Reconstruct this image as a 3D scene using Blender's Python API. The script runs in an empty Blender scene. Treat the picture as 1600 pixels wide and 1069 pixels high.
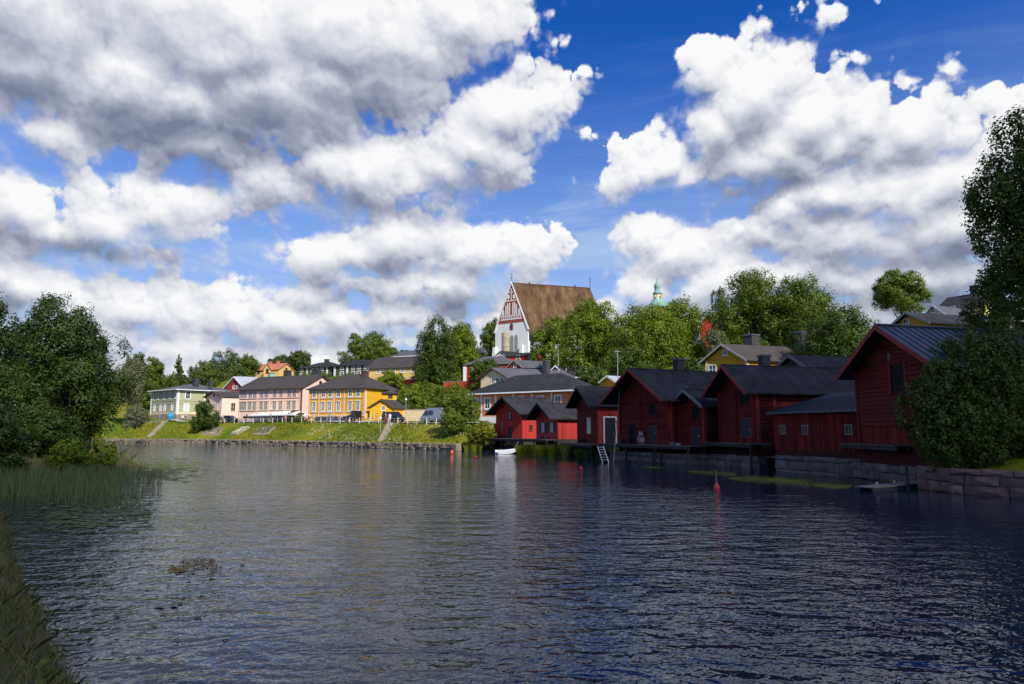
import bpy, bmesh, math, random
import numpy as np
from mathutils import Vector, Matrix, noise as mnoise

scene = bpy.context.scene
COL = scene.collection
R = math.radians
random.seed(7)
NP = np.random.default_rng(11)

# ------------------------------------------------------------------ camera
CAM_Z = 3.0
PITCH = R(7.34)
FPX = 1600 * 24.0 / 36.0
cam_data = bpy.data.cameras.new('camera')
cam = bpy.data.objects.new('camera', cam_data)
COL.objects.link(cam)
cam_data.lens = 24.0
cam_data.sensor_width = 36.0
cam_data.clip_start = 0.1
cam_data.clip_end = 20000.0
cam.location = (0, 0, CAM_Z)
cam.rotation_euler = (math.pi / 2 + PITCH, 0, 0)
scene.camera = cam


def ray(px, py):
    """direction of the photograph's line of sight through (px, py) of 1600x1069"""
    x = (px - 800.0) / FPX
    y = (534.5 - py) / FPX
    return Vector((x, math.cos(PITCH) - y * math.sin(PITCH), math.sin(PITCH) + y * math.cos(PITCH)))


def P(px, py, Y):
    d = ray(px, py)
    return Vector((0, 0, CAM_Z)) + d * (Y / d.y)


def XY(px, Y, py=640):
    p = P(px, py, Y)
    return Vector((p.x, p.y))


def ZZ(py, Y, px=800):
    return P(px, py, Y).z


# ------------------------------------------------------------------ sun and sky
SUN_EL = R(41)
SUN_DIR2 = Vector((0.52, -0.854)).normalized()           # towards the sun, in plan
SUN_VEC = Vector((SUN_DIR2.x * math.cos(SUN_EL), SUN_DIR2.y * math.cos(SUN_EL), math.sin(SUN_EL)))
sun_data = bpy.data.lights.new('sun', 'SUN')
sun_data.energy = 5.0
sun_data.angle = R(0.53)
sun_data.color = (1.0, 0.95, 0.87)
sun = bpy.data.objects.new('sun', sun_data)
COL.objects.link(sun)
sun.location = (60, -90, 120)
sun.rotation_euler = (-SUN_VEC).to_track_quat('-Z', 'Y').to_euler()

scene.view_settings.view_transform = 'Standard'
scene.view_settings.look = 'None'
scene.view_settings.exposure = 0.18
scene.view_settings.gamma = 1.0
scene.view_settings.use_curve_mapping = False
scene.cycles.use_denoising = True
scene.cycles.max_bounces = 6
scene.cycles.diffuse_bounces = 3
scene.cycles.glossy_bounces = 3
scene.cycles.transmission_bounces = 4
scene.cycles.transparent_max_bounces = 8
scene.cycles.caustics_reflective = False
scene.cycles.caustics_refractive = False
scene.cycles.sample_clamp_indirect = 6.0

world = bpy.data.worlds.new('World')
scene.world = world
world.use_nodes = True
WT = world.node_tree
for n in list(WT.nodes):
    WT.nodes.remove(n)


class NB:
    """small node-building helper"""
    def __init__(self, tree):
        self.t = tree

    def n(self, kind, **kw):
        nd = self.t.nodes.new(kind)
        for k, v in kw.items():
            setattr(nd, k, v)
        return nd

    def put(self, sock, v):
        if isinstance(v, bpy.types.NodeSocket):
            self.t.links.new(v, sock)
        elif v is not None:
            sock.default_value = v

    def m(self, op, a, b=None, c=None, clamp=False):
        nd = self.n('ShaderNodeMath', operation=op, use_clamp=clamp)
        for i, v in enumerate((a, b, c)):
            if v is not None:
                self.put(nd.inputs[i], v)
        return nd.outputs[0]

    def v(self, op, a, b=None, s=None):
        nd = self.n('ShaderNodeVectorMath', operation=op)
        self.put(nd.inputs[0], a)
        if b is not None:
            self.put(nd.inputs[1], b)
        if s is not None:
            self.put(nd.inputs['Scale'], s)
        return nd.outputs['Value'] if op in ('LENGTH', 'DOT_PRODUCT', 'DISTANCE') else nd.outputs[0]

    def noise(self, vec, scale, detail=2.0, rough=0.5, dist=0.0, out='Fac', dim='3D'):
        nd = self.n('ShaderNodeTexNoise', noise_dimensions=dim)
        if vec is not None:
            self.put(nd.inputs['Vector'], vec)
        nd.inputs['Scale'].default_value = scale
        nd.inputs['Detail'].default_value = detail
        nd.inputs['Roughness'].default_value = rough
        nd.inputs['Distortion'].default_value = dist
        return nd.outputs[out] if out == 'Fac' else nd.outputs['Color']

    def step(self, x, lo, hi, tolo=0.0, tohi=1.0, smooth=True):
        nd = self.n('ShaderNodeMapRange', interpolation_type='SMOOTHSTEP' if smooth else 'LINEAR')
        nd.clamp = True
        self.put(nd.inputs['Value'], x)
        self.put(nd.inputs['From Min'], lo)
        self.put(nd.inputs['From Max'], hi)
        self.put(nd.inputs['To Min'], tolo)
        self.put(nd.inputs['To Max'], tohi)
        return nd.outputs['Result']

    def mix(self, f, a, b, kind='MIX'):
        nd = self.n('ShaderNodeMix', data_type='RGBA', blend_type=kind)
        self.put(nd.inputs[0], f)
        self.put(nd.inputs[6], a)
        self.put(nd.inputs[7], b)
        return nd.outputs[2]

    def xyz(self, x, y, z):
        nd = self.n('ShaderNodeCombineXYZ')
        for i, v in enumerate((x, y, z)):
            self.put(nd.inputs[i], v)
        return nd.outputs[0]

    def ramp(self, f, stops):
        nd = self.n('ShaderNodeValToRGB')
        e = nd.color_ramp.elements
        while len(e) < len(stops):
            e.new(0.5)
        for k, (p, c) in enumerate(stops):
            e[k].position = p
            e[k].color = (c[0], c[1], c[2], 1)
        self.put(nd.inputs[0], f)
        return nd.outputs[0]


# Cumulus: every heap is (azimuth, elevation, half-width, half-height) in units of 100 photo pixels
# at the middle of the frame (0.094 rad); the sky is at infinity and goes on all round.
U = FPX / 100.0


def azel(px, py):
    d = ray(px, py).normalized()
    return math.atan2(d.x, d.y) * U, math.asin(d.z) * U


HEAPS = [
    # big flat-based cloud, upper left
    (30, 60, 190, 120), (190, 120, 150, 95), (330, 40, 260, 110), (560, 50, 230, 95), (720, 30, 110, 70),
    (430, 150, 190, 85), (315, 222, 115, 52), (290, 150, 120, 66), (500, 115, 130, 66), (640, 75, 130, 62), (430, 205, 80, 40), (600, 110, 130, 75), (80, 200, 90, 40), (-150, 60, 220, 190),
    # middle band
    (560, 268, 130, 62), (430, 290, 110, 45), (640, 290, 90, 45), (745, 232, 95, 66), (785, 178, 90, 60), (700, 262, 80, 50), (850, 150, 42, 30),
    # left middle
    (40, 330, 95, 58), (130, 320, 34, 46), (180, 352, 125, 56), (90, 365, 110, 45), (245, 332, 110, 52), (290, 315, 62, 42), (110, 385, 140, 28), (250, 395, 60, 28),
    (-100, 330, 120, 70),
    # lower middle
    (620, 378, 85, 50), (500, 402, 66, 42), (560, 400, 80, 40), (700, 365, 60, 30), (740, 400, 100, 50), (820, 390, 50, 30), (560, 440, 90, 34), (690, 450, 90, 40),
    (650, 495, 130, 34), (480, 455, 50, 22),
    # low left
    (30, 445, 90, 42), (110, 465, 105, 42), (230, 480, 100, 46), (370, 490, 64, 50), (450, 505, 90, 40), (540, 495, 45, 36), (150, 520, 190, 34),
    (330, 545, 240, 28), (640, 530, 140, 26), (-120, 480, 140, 60),
    # right cumulus
    (1110, 115, 48, 50), (1180, 150, 95, 72), (1120, 200, 60, 62), (1260, 190, 80, 70), (1180, 250, 120, 52), (1340, 195, 62, 62),
    (1430, 200, 80, 60), (1490, 205, 46, 40), (1390, 235, 120, 40), (1000, 265, 58, 36), (1045, 252, 48, 40), (960, 285, 30, 26), (1085, 270, 50, 36), (1150, 295, 90, 30), (1225, 225, 90, 60), (1310, 230, 110, 46),
    # right bank
    (1570, 225, 60, 62), (1620, 250, 90, 95), (1490, 280, 110, 52), (1300, 300, 85, 50), (1230, 325, 58, 36), (1400, 310, 130, 70), (1180, 358, 70, 26),
    (1290, 350, 130, 46), (1400, 385, 130, 50), (1330, 370, 190, 52), (1500, 360, 150, 70), (1430, 430, 230, 50),
    # lower right tower
    (1022, 376, 50, 40), (1060, 402, 80, 52), (1010, 450, 52, 42), (1110, 440, 95, 50), (1230, 430, 110, 40), (1000, 490, 60, 26), (1090, 500, 150, 36), (1300, 480, 200, 30),
    (840, 520, 90, 26), (780, 495, 60, 24),
    (60, 560, 160, 40), (260, 580, 150, 36), (480, 560, 150, 34), (680, 570, 130, 34), (900, 560, 140, 34), (1150, 550, 200, 40), (1450, 530, 200, 40),
]
WISPS = [(895, 112, 24, 14), (886, 58, 16, 9), (825, 35, 20, 22), (815, 95, 34, 30), (1185, 52, 38, 14), (1225, 32, 20, 8), (1292, 18, 16, 22),
         (1350, 86, 26, 8), (1370, 6, 18, 8), (1488, 106, 7, 5), (905, 207, 12, 9), (1595, 150, 10, 6), (860, 20, 10, 8)]
DARK = [  # flat undersides in their own shade
    (300, 225, 190, 62, .85), (470, 170, 190, 55, .72), (30, 40, 150, 70, .75), (40, 145, 90, 42, .6), (600, 120, 150, 45, .5), (180, 185, 60, 60, .25),
    (480, 290, 90, 36, .62), (560, 325, 150, 24, .42), (760, 285, 90, 26, .45), (110, 392, 150, 30, .8), (270, 405, 60, 22, .6),
    (600, 420, 100, 22, .45), (560, 455, 60, 26, .6), (700, 480, 130, 26, .75), (640, 505, 120, 16, .4), (20, 470, 60, 30, .55), (200, 520, 90, 20, .35), (420, 545, 110, 16, .4),
    (1170, 300, 110, 36, .85), (1130, 255, 80, 40, .45), (1350, 250, 120, 30, .4), (1300, 345, 110, 34, .6), (1400, 300, 60, 30, .3), (1500, 320, 60, 40, .35),
    (1250, 395, 110, 26, .45), (1450, 400, 170, 60, .6), (1500, 470, 160, 42, .9), (1300, 470, 130, 36, .6), (1180, 380, 50, 20, .4),
]



def q_blob(px, py, rx, ry):
    a, e = azel(px, py)
    cosx = 1.0 / (1.0 + ((px - 800) / FPX) ** 2)
    return a, e, rx / 100.0 * cosx, ry / 100.0 * math.sqrt(cosx)


STAT = []


def build_sky():
    b = NB(WT)
    out = b.n('ShaderNodeOutputWorld')
    tc = b.n('ShaderNodeTexCoord')
    dirv = b.v('NORMALIZE', tc.outputs['Generated'])
    s = b.n('ShaderNodeSeparateXYZ')
    b.put(s.inputs[0], dirv)
    az = b.m('MULTIPLY', b.m('ARCTAN2', s.outputs[0], s.outputs[1]), U)
    el = b.m('MULTIPLY', b.m('ARCSINE', s.outputs[2]), U)
    q = b.xyz(az, el, 0.0)

    sky = b.n('ShaderNodeTexSky', sky_type='NISHITA')
    sky.sun_disc = False
    sky.sun_elevation = SUN_EL
    sky.sun_rotation = math.atan2(SUN_DIR2.x, SUN_DIR2.y)
    sky.air_density = 1.0
    sky.dust_density = 0.2
    sky.ozone_density = 3.0
    blue = b.mix(1.0, sky.outputs[0], (SKY_TINT[0], SKY_TINT[1], SKY_TINT[2], 1), 'MULTIPLY')
    # thin high cirrus veil, and the pale air near the horizon
    cq = b.v('MULTIPLY', q, (0.45, 2.6, 1))
    ci = b.noise(cq, 0.8, 5.0, 0.55, 0.5, dim='2D')
    veil = b.m('MULTIPLY', b.step(ci, 0.45, 0.75), 0.42)
    low = b.step(el, 0.0, 6.0, 0.92, 0.0)
    low = b.m('ADD', low, b.m('MULTIPLY', veil, b.step(el, 2.0, 6.0, 1.0, 0.05)), clamp=True)
    base = b.mix(low, blue, (4.6, 6.3, 9.0, 1))

    # shared turbulence (one evaluation for every heap of the sky)
    w = b.v('SUBTRACT', b.noise(q, 1.3, 2.0, 0.5, out='Color', dim='2D'), (0.5, 0.5, 0.5))
    warp = b.v('MULTIPLY', w, (0.40, 0.26, 0))
    wf = b.v('SUBTRACT', b.noise(q, 4.5, 3.0, 0.55, out='Color', dim='2D'), (0.5, 0.5, 0.5))
    wfs = b.v('MULTIPLY', wf, (0.17, 0.17, 0))

    def relief(shift, full=True):
        qq = b.v('ADD', q, (shift[0], shift[1], 0)) if shift else q
        qb = b.v('ADD', qq, wfs)

        def cells(off, scale, amp):
            vo = b.n('ShaderNodeTexVoronoi', voronoi_dimensions='2D', feature='F1')
            b.put(vo.inputs['Vector'], b.v('ADD', qb, off))
            vo.inputs['Scale'].default_value = scale
            dd = vo.outputs['Distance']
            return b.m('MULTIPLY_ADD', b.m('MULTIPLY', dd, dd), -1.9 * amp, 0.5 * amp)
        r = cells((0, 0, 0), 1.7, 0.20)
        r = b.m('ADD', r, cells((3.3, 1.7, 0), 3.9, 0.11))
        if full:
            r = b.m('ADD', r, cells((7.1, 5.2, 0), 8.5, 0.05))
        fb = b.m('SUBTRACT', b.noise(qq, 2.4, 8.0 if full else 4.0, 0.56, dim='2D'), 0.5)
        return b.m('MULTIPLY_ADD', fb, 0.46, r)
    R0 = relief(None)
    R1 = relief((0.02, 0.075))
    R2 = relief((0.05, 0.26), False)
    soft = b.noise(q, 0.9, 3.0, 0.5, dim='2D')
    wq = b.v('ADD', q, b.v('MULTIPLY', b.v('SUBTRACT', b.noise(q, 1.5, 4.0, 0.6, out='Color', dim='2D'), (0.5, 0.5, 0.5)), (1.2, 0.75, 0)))
    qw0 = b.v('ADD', q, warp)
    SH = 0.28
    qw2 = b.v('ADD', qw0, (0.04, SH, 0))

    def new_group(name, *outs):
        g = bpy.data.node_groups.new(name, 'ShaderNodeTree')
        g.interface.new_socket('Q', in_out='INPUT', socket_type='NodeSocketVector')
        g.interface.new_socket('V', in_out='OUTPUT', socket_type='NodeSocketFloat')
        gb = NB(g)
        return g, gb, gb.n('NodeGroupInput').outputs[0], gb.n('NodeGroupOutput').inputs[0]

    def use(g, vec):
        nd = b.n('ShaderNodeGroup')
        nd.node_tree = g
        b.put(nd.inputs[0], vec)
        return nd.outputs[0]

    def heap_group(blobs):
        g, c, qv, res = new_group('cloud_heaps')
        H = None
        for (a, e, rx_, ry_, off) in blobs:
            d = c.v('MULTIPLY_ADD', qv, (1 / rx_, 1 / ry_, 0))
            d.node.inputs[2].default_value = (-a / rx_, -e / ry_, 0)
            ln = c.v('LENGTH', d)
            k = min(rx_, ry_)
            h = c.m('MULTIPLY_ADD', ln, -k, k + off)
            H = h if H is None else c.m('SMOOTH_MAX', H, h, 0.12)
        c.put(res, c.m('MINIMUM', c.m('ADD', H, BIAS), 0.8))
        return g

    def dark_group(blobs):
        g, c, qv, res = new_group('cloud_undersides')
        dk = None
        for (a, e, rx_, ry_, k) in blobs:
            d = c.v('MULTIPLY_ADD', qv, (1 / rx_, 1 / ry_, 0))
            d.node.inputs[2].default_value = (-a / rx_, -e / ry_, 0)
            g_ = c.m('MULTIPLY', c.step(c.v('LENGTH', d), 0.1, 1.4, 1.0, 0.0), k)
            dk = g_ if dk is None else c.m('SMOOTH_MAX', dk, g_, 0.2)
        c.put(res, dk)
        return g

    sg = bpy.data.node_groups.new('cloud_shade', 'ShaderNodeTree')
    for nm, tp in (('H0', 'Float'), ('H2', 'Float'), ('Dark', 'Float'), ('R0', 'Float'), ('R1', 'Float'), ('R2', 'Float'), ('Soft', 'Float'), ('Base', 'Color')):
        sg.interface.new_socket(nm, in_out='INPUT', socket_type='NodeSocket' + tp)
    sg.interface.new_socket('Color', in_out='OUTPUT', socket_type='NodeSocketColor')
    g = NB(sg)
    gi = g.n('NodeGroupInput').outputs
    D0 = g.m('ADD', gi[0], gi[3])
    fine = g.m('SUBTRACT', gi[3], gi[4])
    Hd = g.m('SUBTRACT', gi[0], gi[1])
    coarse = g.m('ADD', g.m('MULTIPLY', Hd, 1.25), g.m('MULTIPLY', g.m('SUBTRACT', gi[3], gi[5]), 0.30))
    rim = g.step(D0, 0.05, 0.6, 1.0, 0.34)
    lit = g.m('MULTIPLY_ADD', g.m('MULTIPLY', fine, rim), 1.15, LIT0)
    lit = g.m('MULTIPLY_ADD', coarse, 1.05, lit)
    lit = g.m('MULTIPLY_ADD', gi[2], -0.60, lit)
    lit = g.m('ADD', lit, 0.0, clamp=True)
    ccol = g.ramp(lit, [(0.0, CL[0]), (0.30, CL[1]), (0.58, CL[2]), (0.80, CL[3]), (1.0, CL[4])])
    ccol = g.v('SCALE', ccol, s=10.0)
    ed = g.m('MULTIPLY', g.step(gi[6], 0.35, 0.68, 0.09, 0.32), g.step(Hd, -0.15, 0.2, 2.0, 0.6))
    alpha = g.m('MULTIPLY', g.step(D0, 0.0, ed), 0.98)
    g.put(g.n('NodeGroupOutput').inputs[0], g.mix(alpha, gi[7], ccol))

    def shade(H0, H2, dk):
        nd = b.n('ShaderNodeGroup')
        nd.node_tree = sg
        for k, v in enumerate((H0, H2, 0.0 if dk is None else dk, R0, R1, R2, soft, base)):
            b.put(nd.inputs[k], v)
        bg = b.n('ShaderNodeBackground')
        b.put(bg.inputs['Color'], nd.outputs[0])
        bg.inputs['Strength'].default_value = 0.082
        return bg.outputs[0]

    heaps = [q_blob(*h) + (0.0,) for h in HEAPS] + [q_blob(h[0], h[1], h[2] * 0.8, h[3] * 0.8) + (-0.11,) for h in WISPS]
    darks = [q_blob(*h[:4]) + (h[4],) for h in DARK]

    def reach(a0, a1, e0, e1):
        m = 0.62
        hs = [h for h in heaps if h[0] + h[2] > a0 - m and h[0] - h[2] < a1 + m and h[1] + h[3] > e0 - m and h[1] - h[3] < e1 + m + SH]
        dsx = [h for h in darks if h[0] + 1.4 * h[2] > a0 - m and h[0] - 1.4 * h[2] < a1 + m and h[1] + 1.4 * h[3] > e0 - m and h[1] - 1.4 * h[3] < e1 + m]
        return hs, dsx

    def pick(coord, bound, lo, hi):
        mx = b.n('ShaderNodeMixShader')
        b.put(mx.inputs[0], b.m('GREATER_THAN', coord, bound))
        WT.links.new(lo, mx.inputs[1])
        WT.links.new(hi, mx.inputs[2])
        return mx.outputs[0]

    def sector(a0, a1, e0, e1):
        """a patch of sky with only the heaps that reach it; crowded patches are halved again"""
        hs, dsx = reach(a0, a1, e0, e1)
        ee0 = max(e0, -0.4)
        if len(hs) > 19 and max(a1 - a0, e1 - ee0) > 0.6:
            if a1 - a0 > e1 - ee0:
                mid = (a0 + a1) / 2
                return pick(az, mid, sector(a0, mid, e0, e1), sector(mid, a1, e0, e1))
            mid = (ee0 + e1) / 2
            return pick(el, mid, sector(a0, a1, e0, mid), sector(a0, a1, mid, e1))
        if not hs:
            hs = [(0, 60, 1, 1, 0.0)]
        STAT.append(len(hs))
        hg = heap_group(hs)
        dk = use(dark_group(dsx), wq) if dsx else None
        return shade(use(hg, qw0), use(hg, qw2), dk)

    # beyond the frame the same broken cumulus goes on, without named heaps
    fr = b.noise(q, 0.20, 3.0, 0.55, dim='2D')
    fr2 = b.noise(b.v('ADD', q, (0.04, SH, 0)), 0.20, 3.0, 0.55, dim='2D')
    gH0 = b.m('MINIMUM', b.m('MULTIPLY_ADD', fr, 5.0, -2.95), 0.8)
    gH2 = b.m('MINIMUM', b.m('MULTIPLY_ADD', fr2, 5.0, -2.95), 0.8)
    rest = shade(gH0, gH2, b.m('MULTIPLY', b.step(gH0, 0.2, 0.8), 0.55))
    AZ, ET = 8.6, 7.2
    tot = sector(-AZ, AZ, -9, ET)
    far_ = b.m('MAXIMUM', b.m('GREATER_THAN', b.m('ABSOLUTE', az), AZ), b.m('GREATER_THAN', el, ET))
    tot = pick(far_, 0.5, tot, rest)
    WT.links.new(tot, out.inputs['Surface'])


BIAS = 0.13
LIT0 = 0.735
SKY_TINT = (0.10, 0.66, 1.62)
CL = [(0.20, 0.235, 0.33), (0.37, 0.40, 0.50), (0.63, 0.66, 0.75), (0.86, 0.875, 0.92), (1.04, 1.04, 1.04)]
build_sky()
world.cycles.sampling_method = 'MANUAL'
world.cycles.sample_map_resolution = 512
scene.cycles.use_adaptive_sampling = True
scene.cycles.adaptive_threshold = 0.015
scene.cycles.adaptive_min_samples = 12
# ------------------------------------------------------------------ materials
def mat_new(name):
    m = bpy.data.materials.new(name)
    m.use_nodes = True
    t = m.node_tree
    for n in list(t.nodes):
        t.nodes.remove(n)
    b = NB(t)
    out = b.n('ShaderNodeOutputMaterial')
    pr = b.n('ShaderNodeBsdfPrincipled')
    t.links.new(pr.outputs[0], out.inputs['Surface'])
    return m, b, pr, out


def c4(c):
    return (c[0], c[1], c[2], 1.0)


def mat(name, col, rough=0.7, var=0.18, scale=1.5, stretch=(1, 1, 1), bump=0.0, bscale=20.0, spec=0.3, metal=0.0, col2=None, isl=0.0):
    """painted / weathered surface: world-space mottling, optional relief and per-piece variation"""
    m, b, pr, out = mat_new(name)
    g = b.n('ShaderNodeNewGeometry')
    vec = b.v('MULTIPLY', g.outputs['Position'], stretch)
    f = b.noise(vec, scale, 5.0, 0.6)
    f2 = b.noise(vec, scale * 6.3, 3.0, 0.6)
    ff = b.m('ADD', b.m('MULTIPLY', f, 0.65), b.m('MULTIPLY', f2, 0.35))
    ff = b.step(ff, 0.3, 0.7, 0.0, 1.0, False)
    lo = col2 if col2 else tuple(c * (1 - var * 1.6) for c in col)
    hi = tuple(min(1, c * (1 + var)) for c in col)
    c = b.mix(ff, c4(lo), c4(hi))
    if isl:
        oi = b.n('ShaderNodeObjectInfo')
        k = b.m('MULTIPLY_ADD', oi.outputs['Random'], isl, 1 - isl / 2)
        c = b.v('SCALE', c, s=k)
    b.put(pr.inputs['Base Color'], c)
    pr.inputs['Roughness'].default_value = rough
    pr.inputs['Specular IOR Level'].default_value = spec
    pr.inputs['Metallic'].default_value = metal
    if bump:
        bp = b.n('ShaderNodeBump')
        bp.inputs['Strength'].default_value = bump
        bp.inputs['Distance'].default_value = 0.03
        b.put(bp.inputs['Height'], b.noise(vec, bscale, 3.0, 0.6))
        b.put(pr.inputs['Normal'], bp.outputs[0])
    return m


def mat_boards(name, col, pitch=0.18, vertical=False, var=0.2, rough=0.75):
    """painted wooden cladding too far away to count the boards"""
    m, b, pr, out = mat_new(name)
    g = b.n('ShaderNodeNewGeometry')
    s = b.n('ShaderNodeSeparateXYZ')
    b.put(s.inputs[0], g.outputs['Position'])
    if vertical:
        co = b.m('ADD', b.m('MULTIPLY', s.outputs[0], 0.8), b.m('MULTIPLY', s.outputs[1], 0.8))
    else:
        co = s.outputs[2]
    k = b.m('DIVIDE', co, pitch)
    fr = b.m('FRACT', k)
    idx = b.m('FLOOR', k)
    wn = b.n('ShaderNodeTexWhiteNoise', noise_dimensions='1D')
    b.put(wn.inputs['W'], idx)
    f = b.noise(g.outputs['Position'], 1.1, 4.0, 0.6)
    k2 = b.m('ADD', b.m('MULTIPLY', wn.outputs['Value'], 0.4), b.m('MULTIPLY', f, 0.7))
    c = b.mix(b.step(k2, 0.2, 0.85, 0, 1, False), c4(tuple(x * (1 - var) for x in col)), c4(tuple(min(1, x * (1 + var * 0.6)) for x in col)))
    b.put(pr.inputs['Base Color'], c)
    pr.inputs['Roughness'].default_value = rough
    pr.inputs['Specular IOR Level'].default_value = 0.25
    bp = b.n('ShaderNodeBump')
    bp.inputs['Strength'].default_value = 0.6
    bp.inputs['Distance'].default_value = 0.03
    b.put(bp.inputs['Height'], b.step(fr, 0.0, 0.18))
    b.put(pr.inputs['Normal'], bp.outputs[0])
    return m


def mat_leaf(name, c_lo, c_hi, trans=0.35, scale=0.35):
    m, b, pr, out = mat_new(name)
    g = b.n('ShaderNodeNewGeometry')
    oi = b.n('ShaderNodeObjectInfo')
    f = b.noise(g.outputs['Position'], scale, 3.0, 0.6)
    k = b.m('ADD', b.m('MULTIPLY', g.outputs['Random Per Island'], 0.38), b.m('MULTIPLY', f, 0.8))
    c = b.mix(b.step(k, 0.25, 0.95, 0, 1, False), c4(c_lo), c4(c_hi))
    c = b.v('SCALE', c, s=b.m('MULTIPLY_ADD', oi.outputs['Random'], 0.16, 0.92))
    b.put(pr.inputs['Base Color'], c)
    pr.inputs['Roughness'].default_value = 0.55
    pr.inputs['Specular IOR Level'].default_value = 0.25
    tr = b.n('ShaderNodeBsdfTranslucent')
    b.put(tr.inputs['Color'], b.mix(1.0, c, (1.5, 1.35, 0.35, 1), 'MULTIPLY'))
    mx = b.n('ShaderNodeMixShader')
    mx.inputs[0].default_value = trans
    b.t.links.new(pr.outputs[0], mx.inputs[1])
    b.t.links.new(tr.outputs[0], mx.inputs[2])
    b.t.links.new(mx.outputs[0], out.inputs['Surface'])
    return m


def mat_glass(name, col=(0.02, 0.024, 0.028)):
    m, b, pr, out = mat_new(name)
    pr.inputs['Base Color'].default_value = c4(col)
    pr.inputs['Roughness'].default_value = 0.08
    pr.inputs['Specular IOR Level'].default_value = 0.7
    return m


M = {}
RED = (0.23, 0.022, 0.016)
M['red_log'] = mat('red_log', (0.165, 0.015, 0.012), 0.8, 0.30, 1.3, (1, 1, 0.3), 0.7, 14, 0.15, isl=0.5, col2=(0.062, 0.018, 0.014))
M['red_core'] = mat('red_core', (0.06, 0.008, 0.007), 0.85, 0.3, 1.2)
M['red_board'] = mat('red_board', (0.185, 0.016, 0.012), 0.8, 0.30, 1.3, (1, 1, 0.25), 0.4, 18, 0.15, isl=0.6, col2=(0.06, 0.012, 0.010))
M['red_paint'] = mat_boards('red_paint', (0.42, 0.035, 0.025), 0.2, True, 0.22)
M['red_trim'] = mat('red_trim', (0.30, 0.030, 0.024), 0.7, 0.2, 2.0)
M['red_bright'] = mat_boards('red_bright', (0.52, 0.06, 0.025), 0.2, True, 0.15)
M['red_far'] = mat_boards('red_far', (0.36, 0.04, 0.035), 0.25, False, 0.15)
M['felt'] = mat('felt', (0.030, 0.030, 0.034), 0.85, 0.45, 0.8, (1, 1, .5), 0.5, 9, 0.2)
M['felt_brown'] = mat('felt_brown', (0.062, 0.053, 0.050), 0.85, 0.2, 0.5, (1, 1, 1), 0.3, 6, 0.2)
M['tin'] = mat('tin', (0.085, 0.085, 0.092), 0.55, 0.2, 0.5, (1, 1, 1), 0.15, 5, 0.4)
M['tin_blue'] = mat('tin_blue', (0.026, 0.034, 0.048), 0.38, 0.3, 0.6, (1, 1, 1), 0.2, 6, 0.5)
M['tin_light'] = mat('tin_light', (0.36, 0.38, 0.41), 0.5, 0.15, 0.6)
M['tin_grey'] = mat('tin_grey', (0.10, 0.10, 0.108), 0.5, 0.2, 0.6)
M['tile_orange'] = mat('tile_orange', (0.46, 0.17, 0.10), 0.8, 0.2, 1.0, (1, 1, 1), 0.4, 6)
M['yellow'] = mat_boards('yellow', (0.74, 0.40, 0.016), 0.2, False, 0.10)
M['yellow_dark'] = mat_boards('yellow_dark', (0.58, 0.30, 0.02), 0.2, False, 0.15)
M['yellow_pale'] = mat_boards('yellow_pale', (0.72, 0.47, 0.17), 0.25, False, 0.08)
M['yellow_green'] = mat_boards('yellow_green', (0.55, 0.52, 0.14), 0.25, False, 0.08)
M['pink'] = mat_boards('pink', (0.86, 0.60, 0.49), 0.2, False, 0.08)
M['pink_trim'] = mat('pink_trim', (0.76, 0.49, 0.40), 0.7, 0.1, 2)
M['cream'] = mat('cream', (0.74, 0.58, 0.38), 0.75, 0.1, 1)
M['sage'] = mat_boards('sage', (0.42, 0.42, 0.24), 0.2, False, 0.10)
M['green_dark'] = mat_boards('green_dark', (0.075, 0.085, 0.03), 0.25, False, 0.12)
M['orange'] = mat_boards('orange', (0.72, 0.24, 0.08), 0.2, False, 0.12)
M['white'] = mat('white', (0.78, 0.78, 0.76), 0.6, 0.06, 2)
M['plaster'] = mat('plaster', (0.80, 0.79, 0.77), 0.85, 0.08, 0.35, (1, 1, 0.5), 0.3, 4)
M['trim_dark'] = mat('trim_dark', (0.10, 0.055, 0.04), 0.7, 0.2, 2)
M['trim_grey'] = mat('trim_grey', (0.30, 0.29, 0.27), 0.7, 0.15, 2)
M['stone'] = mat('stone', (0.145, 0.12, 0.105), 0.9, 0.35, 1.6, (1, 1, 1), 0.8, 7, 0.2, isl=0.5)
M['stone_red'] = mat('stone_red', (0.19, 0.115, 0.095), 0.9, 0.35, 1.4, (1, 1, 1), 0.9, 6, 0.2, isl=0.45)
M['stone_far'] = mat('stone_far', (0.33, 0.27, 0.19), 0.9, 0.4, 1.2, (1, 1, 1), 0.8, 4, 0.2)
M['brick_red'] = mat('brick_red', (0.36, 0.075, 0.05), 0.85, 0.2, 1.2)
M['door_dark'] = mat('door_dark', (0.025, 0.028, 0.035), 0.6, 0.2, 2)
M['dark_inside'] = mat('dark_inside', (0.008, 0.008, 0.009), 0.9, 0.1, 2)  # near-black that stands in for unlit interiors
M['deck'] = mat('deck', (0.12, 0.11, 0.10), 0.9, 0.3, 2.0, (1, 1, 1), 0.5, 12, 0.15, isl=0.4)
M['dock_side'] = mat('dock_side', (0.045, 0.04, 0.038), 0.9, 0.3, 2.0)
M['brick_dark'] = mat('brick_dark', (0.05, 0.048, 0.05), 0.85, 0.2, 2)
M['brick_brown'] = mat('brick_brown', (0.10, 0.055, 0.045), 0.85, 0.2, 2)
M['steel'] = mat('steel', (0.45, 0.46, 0.48), 0.4, 0.1, 3, metal=0.6)
M['pole'] = mat('pole', (0.30, 0.29, 0.27), 0.6, 0.1, 3)
M['bark'] = mat('bark', (0.07, 0.055, 0.042), 0.9, 0.3, 3, (1, 1, 0.3), 0.8, 8)
M['glass'] = mat_glass('glass')
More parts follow.
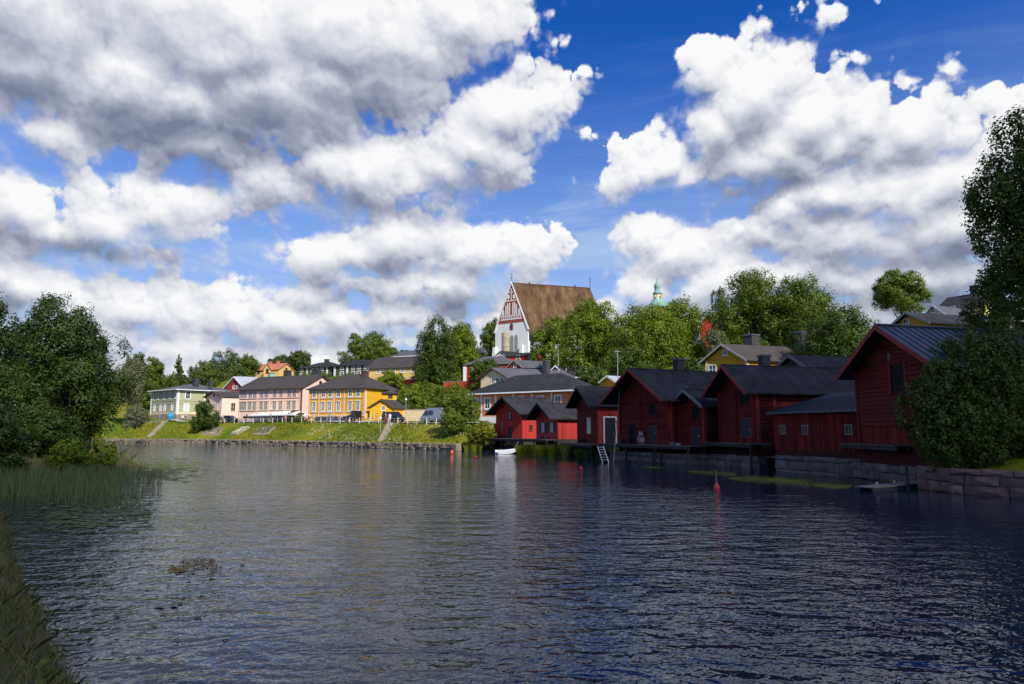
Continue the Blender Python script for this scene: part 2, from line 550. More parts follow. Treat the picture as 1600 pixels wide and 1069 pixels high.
M['glass_light'] = mat_glass('glass_light', (0.17, 0.19, 0.21))
M['blind'] = mat('blind', (0.60, 0.60, 0.58), 0.6, 0.05, 3)
M['rubber'] = mat('rubber', (0.015, 0.015, 0.016), 0.8, 0.1, 4)
M['car_black'] = mat('car_black', (0.012, 0.013, 0.016), 0.25, 0.05, 1, spec=0.6)
M['car_silver'] = mat('car_silver', (0.34, 0.36, 0.40), 0.35, 0.05, 1, spec=0.5, metal=0.3)
M['car_blue'] = mat('car_blue', (0.025, 0.03, 0.05), 0.25, 0.05, 1, spec=0.6)
M['lamp_white'] = mat('lamp_white', (0.8, 0.8, 0.8), 0.3, 0.02, 1)
M['lamp_red'] = mat('lamp_red', (0.5, 0.02, 0.02), 0.3, 0.02, 1)
M['buoy_orange'] = mat('buoy_orange', (0.75, 0.11, 0.05), 0.45, 0.12, 4)
M['buoy_red'] = mat('buoy_red', (0.62, 0.03, 0.05), 0.45, 0.15, 4)
M['canvas'] = mat('canvas', (0.80, 0.74, 0.68), 0.8, 0.04, 2)
M['blue_tarp'] = mat('blue_tarp', (0.03, 0.26, 0.40), 0.6, 0.1, 2)
M['copper_green'] = mat('copper_green', (0.22, 0.42, 0.34), 0.7, 0.2, 1)
M['patina'] = mat('patina', (0.42, 0.36, 0.25), 0.8, 0.3, 0.5, (1, 1, 3))
M['gold'] = mat('gold', (0.75, 0.52, 0.12), 0.35, 0.05, 1, metal=0.8)
M['path'] = mat('path', (0.34, 0.29, 0.22), 0.9, 0.2, 1.5)
M['boat_white'] = mat('boat_white', (0.78, 0.79, 0.80), 0.35, 0.06, 2)
M['boat_dark'] = mat('boat_dark', (0.05, 0.05, 0.052), 0.7, 0.3, 3)
M['wood_grey'] = mat('wood_grey', (0.22, 0.20, 0.18), 0.85, 0.2, 3, isl=0.2)
M['barrel'] = mat('barrel', (0.20, 0.19, 0.17), 0.8, 0.2, 3)
M['concrete'] = mat('concrete', (0.36, 0.34, 0.31), 0.9, 0.12, 1)
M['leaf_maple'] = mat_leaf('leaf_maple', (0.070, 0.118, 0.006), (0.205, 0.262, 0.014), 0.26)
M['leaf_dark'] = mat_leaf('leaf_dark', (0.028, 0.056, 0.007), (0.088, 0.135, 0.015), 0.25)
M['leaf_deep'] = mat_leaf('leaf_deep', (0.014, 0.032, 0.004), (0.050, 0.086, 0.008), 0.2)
M['leaf_mid'] = mat_leaf('leaf_mid', (0.050, 0.090, 0.008), (0.150, 0.205, 0.016), 0.26)
M['leaf_lime'] = mat_leaf('leaf_lime', (0.065, 0.10, 0.008), (0.17, 0.215, 0.018), 0.28)
M['leaf_sage'] = mat_leaf('leaf_sage', (0.09, 0.105, 0.05), (0.20, 0.22, 0.11), 0.3)
M['leaf_far'] = mat_leaf('leaf_far', (0.034, 0.056, 0.012), (0.09, 0.125, 0.022), 0.24, 0.15)
M['leaf_yellow'] = mat_leaf('leaf_yellow', (0.11, 0.13, 0.010), (0.24, 0.24, 0.02), 0.36)
M['leaf_red'] = mat_leaf('leaf_red', (0.16, 0.03, 0.02), (0.30, 0.07, 0.03), 0.3)
M['reed'] = mat_leaf('reed', (0.09, 0.125, 0.045), (0.19, 0.225, 0.085), 0.3)
M['grass_blade'] = mat_leaf('grass_blade', (0.075, 0.10, 0.030), (0.24, 0.22, 0.085), 0.3)
M['grass_lit'] = mat_leaf('grass_lit', (0.08, 0.11, 0.008), (0.22, 0.22, 0.012), 0.3)
M['weed_wet'] = mat_leaf('weed_wet', (0.08, 0.105, 0.006), (0.20, 0.23, 0.016), 0.15, 1.5)
M['weed_brown'] = mat_leaf('weed_brown', (0.22, 0.13, 0.04), (0.40, 0.27, 0.08), 0.15, 1.5)
M['lily'] = mat_leaf('lily', (0.045, 0.075, 0.010), (0.12, 0.16, 0.025), 0.1, 1.0)
M['flower'] = mat_leaf('flower', (0.45, 0.43, 0.30), (0.75, 0.72, 0.55), 0.2, 2.0)


# ------------------------------------------------------------------ mesh building
ORG = {}


def V3(p2, z):
    return Vector((p2[0], p2[1], z))


class MB:
    def __init__(self):
        self.v, self.f, self.mi = [], [], []

    def add(self, verts, faces, mi=0):
        o = len(self.v)
        self.v.extend([Vector(p) for p in verts])
        for f in faces:
            self.f.append([o + i for i in f])
            self.mi.append(mi)
        return self

    def obox(self, o, u, v, w, mi=0):
        o, u, v, w = Vector(o), Vector(u), Vector(v), Vector(w)
        if u.cross(v).dot(w) < 0:
            u, v = v, u
        p = [o, o + u, o + u + v, o + v, o + w, o + u + w, o + u + v + w, o + v + w]
        return self.add(p, [(3, 2, 1, 0), (4, 5, 6, 7), (0, 1, 5, 4), (1, 2, 6, 5), (2, 3, 7, 6), (3, 0, 4, 7)], mi)

    def box(self, x0, x1, y0, y1, z0, z1, mi=0):
        return self.obox((x0, y0, z0), (x1 - x0, 0, 0), (0, y1 - y0, 0), (0, 0, z1 - z0), mi)

    def ext(self, poly, off, mi=0):
        """closed prism: polygon swept along off"""
        n = len(poly)
        off = Vector(off)
        a = [Vector(p) for p in poly]
        b = [p + off for p in a]
        faces = [list(range(n))[::-1], list(range(n, 2 * n))]
        for i in range(n):
            j = (i + 1) % n
            faces.append((i, j, n + j, n + i))
        nrm = Vector((0, 0, 0))
        for i in range(n):
            nrm += a[i].cross(a[(i + 1) % n])
        if nrm.dot(off) < 0:
            faces = [list(f)[::-1] for f in faces]
        return self.add(a + b, faces, mi)

    def tube(self, p0, p1, r0, r1=None, n=8, mi=0, cap=True):
        p0, p1 = Vector(p0), Vector(p1)
        r1 = r0 if r1 is None else r1
        d = (p1 - p0).normalized()
        x = d.orthogonal().normalized()
        y = d.cross(x)
        vs = []
        for p, r in ((p0, r0), (p1, r1)):
            for i in range(n):
                a = 2 * math.pi * i / n
                vs.append(p + (x * math.cos(a) + y * math.sin(a)) * r)
        fs = [(i, (i + 1) % n, n + (i + 1) % n, n + i) for i in range(n)]
        if cap:
            fs += [list(range(n))[::-1], list(range(n, 2 * n))]
        return self.add(vs, fs, mi)

    def lathe(self, base, prof, n=12, mi=0):
        base = Vector(base)
        vs, fs = [], []
        for (r, z) in prof:
            for i in range(n):
                a = 2 * math.pi * i / n
                vs.append(base + Vector((r * math.cos(a), r * math.sin(a), z)))
        for k in range(len(prof) - 1):
            for i in range(n):
                j = (i + 1) % n
                fs.append((k * n + i, k * n + j, (k + 1) * n + j, (k + 1) * n + i))
        fs.append(list(range(n))[::-1])
        fs.append([(len(prof) - 1) * n + i for i in range(n)])
        return self.add(vs, fs, mi)

    def mesh(self, name, mats, org=Vector((0, 0, 0)), smooth=False):
        me = bpy.data.meshes.new(name)
        me.from_pydata([tuple(p - org) for p in self.v], [], self.f)
        for m in (mats if isinstance(mats, (list, tuple)) else [mats]):
            me.materials.append(M[m] if isinstance(m, str) else m)
        if any(self.mi):
            me.polygons.foreach_set('material_index', self.mi)
        if smooth:
            me.polygons.foreach_set('use_smooth', [True] * len(self.f))
        me.update()
        return me

    def part(self, name, mats, parent, smooth=False, label=None):
        return place(name, self.mesh(name, mats, ORG[parent.name], smooth), parent, label=label)


def place(name, me, parent, offset=(0, 0, 0), label=None):
    o = bpy.data.objects.new(name, me)
    COL.objects.link(o)
    o.parent = parent
    o.location = offset
    ORG[o.name] = ORG[parent.name] + Vector(offset)
    if label:
        o['label'] = label
    return o


def thing(name, label, cat, loc, group=None):
    o = bpy.data.objects.new(name, None)
    o.empty_display_size = 0.3
    COL.objects.link(o)
    o.location = loc
    ORG[o.name] = Vector(loc)
    o['label'] = label
    o['category'] = cat
    if group:
        o['group'] = group
    return o


def solo(name, mb_or_me, mats, label=None, cat=None, group=None, kind=None, loc=(0, 0, 0), smooth=False):
    me = mb_or_me.mesh(name, mats, Vector(loc), smooth) if isinstance(mb_or_me, MB) else mb_or_me
    o = bpy.data.objects.new(name, me)
    COL.objects.link(o)
    o.location = loc
    ORG[o.name] = Vector(loc)
    if label:
        o['label'] = label
    if cat:
        o['category'] = cat
    if group:
        o['group'] = group
    if kind:
        o['kind'] = kind
    return o


def copy_tree(src, loc, scale=None, rotz=None, label=None, parent=None):
    c = src.copy()
    COL.objects.link(c)
    if parent is None:
        c.location = loc
        ORG[c.name] = Vector(loc)
        if scale is not None:
            c.scale = scale
        if rotz is not None:
            c.rotation_euler = (0, 0, rotz)
        if label:
            c['label'] = label
    else:
        c.parent = parent
    for ch in src.children:
        copy_tree(ch, None, parent=c)
    return c


TCP = []      # ground heights collected from what stands on the ground


def tcp(p2, z):
    TCP.append((p2[0], p2[1], z))


# ------------------------------------------------------------------ buildings
class House:
    """plan: front from A to B (seen from outside left to right), depth D along r; world coordinates"""

    def __init__(self, name, label, cat, A, B, D, zb, ze, rise, roof='side', ang=None, wall='red_board', roofm='felt', group=None,
                 of=0.5, os=0.45, thick=0.14, trim=None, base=0.0, basem='stone', gz=None, gable_mat=None, ground=True):
        self.A, self.B = Vector(A), Vector(B)
        self.W = (self.B - self.A).length
        self.u = (self.B - self.A) / self.W
        r = Vector((-self.u.y, self.u.x))
        if ang is not None:
            r = Vector((math.cos(R(ang)), math.sin(R(ang))))
        self.r, self.D = r, D
        self.zb, self.ze, self.rise, self.roof = zb, ze, rise, roof
        self.root = thing(name, label, cat, V3(self.A, zb - base), group)
        self.cache = {}
        self.of, self.os = of, os
        if ground:
            g = zb - base if gz is None else gz
            for a, b_ in ((0, 0), (1, 0), (0, 1), (1, 1), (.5, .5)):
                q = self.pt(a * self.W, b_ * D, 0)
                tcp((q.x, q.y), g)
        self._walls(wall, gable_mat)
        self._roof(roofm, thick, trim)
        if base:
            mb = MB()
            e = 0.06
            dp = 0.6 if not ground else 2.2
            o = self.pt(-e, -e, zb - base - dp)
            mb.obox(o, self.u3() * (self.W + 2 * e), self.r3() * (D + 2 * e), (0, 0, base + dp))
            mb.part('foundation', basem, self.root)

    def u3(self):
        return V3(self.u, 0)

    def r3(self):
        return V3(self.r, 0)

    def pt(self, a, b, z):
        q = self.A + self.u * a + self.r * b
        return Vector((q.x, q.y, z))

    def _walls(self, wall, gable_mat):
        W, D, zb, ze, rise = self.W, self.D, self.zb, self.ze, self.rise
        mb = MB()
        p = self.pt
        if self.roof == 'front':
            fr = [p(0, 0, zb), p(W, 0, zb), p(W, 0, ze), p(W / 2, 0, ze + rise), p(0, 0, ze)]
            mb.ext(fr, self.r3() * D)
        elif self.roof == 'side':
            fr = [p(0, 0, zb), p(0, D, zb), p(0, D, ze), p(0, D / 2, ze + rise), p(0, 0, ze)]
            mb.ext(fr, self.u3() * W)
        elif self.roof == 'lean':     # rises towards the back
            fr = [p(0, 0, zb), p(0, D, zb), p(0, D, ze + rise), p(0, 0, ze)]
            mb.ext(fr, self.u3() * W)
        else:
            mb.obox(p(0, 0, zb), self.u3() * W, self.r3() * D, (0, 0, ze - zb))
        self.wall = mb.part('wall', wall, self.root)

    def _roof(self, m, t, trim):
        W, D, ze, rise = self.W, self.D, self.ze, self.rise
        of, os = self.of, self.os
        p = self.pt
        mb = MB()
        dn = Vector((0, 0, -t))
        lift = 0.10
        if self.roof == 'front':
            s = rise / (W / 2)
            zr, zl = ze + rise + lift, ze - os * s + lift
            self.rf = [(p(-os, -of, zl), p(W / 2, -of, zr), p(W / 2, D + 0.3, zr), p(-os, D + 0.3, zl)),
                       (p(W / 2, -of, zr), p(W + os, -of, zl), p(W + os, D + 0.3, zl), p(W / 2, D + 0.3, zr))]
        elif self.roof == 'side':
            s = rise / (D / 2)
            zr, zl = ze + rise + lift, ze - of * s + lift
            self.rf = [(p(-os, -of, zl), p(W + os, -of, zl), p(W + os, D / 2, zr), p(-os, D / 2, zr)),
                       (p(-os, D / 2, zr), p(W + os, D / 2, zr), p(W + os, D + of, zl), p(-os, D + of, zl))]
        elif self.roof == 'lean':
            s = rise / D
            self.rf = [(p(-os, -of, ze - of * s + lift), p(W + os, -of, ze - of * s + lift), p(W + os, D, ze + rise + lift), p(-os, D, ze + rise + lift))]
        else:   # hip
            s = rise / (D / 2)
            zl, zr = ze - of * s + lift, ze + rise + lift
            i = min(D / 2, W / 2 - 0.05)
            c = [p(-of, -of, zl), p(W + of, -of, zl), p(W + of, D + of, zl), p(-of, D + of, zl)]
            a, b_ = p(i, D / 2, zr), p(W - i, D / 2, zr)
            self.rf = [(c[0], c[1], b_, a), (c[1], c[2], b_), (c[2], c[3], a, b_), (c[3], c[0], a)]
        for k, q in enumerate(self.rf):
            mb.ext(list(q), dn)
        self.roofo = mb.part('roof', m, self.root)
        if trim:
            # bargeboards / eave boards
            tb = MB()
            if self.roof == 'front':
                n = -self.r3() * 0.05
                for (a, b_) in ((self.rf[0][0], self.rf[0][1]), (self.rf[1][0], self.rf[1][1])):
                    d = b_ - a
                    tb.ext([a + (0, 0, .05) if False else a + Vector((0, 0, .04)), b_ + Vector((0, 0, .04)), b_ + Vector((0, 0, -.26)), a + Vector((0, 0, -.26))], n)
            elif self.roof == 'side':
                for k, sgn in ((0, -1), (1, 1)):
                    n = self.u3() * 0.05 * sgn
                    for q in self.rf:
                        a, b_ = (q[0], q[3]) if k == 0 else (q[1], q[2])
                        tb.ext([a + Vector((0, 0, .04)), b_ + Vector((0, 0, .04)), b_ + Vector((0, 0, -.26)), a + Vector((0, 0, -.26))], n)
                a, b_ = self.rf[0][0], self.rf[0][1]
                tb.obox(a + Vector((0, 0, -.22)) - self.r3() * 0.06, b_ - a, self.r3() * 0.05, (0, 0, 0.22))
            else:
                nn = len(self.rf)
                for q in self.rf[:2]:
                    a, b_ = q[0], q[1]
                    d = (b_ - a).normalized()
                    n = Vector((d.y, -d.x, 0)) * 0.06
                    tb.obox(a + Vector((0, 0, -.2)) + n * 0.05, b_ - a, n, (0, 0, 0.22))
            tb.part('bargeboard' if self.roof in ('front', 'side') else 'eave_board', trim, self.root)

    def fac(self, side):
        u, r = self.u3(), self.r3()
        if side == 'front':
            o, d, n, L = self.pt(0, 0, 0), u, Vector((u.y, -u.x, 0)), self.W
        elif side == 'right':
            o, d, n, L = self.pt(self.W, 0, 0), r, Vector((r.y, -r.x, 0)), self.D
        else:
            o, d, n, L = self.pt(0, self.D, 0), -r, Vector((-r.y, r.x, 0)), self.D
        return o, d, n, L

    def slab(self, side, name, a0, a1, z0, z1, m, depth=0.06, off=0.0, parent=None, label=None):
        o, d, n, L = self.fac(side)
        mb = MB()
        mb.obox(o + d * a0 + n * off + Vector((0, 0, z0)), d * (a1 - a0), n * depth, (0, 0, z1 - z0))
        return mb.part(name, m, parent or self.root, label=label)

    def windows(self, side, places, w, h, frame='white', pane='glass', nv=1, nh=2, fw=0.11, depth=0.07, off=0.0, sill=True, head=None, name='window'):
        """places: list of (centre along the facade, bottom z)"""
        o, d, n, L = self.fac(side)
        mf, mp, mh = MB(), MB(), MB()
        Z = Vector((0, 0, 1))

        def bx(mb, a0, a1, z0, z1, d0, d1):
            mb.obox(d * a0 + n * d0 + Z * z0, d * (a1 - a0), n * (d1 - d0), Z * (z1 - z0))
        bx(mf, -w / 2 - fw, -w / 2, -fw, h + fw, off, off + depth)
        bx(mf, w / 2, w / 2 + fw, -fw, h + fw, off, off + depth)
        bx(mf, -w / 2, w / 2, -fw, 0, off, off + depth)
        bx(mf, -w / 2, w / 2, h, h + fw, off, off + depth)
        bw = min(0.06, w * 0.08)
        for i in range(nv):
            x = -w / 2 + w * (i + 1) / (nv + 1)
            bx(mf, x - bw / 2, x + bw / 2, 0, h, off + 0.012, off + depth * 0.7)
        for i in range(nh):
            z = h * (i + 1) / (nh + 1)
            bx(mf, -w / 2, w / 2, z - bw / 2, z + bw / 2, off + 0.012, off + depth * 0.66)
        if sill:
            bx(mf, -w / 2 - fw - .05, w / 2 + fw + .05, -fw - .07, -fw, off, off + depth + 0.06)
        if head:
            bx(mf, -w / 2 - fw - .08, w / 2 + fw + .08, h + fw, h + fw + .12, off, off + depth + 0.08)
        bx(mp, -w / 2, w / 2, 0, h, off, off + 0.012)
        fm = mf.mesh(name, frame)
        pm = mp.mesh('pane', pane)
        for (a, z) in places:
            wo = place(name, fm, self.root, o + d * a + Vector((0, 0, z)) - ORG[self.root.name])
            place('pane', pm, wo)

    def door(self, side, a, z0, w, h, m='door_dark', frame='white', fw=0.12, off=0.0, handle=True):
        o, d, n, L = self.fac(side)
        mb = MB()
        Z = Vector((0, 0, 1))
        mb.obox(o + d * (a - w / 2) + n * off + Z * z0, d * w, n * 0.04, Z * h)
        dr = mb.part('door', m, self.root)
        if frame:
            f = MB()
            f.obox(o + d * (a - w / 2 - fw) + n * off + Z * z0, d * fw, n * 0.08, Z * (h + fw))
            f.obox(o + d * (a + w / 2) + n * off + Z * z0, d * fw, n * 0.08, Z * (h + fw))
            f.obox(o + d * (a - w / 2) + n * off + Z * (z0 + h), d * w, n * 0.08, Z * fw)
            f.part('door_frame', frame, dr)
        if handle:
            hb = MB()
            hb.obox(o + d * (a + w * 0.36) + n * (off + 0.04) + Z * (z0 + 1.0), d * 0.05, n * 0.05, Z * 0.14)
            hb.part('handle', 'steel', dr)
        return dr

    def posts(self, side, places, w, z0, z1, m, depth=0.05, name='pilaster', off=0.0):
        o, d, n, L = self.fac(side)
        mb = MB()
        mb.obox(d * (-w / 2) + n * off + Vector((0, 0, z0)), d * w, n * depth, (0, 0, z1 - z0))
        me = mb.mesh(name, m)
        for a in places:
            place(name, me, self.root, o + d * a - ORG[self.root.name])

    def band(self, side, z, h, m, depth=0.04, name='band', a0=0.0, a1=None):
        o, d, n, L = self.fac(side)
        a1 = L if a1 is None else a1
        return self.slab(side, name, a0, a1, z, z + h, m, depth)

    def chimney(self, a, b, z0, z1, w=0.8, m='brick_dark', d=None):
        mb = MB()
        d = d or w
        mb.obox(self.pt(a - w / 2, b - d / 2, z0), self.u3() * w, self.r3() * d, (0, 0, z1 - z0))
        c = mb.part('chimney', m, self.roofo)
        cb = MB()
        e = 0.08
        cb.obox(self.pt(a - w / 2 - e, b - d / 2 - e, z1), self.u3() * (w + 2 * e), self.r3() * (d + 2 * e), (0, 0, 0.18))
        mb2 = cb
        mb2.part('chimney_cap', 'tin', self.roofo)
        return c

    def cladding(self, side, z0, z1, course=0.27, m='red_log', openings=(), depth=0.07, name='log', gable=False):
        """one object per log course, cut round openings (a0, a1, z0, z1) and under the gable slope"""
        o, d, n, L = self.fac(side)
        z = z0
        rng = random.Random(int(L * 100) + len(side))
        while z < z1 - 0.05:
            h = course * rng.uniform(0.93, 1.07)
            h = min(h, z1 - z)
            lo, hi = 0.0, L
            if gable and z + h > self.ze:
                k = (z + h - self.ze) / self.rise
                lo, hi = L / 2 * k, L - L / 2 * k
            segs = [(lo, hi)]
            for (a0, a1, b0, b1) in openings:
                if z + h > b0 + 0.03 and z < b1 - 0.03:
                    ns = []
                    for (s0, s1) in segs:
                        if a1 <= s0 or a0 >= s1:
                            ns.append((s0, s1))
                        else:
                            if a0 - s0 > 0.1:
                                ns.append((s0, a0))
                            if s1 - a1 > 0.1:
                                ns.append((a1, s1))
                    segs = ns
            for (s0, s1) in segs:
                if s1 - s0 < 0.15:
                    continue
                dd = depth * rng.uniform(0.75, 1.1)
                g = 0.018
                e = 0.3 * h
                prof = [(0, g), (dd * .75, g), (dd, e), (dd, h - e), (dd * .75, h - g), (0, h - g)]
                sag = rng.uniform(-0.012, 0.012)
                mb = MB()
                mb.ext([o + d * s0 + n * x + Vector((0, 0, z + y + sag)) for x, y in prof], d * (s1 - s0))
                mb.part(name, m, self.root)
            z += h
        for (a0, a1, b0, b1) in openings:
            pass

    def boards(self, side, z0, z1, pitch=0.2, m='red_board', openings=(), depth=0.035, name='board', ztop=None):
        o, d, n, L = self.fac(side)
        rng = random.Random(int(L * 77))
        a = 0.0
        while a < L - 0.03:
            w = min(pitch * rng.uniform(0.85, 1.15), L - a)
            t = ztop(a + w / 2) if ztop else z1
            segs = [(z0 + rng.uniform(-.03, .03), t)]
            for (a0, a1, b0, b1) in openings:
                if a + w > a0 + .02 and a < a1 - .02:
                    segs = [(segs[0][0], b0), (b1, segs[-1][1])]
            for (s0, s1) in segs:
                dd = depth * rng.uniform(0.6, 1.3)
                mb = MB()
                mb.obox(o + d * (a + 0.008) + Vector((0, 0, s0)), d * (w - 0.016), n * dd, (0, 0, s1 - s0))
                mb.part(name, m, self.root)
            a += w

    def seams(self, k, pitch=0.5, m='tin_blue', h=0.05):
        """standing seams of a sheet-metal roof slope, running from ridge to eave"""
        q = self.rf[k]
        if self.roof == 'front':
            if k == 0:
                e0, e1, t0, t1 = q[0], q[3], q[1], q[2]
            else:
                e0, e1, t0, t1 = q[1], q[2], q[0], q[3]
        else:
            e0, e1, t0, t1 = q[0], q[1], q[3], q[2]
        n = int((e1 - e0).length / pitch)
        dirv = (e1 - e0).normalized()
        mb = MB()
        mb.ext([Vector((0, 0, 0)) - dirv * .018, dirv * .018, dirv * .018 + (t0 - e0), (t0 - e0) - dirv * .018], (0, 0, h))
        me = mb.mesh('roof_seam', m)
        for i in range(n + 1):
            p = e0 + (e1 - e0) * (i / n)
            place('roof_seam', me, self.roofo, p - ORG[self.roofo.name])
# ------------------------------------------------------------------ red riverside barns
def block_wall(name, label, pts, z0, z1, m='stone', course=0.5, lmin=0.7, lmax=1.5, thick=0.7, seed=1, cat='stone wall'):
    """coursed wall of separate rough granite blocks along a plan polyline (river side on the left of travel)"""
    rng = random.Random(seed)
    root = thing(name, label, cat, V3(pts[0], z0))
    for (p, q) in zip(pts[:-1], pts[1:]):
        p, q = Vector(p), Vector(q)
        L = (q - p).length
        d = (q - p) / L
        n = Vector((-d.y, d.x))          # into the river side
        d3, n3 = V3(d, 0), V3(n, 0)
        core = MB()
        core.obox(V3(p, z0) - n3 * thick, d3 * L, n3 * (thick - 0.10), (0, 0, z1 - z0 - 0.05))
        core.part('wall_core', 'dock_side', root)
        z = z0
        while z < z1 - 0.1:
            h = min(course * rng.uniform(0.85, 1.15), z1 - z)
            if z1 - (z + h) < 0.16:
                h = z1 - z
            a = -rng.uniform(0, 0.3)
            while a < L:
                w = rng.uniform(lmin, lmax)
                a0, a1 = max(a, 0), min(a + w, L)
                if a1 - a0 > 0.12:
                    g = 0.02
                    out = rng.uniform(-0.02, 0.07)
                    j = lambda s=0.03: rng.uniform(-s, s)
                    o = V3(p, 0) + d3 * a0
                    ww, f0 = a1 - a0, -0.14
                    face = [(g + j(), z + g + j(), out + j()), (ww - g + j(), z + g + j(), out + j()), (ww - g + j(), z + h - g + j(), out + j(.02) - .02), (g + j(), z + h - g + j(), out + j(.02) - .02)]
                    mid = (ww / 2, z + h / 2, out + 0.06 + j())
                    vs = [o + d3 * x + n3 * y + Vector((0, 0, zz)) for (x, zz, y) in face]
                    bk = [o + d3 * x + n3 * f0 + Vector((0, 0, zz)) for (x, zz, y) in face]
                    vs = vs + bk + [o + d3 * mid[0] + n3 * mid[2] + Vector((0, 0, mid[1]))]
                    mb = MB()
                    fs = [(1, 0, 8), (2, 1, 8), (3, 2, 8), (0, 3, 8)]
                    for i in range(4):
                        k = (i + 1) % 4
                        fs.append((i, k, 4 + k, 4 + i))
                    mb.add(vs, fs)
                    mb.part('stone_block', m, root)
                a += w
            z += h
    return root


def dock(name, label, p, q, out, z, planks=True, posts=4, legh=None, back=0.3):
    """timber landing along a wall from p to q (plan), reaching `out` metres towards the river"""
    p, q = Vector(p), Vector(q)
    L = (q - p).length
    d = (q - p) / L
    n = Vector((d.y, -d.x))
    d3, n3 = V3(d, 0), V3(n, 0)
    root = thing(name, label, 'dock', V3(p, z))
    for k in (0.12, out - 0.22):
        beam = MB()
        beam.obox(V3(p, z - 0.30) + n3 * k, d3 * L, n3 * 0.16, (0, 0, 0.22))
        beam.part('beam', 'dock_side', root)
    w = 0.22
    nb = int(L / w)
    mb = MB()
    mb.obox((0, 0, 0), d3 * (L / nb - 0.02), n3 * (out + back), (0, 0, 0.07))
    me = mb.mesh('deck_board', 'deck')
    for i in range(nb):
        place('deck_board', me, root, d3 * (i * L / nb) - n3 * back + Vector((0, 0, -0.075 + 0.008 * ((i * 7) % 3))))
    for i in range(posts):
        a = 0.2 + (L - 0.4) * i / max(1, posts - 1)
        pb = MB()
        t = V3(p, z - 0.28) + d3 * a + n3 * (out - 0.15)
        pb.tube(V3((t.x, t.y), -0.8), t, 0.11, 0.10, 7)
        pb.part('dock_post', 'dock_side', root)
    return root


def hoist_beam(h, z, ln):
    mb = MB()
    o = h.pt(h.W / 2 - 0.08, -ln, z)
    mb.obox(o, h.u3() * 0.16, h.r3() * ln, (0, 0, 0.18))
    mb.part('hoist_beam', 'red_trim', h.root)


# --- A: nearest barn, sheet-metal roof
aB, aA = XY(1474, 35.6), XY(1341, 44.2)
zdk = 2.15
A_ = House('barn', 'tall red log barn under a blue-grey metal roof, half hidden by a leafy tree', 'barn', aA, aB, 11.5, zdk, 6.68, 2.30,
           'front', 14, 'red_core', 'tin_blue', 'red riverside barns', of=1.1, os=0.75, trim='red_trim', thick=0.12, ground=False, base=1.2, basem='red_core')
wA = A_.W
op = (wA * 0.47, wA * 0.64, ZZ(612, 39.8), ZZ(571, 39.8))
A_.cladding('front', zdk + 1.05, A_.ze + A_.rise - 0.1, 0.26, openings=[op], gable=True)
A_.slab('front', 'hatch_dark_panel', op[0], op[1], op[2], op[3], 'dark_inside', 0.012)  # black panel on a closed wall; the loft's darkness is its colour
A_.posts('front', [op[0] - 0.06, op[1] + 0.06], 0.12, op[2] - .1, op[3] + .1, 'red_trim', 0.10, 'hatch_frame')
A_.boards('front', zdk, zdk + 1.03, 0.19)
A_.slab('front', 'lamp_bracket', wA * .48, wA * .48 + .12, op[3] + .3, op[3] + .75, 'wood_grey', 0.14, 0.05)
A_.posts('front', [0.1, wA - 0.1], 0.22, zdk, A_.ze, 'red_log', 0.13, 'corner_post')
A_.seams(1, 0.52)
A_.seams(0, 0.9)
mb = MB()
rp = A_.rf[0][1]
mb.tube(rp + Vector((0, 0, .05)), A_.rf[0][2] + Vector((0, 0, .05)), 0.09, n=6)
mb.part('ridge_cap', 'tin_blue', A_.roofo)

# --- B: low boarded shed with three little windows
bA, bB = XY(1209, 51.5), XY(1347, 44.3)
B_ = House('boathouse', 'low red boarded shed with three small square windows on a granite base', 'shed', bA, bB, 6.5, 1.55, ZZ(643, 47.5), 1.5,
           'lean', None, 'red_core', 'tin_blue', 'red riverside barns', of=0.45, os=0.35, thick=0.10, ground=False)
wB = B_.W
ops = []
for px in (1225, 1265, 1329):
    t = (px - 1209) / 138.0
    t = t * 51.5 / (t * 51.5 + (1 - t) * 44.3) if False else t * 0.93 + 0.0 * t
    a = wB * (t if px != 1329 else 0.855)
    ops.append((a - .30, a + .30, ZZ(679, 47.5), ZZ(664, 47.5)))
B_.boards('front', 1.5, B_.ze - 0.02, 0.17, openings=ops)
B_.windows('front', [((o_[0] + o_[1]) / 2, o_[2] + .06) for o_ in ops], 0.46, (ops[0][3] - ops[0][2]) - .12, frame='wood_grey', pane='glass', nv=1, nh=0, fw=0.07, depth=0.05, sill=False)
B_.seams(0, 0.42)
B_.slab('front', 'sill_beam', 0, wB, 1.18, 1.48, 'red_core', 0.05, -0.02)

# --- C: two-storey barn with door and hatch
cA, cB = XY(1124, 60.0), XY(1180, 54.6)
zC = ZZ(692, 57)
C_ = House('barn', 'two-storey red log barn with a dark felt roof behind the low boarded shed', 'barn', cA, cB, 13.0, zC, ZZ(609, 57), 1.95,
           'front', 15, 'red_core', 'felt', 'red riverside barns', of=1.3, os=0.7, trim='red_trim', ground=False, base=1.0, basem='red_core')
wC = C_.W
o1 = (wC * .62, wC * .88, ZZ(630, 56), ZZ(611.5, 56))
o2 = (wC * .60, wC * .90, zC, ZZ(654, 56))
C_.cladding('front', zC, C_.ze + C_.rise - .1, 0.26, openings=[o1, o2], gable=True)
C_.cladding('right', zC, C_.ze - .02, 0.26)
C_.slab('front', 'hatch_dark_panel', *o1, 'dark_inside', 0.012)  # interior shade put into a black panel, no hole behind it
C_.door('front', (o2[0] + o2[1]) / 2, zC, o2[1] - o2[0] - .1, o2[3] - zC, frame='red_trim', fw=.08)
C_.posts('front', [.12, wC * .52, wC - .12], .24, zC, C_.ze, 'red_log', .16, 'corner_post')
C_.posts('right', [.14, 1.7], .3, zC, C_.ze - .05, 'red_trim', .18, 'corner_post')
C_.chimney(wC * .36, 3.4, C_.ze + .9, ZZ(556, 58), .75)

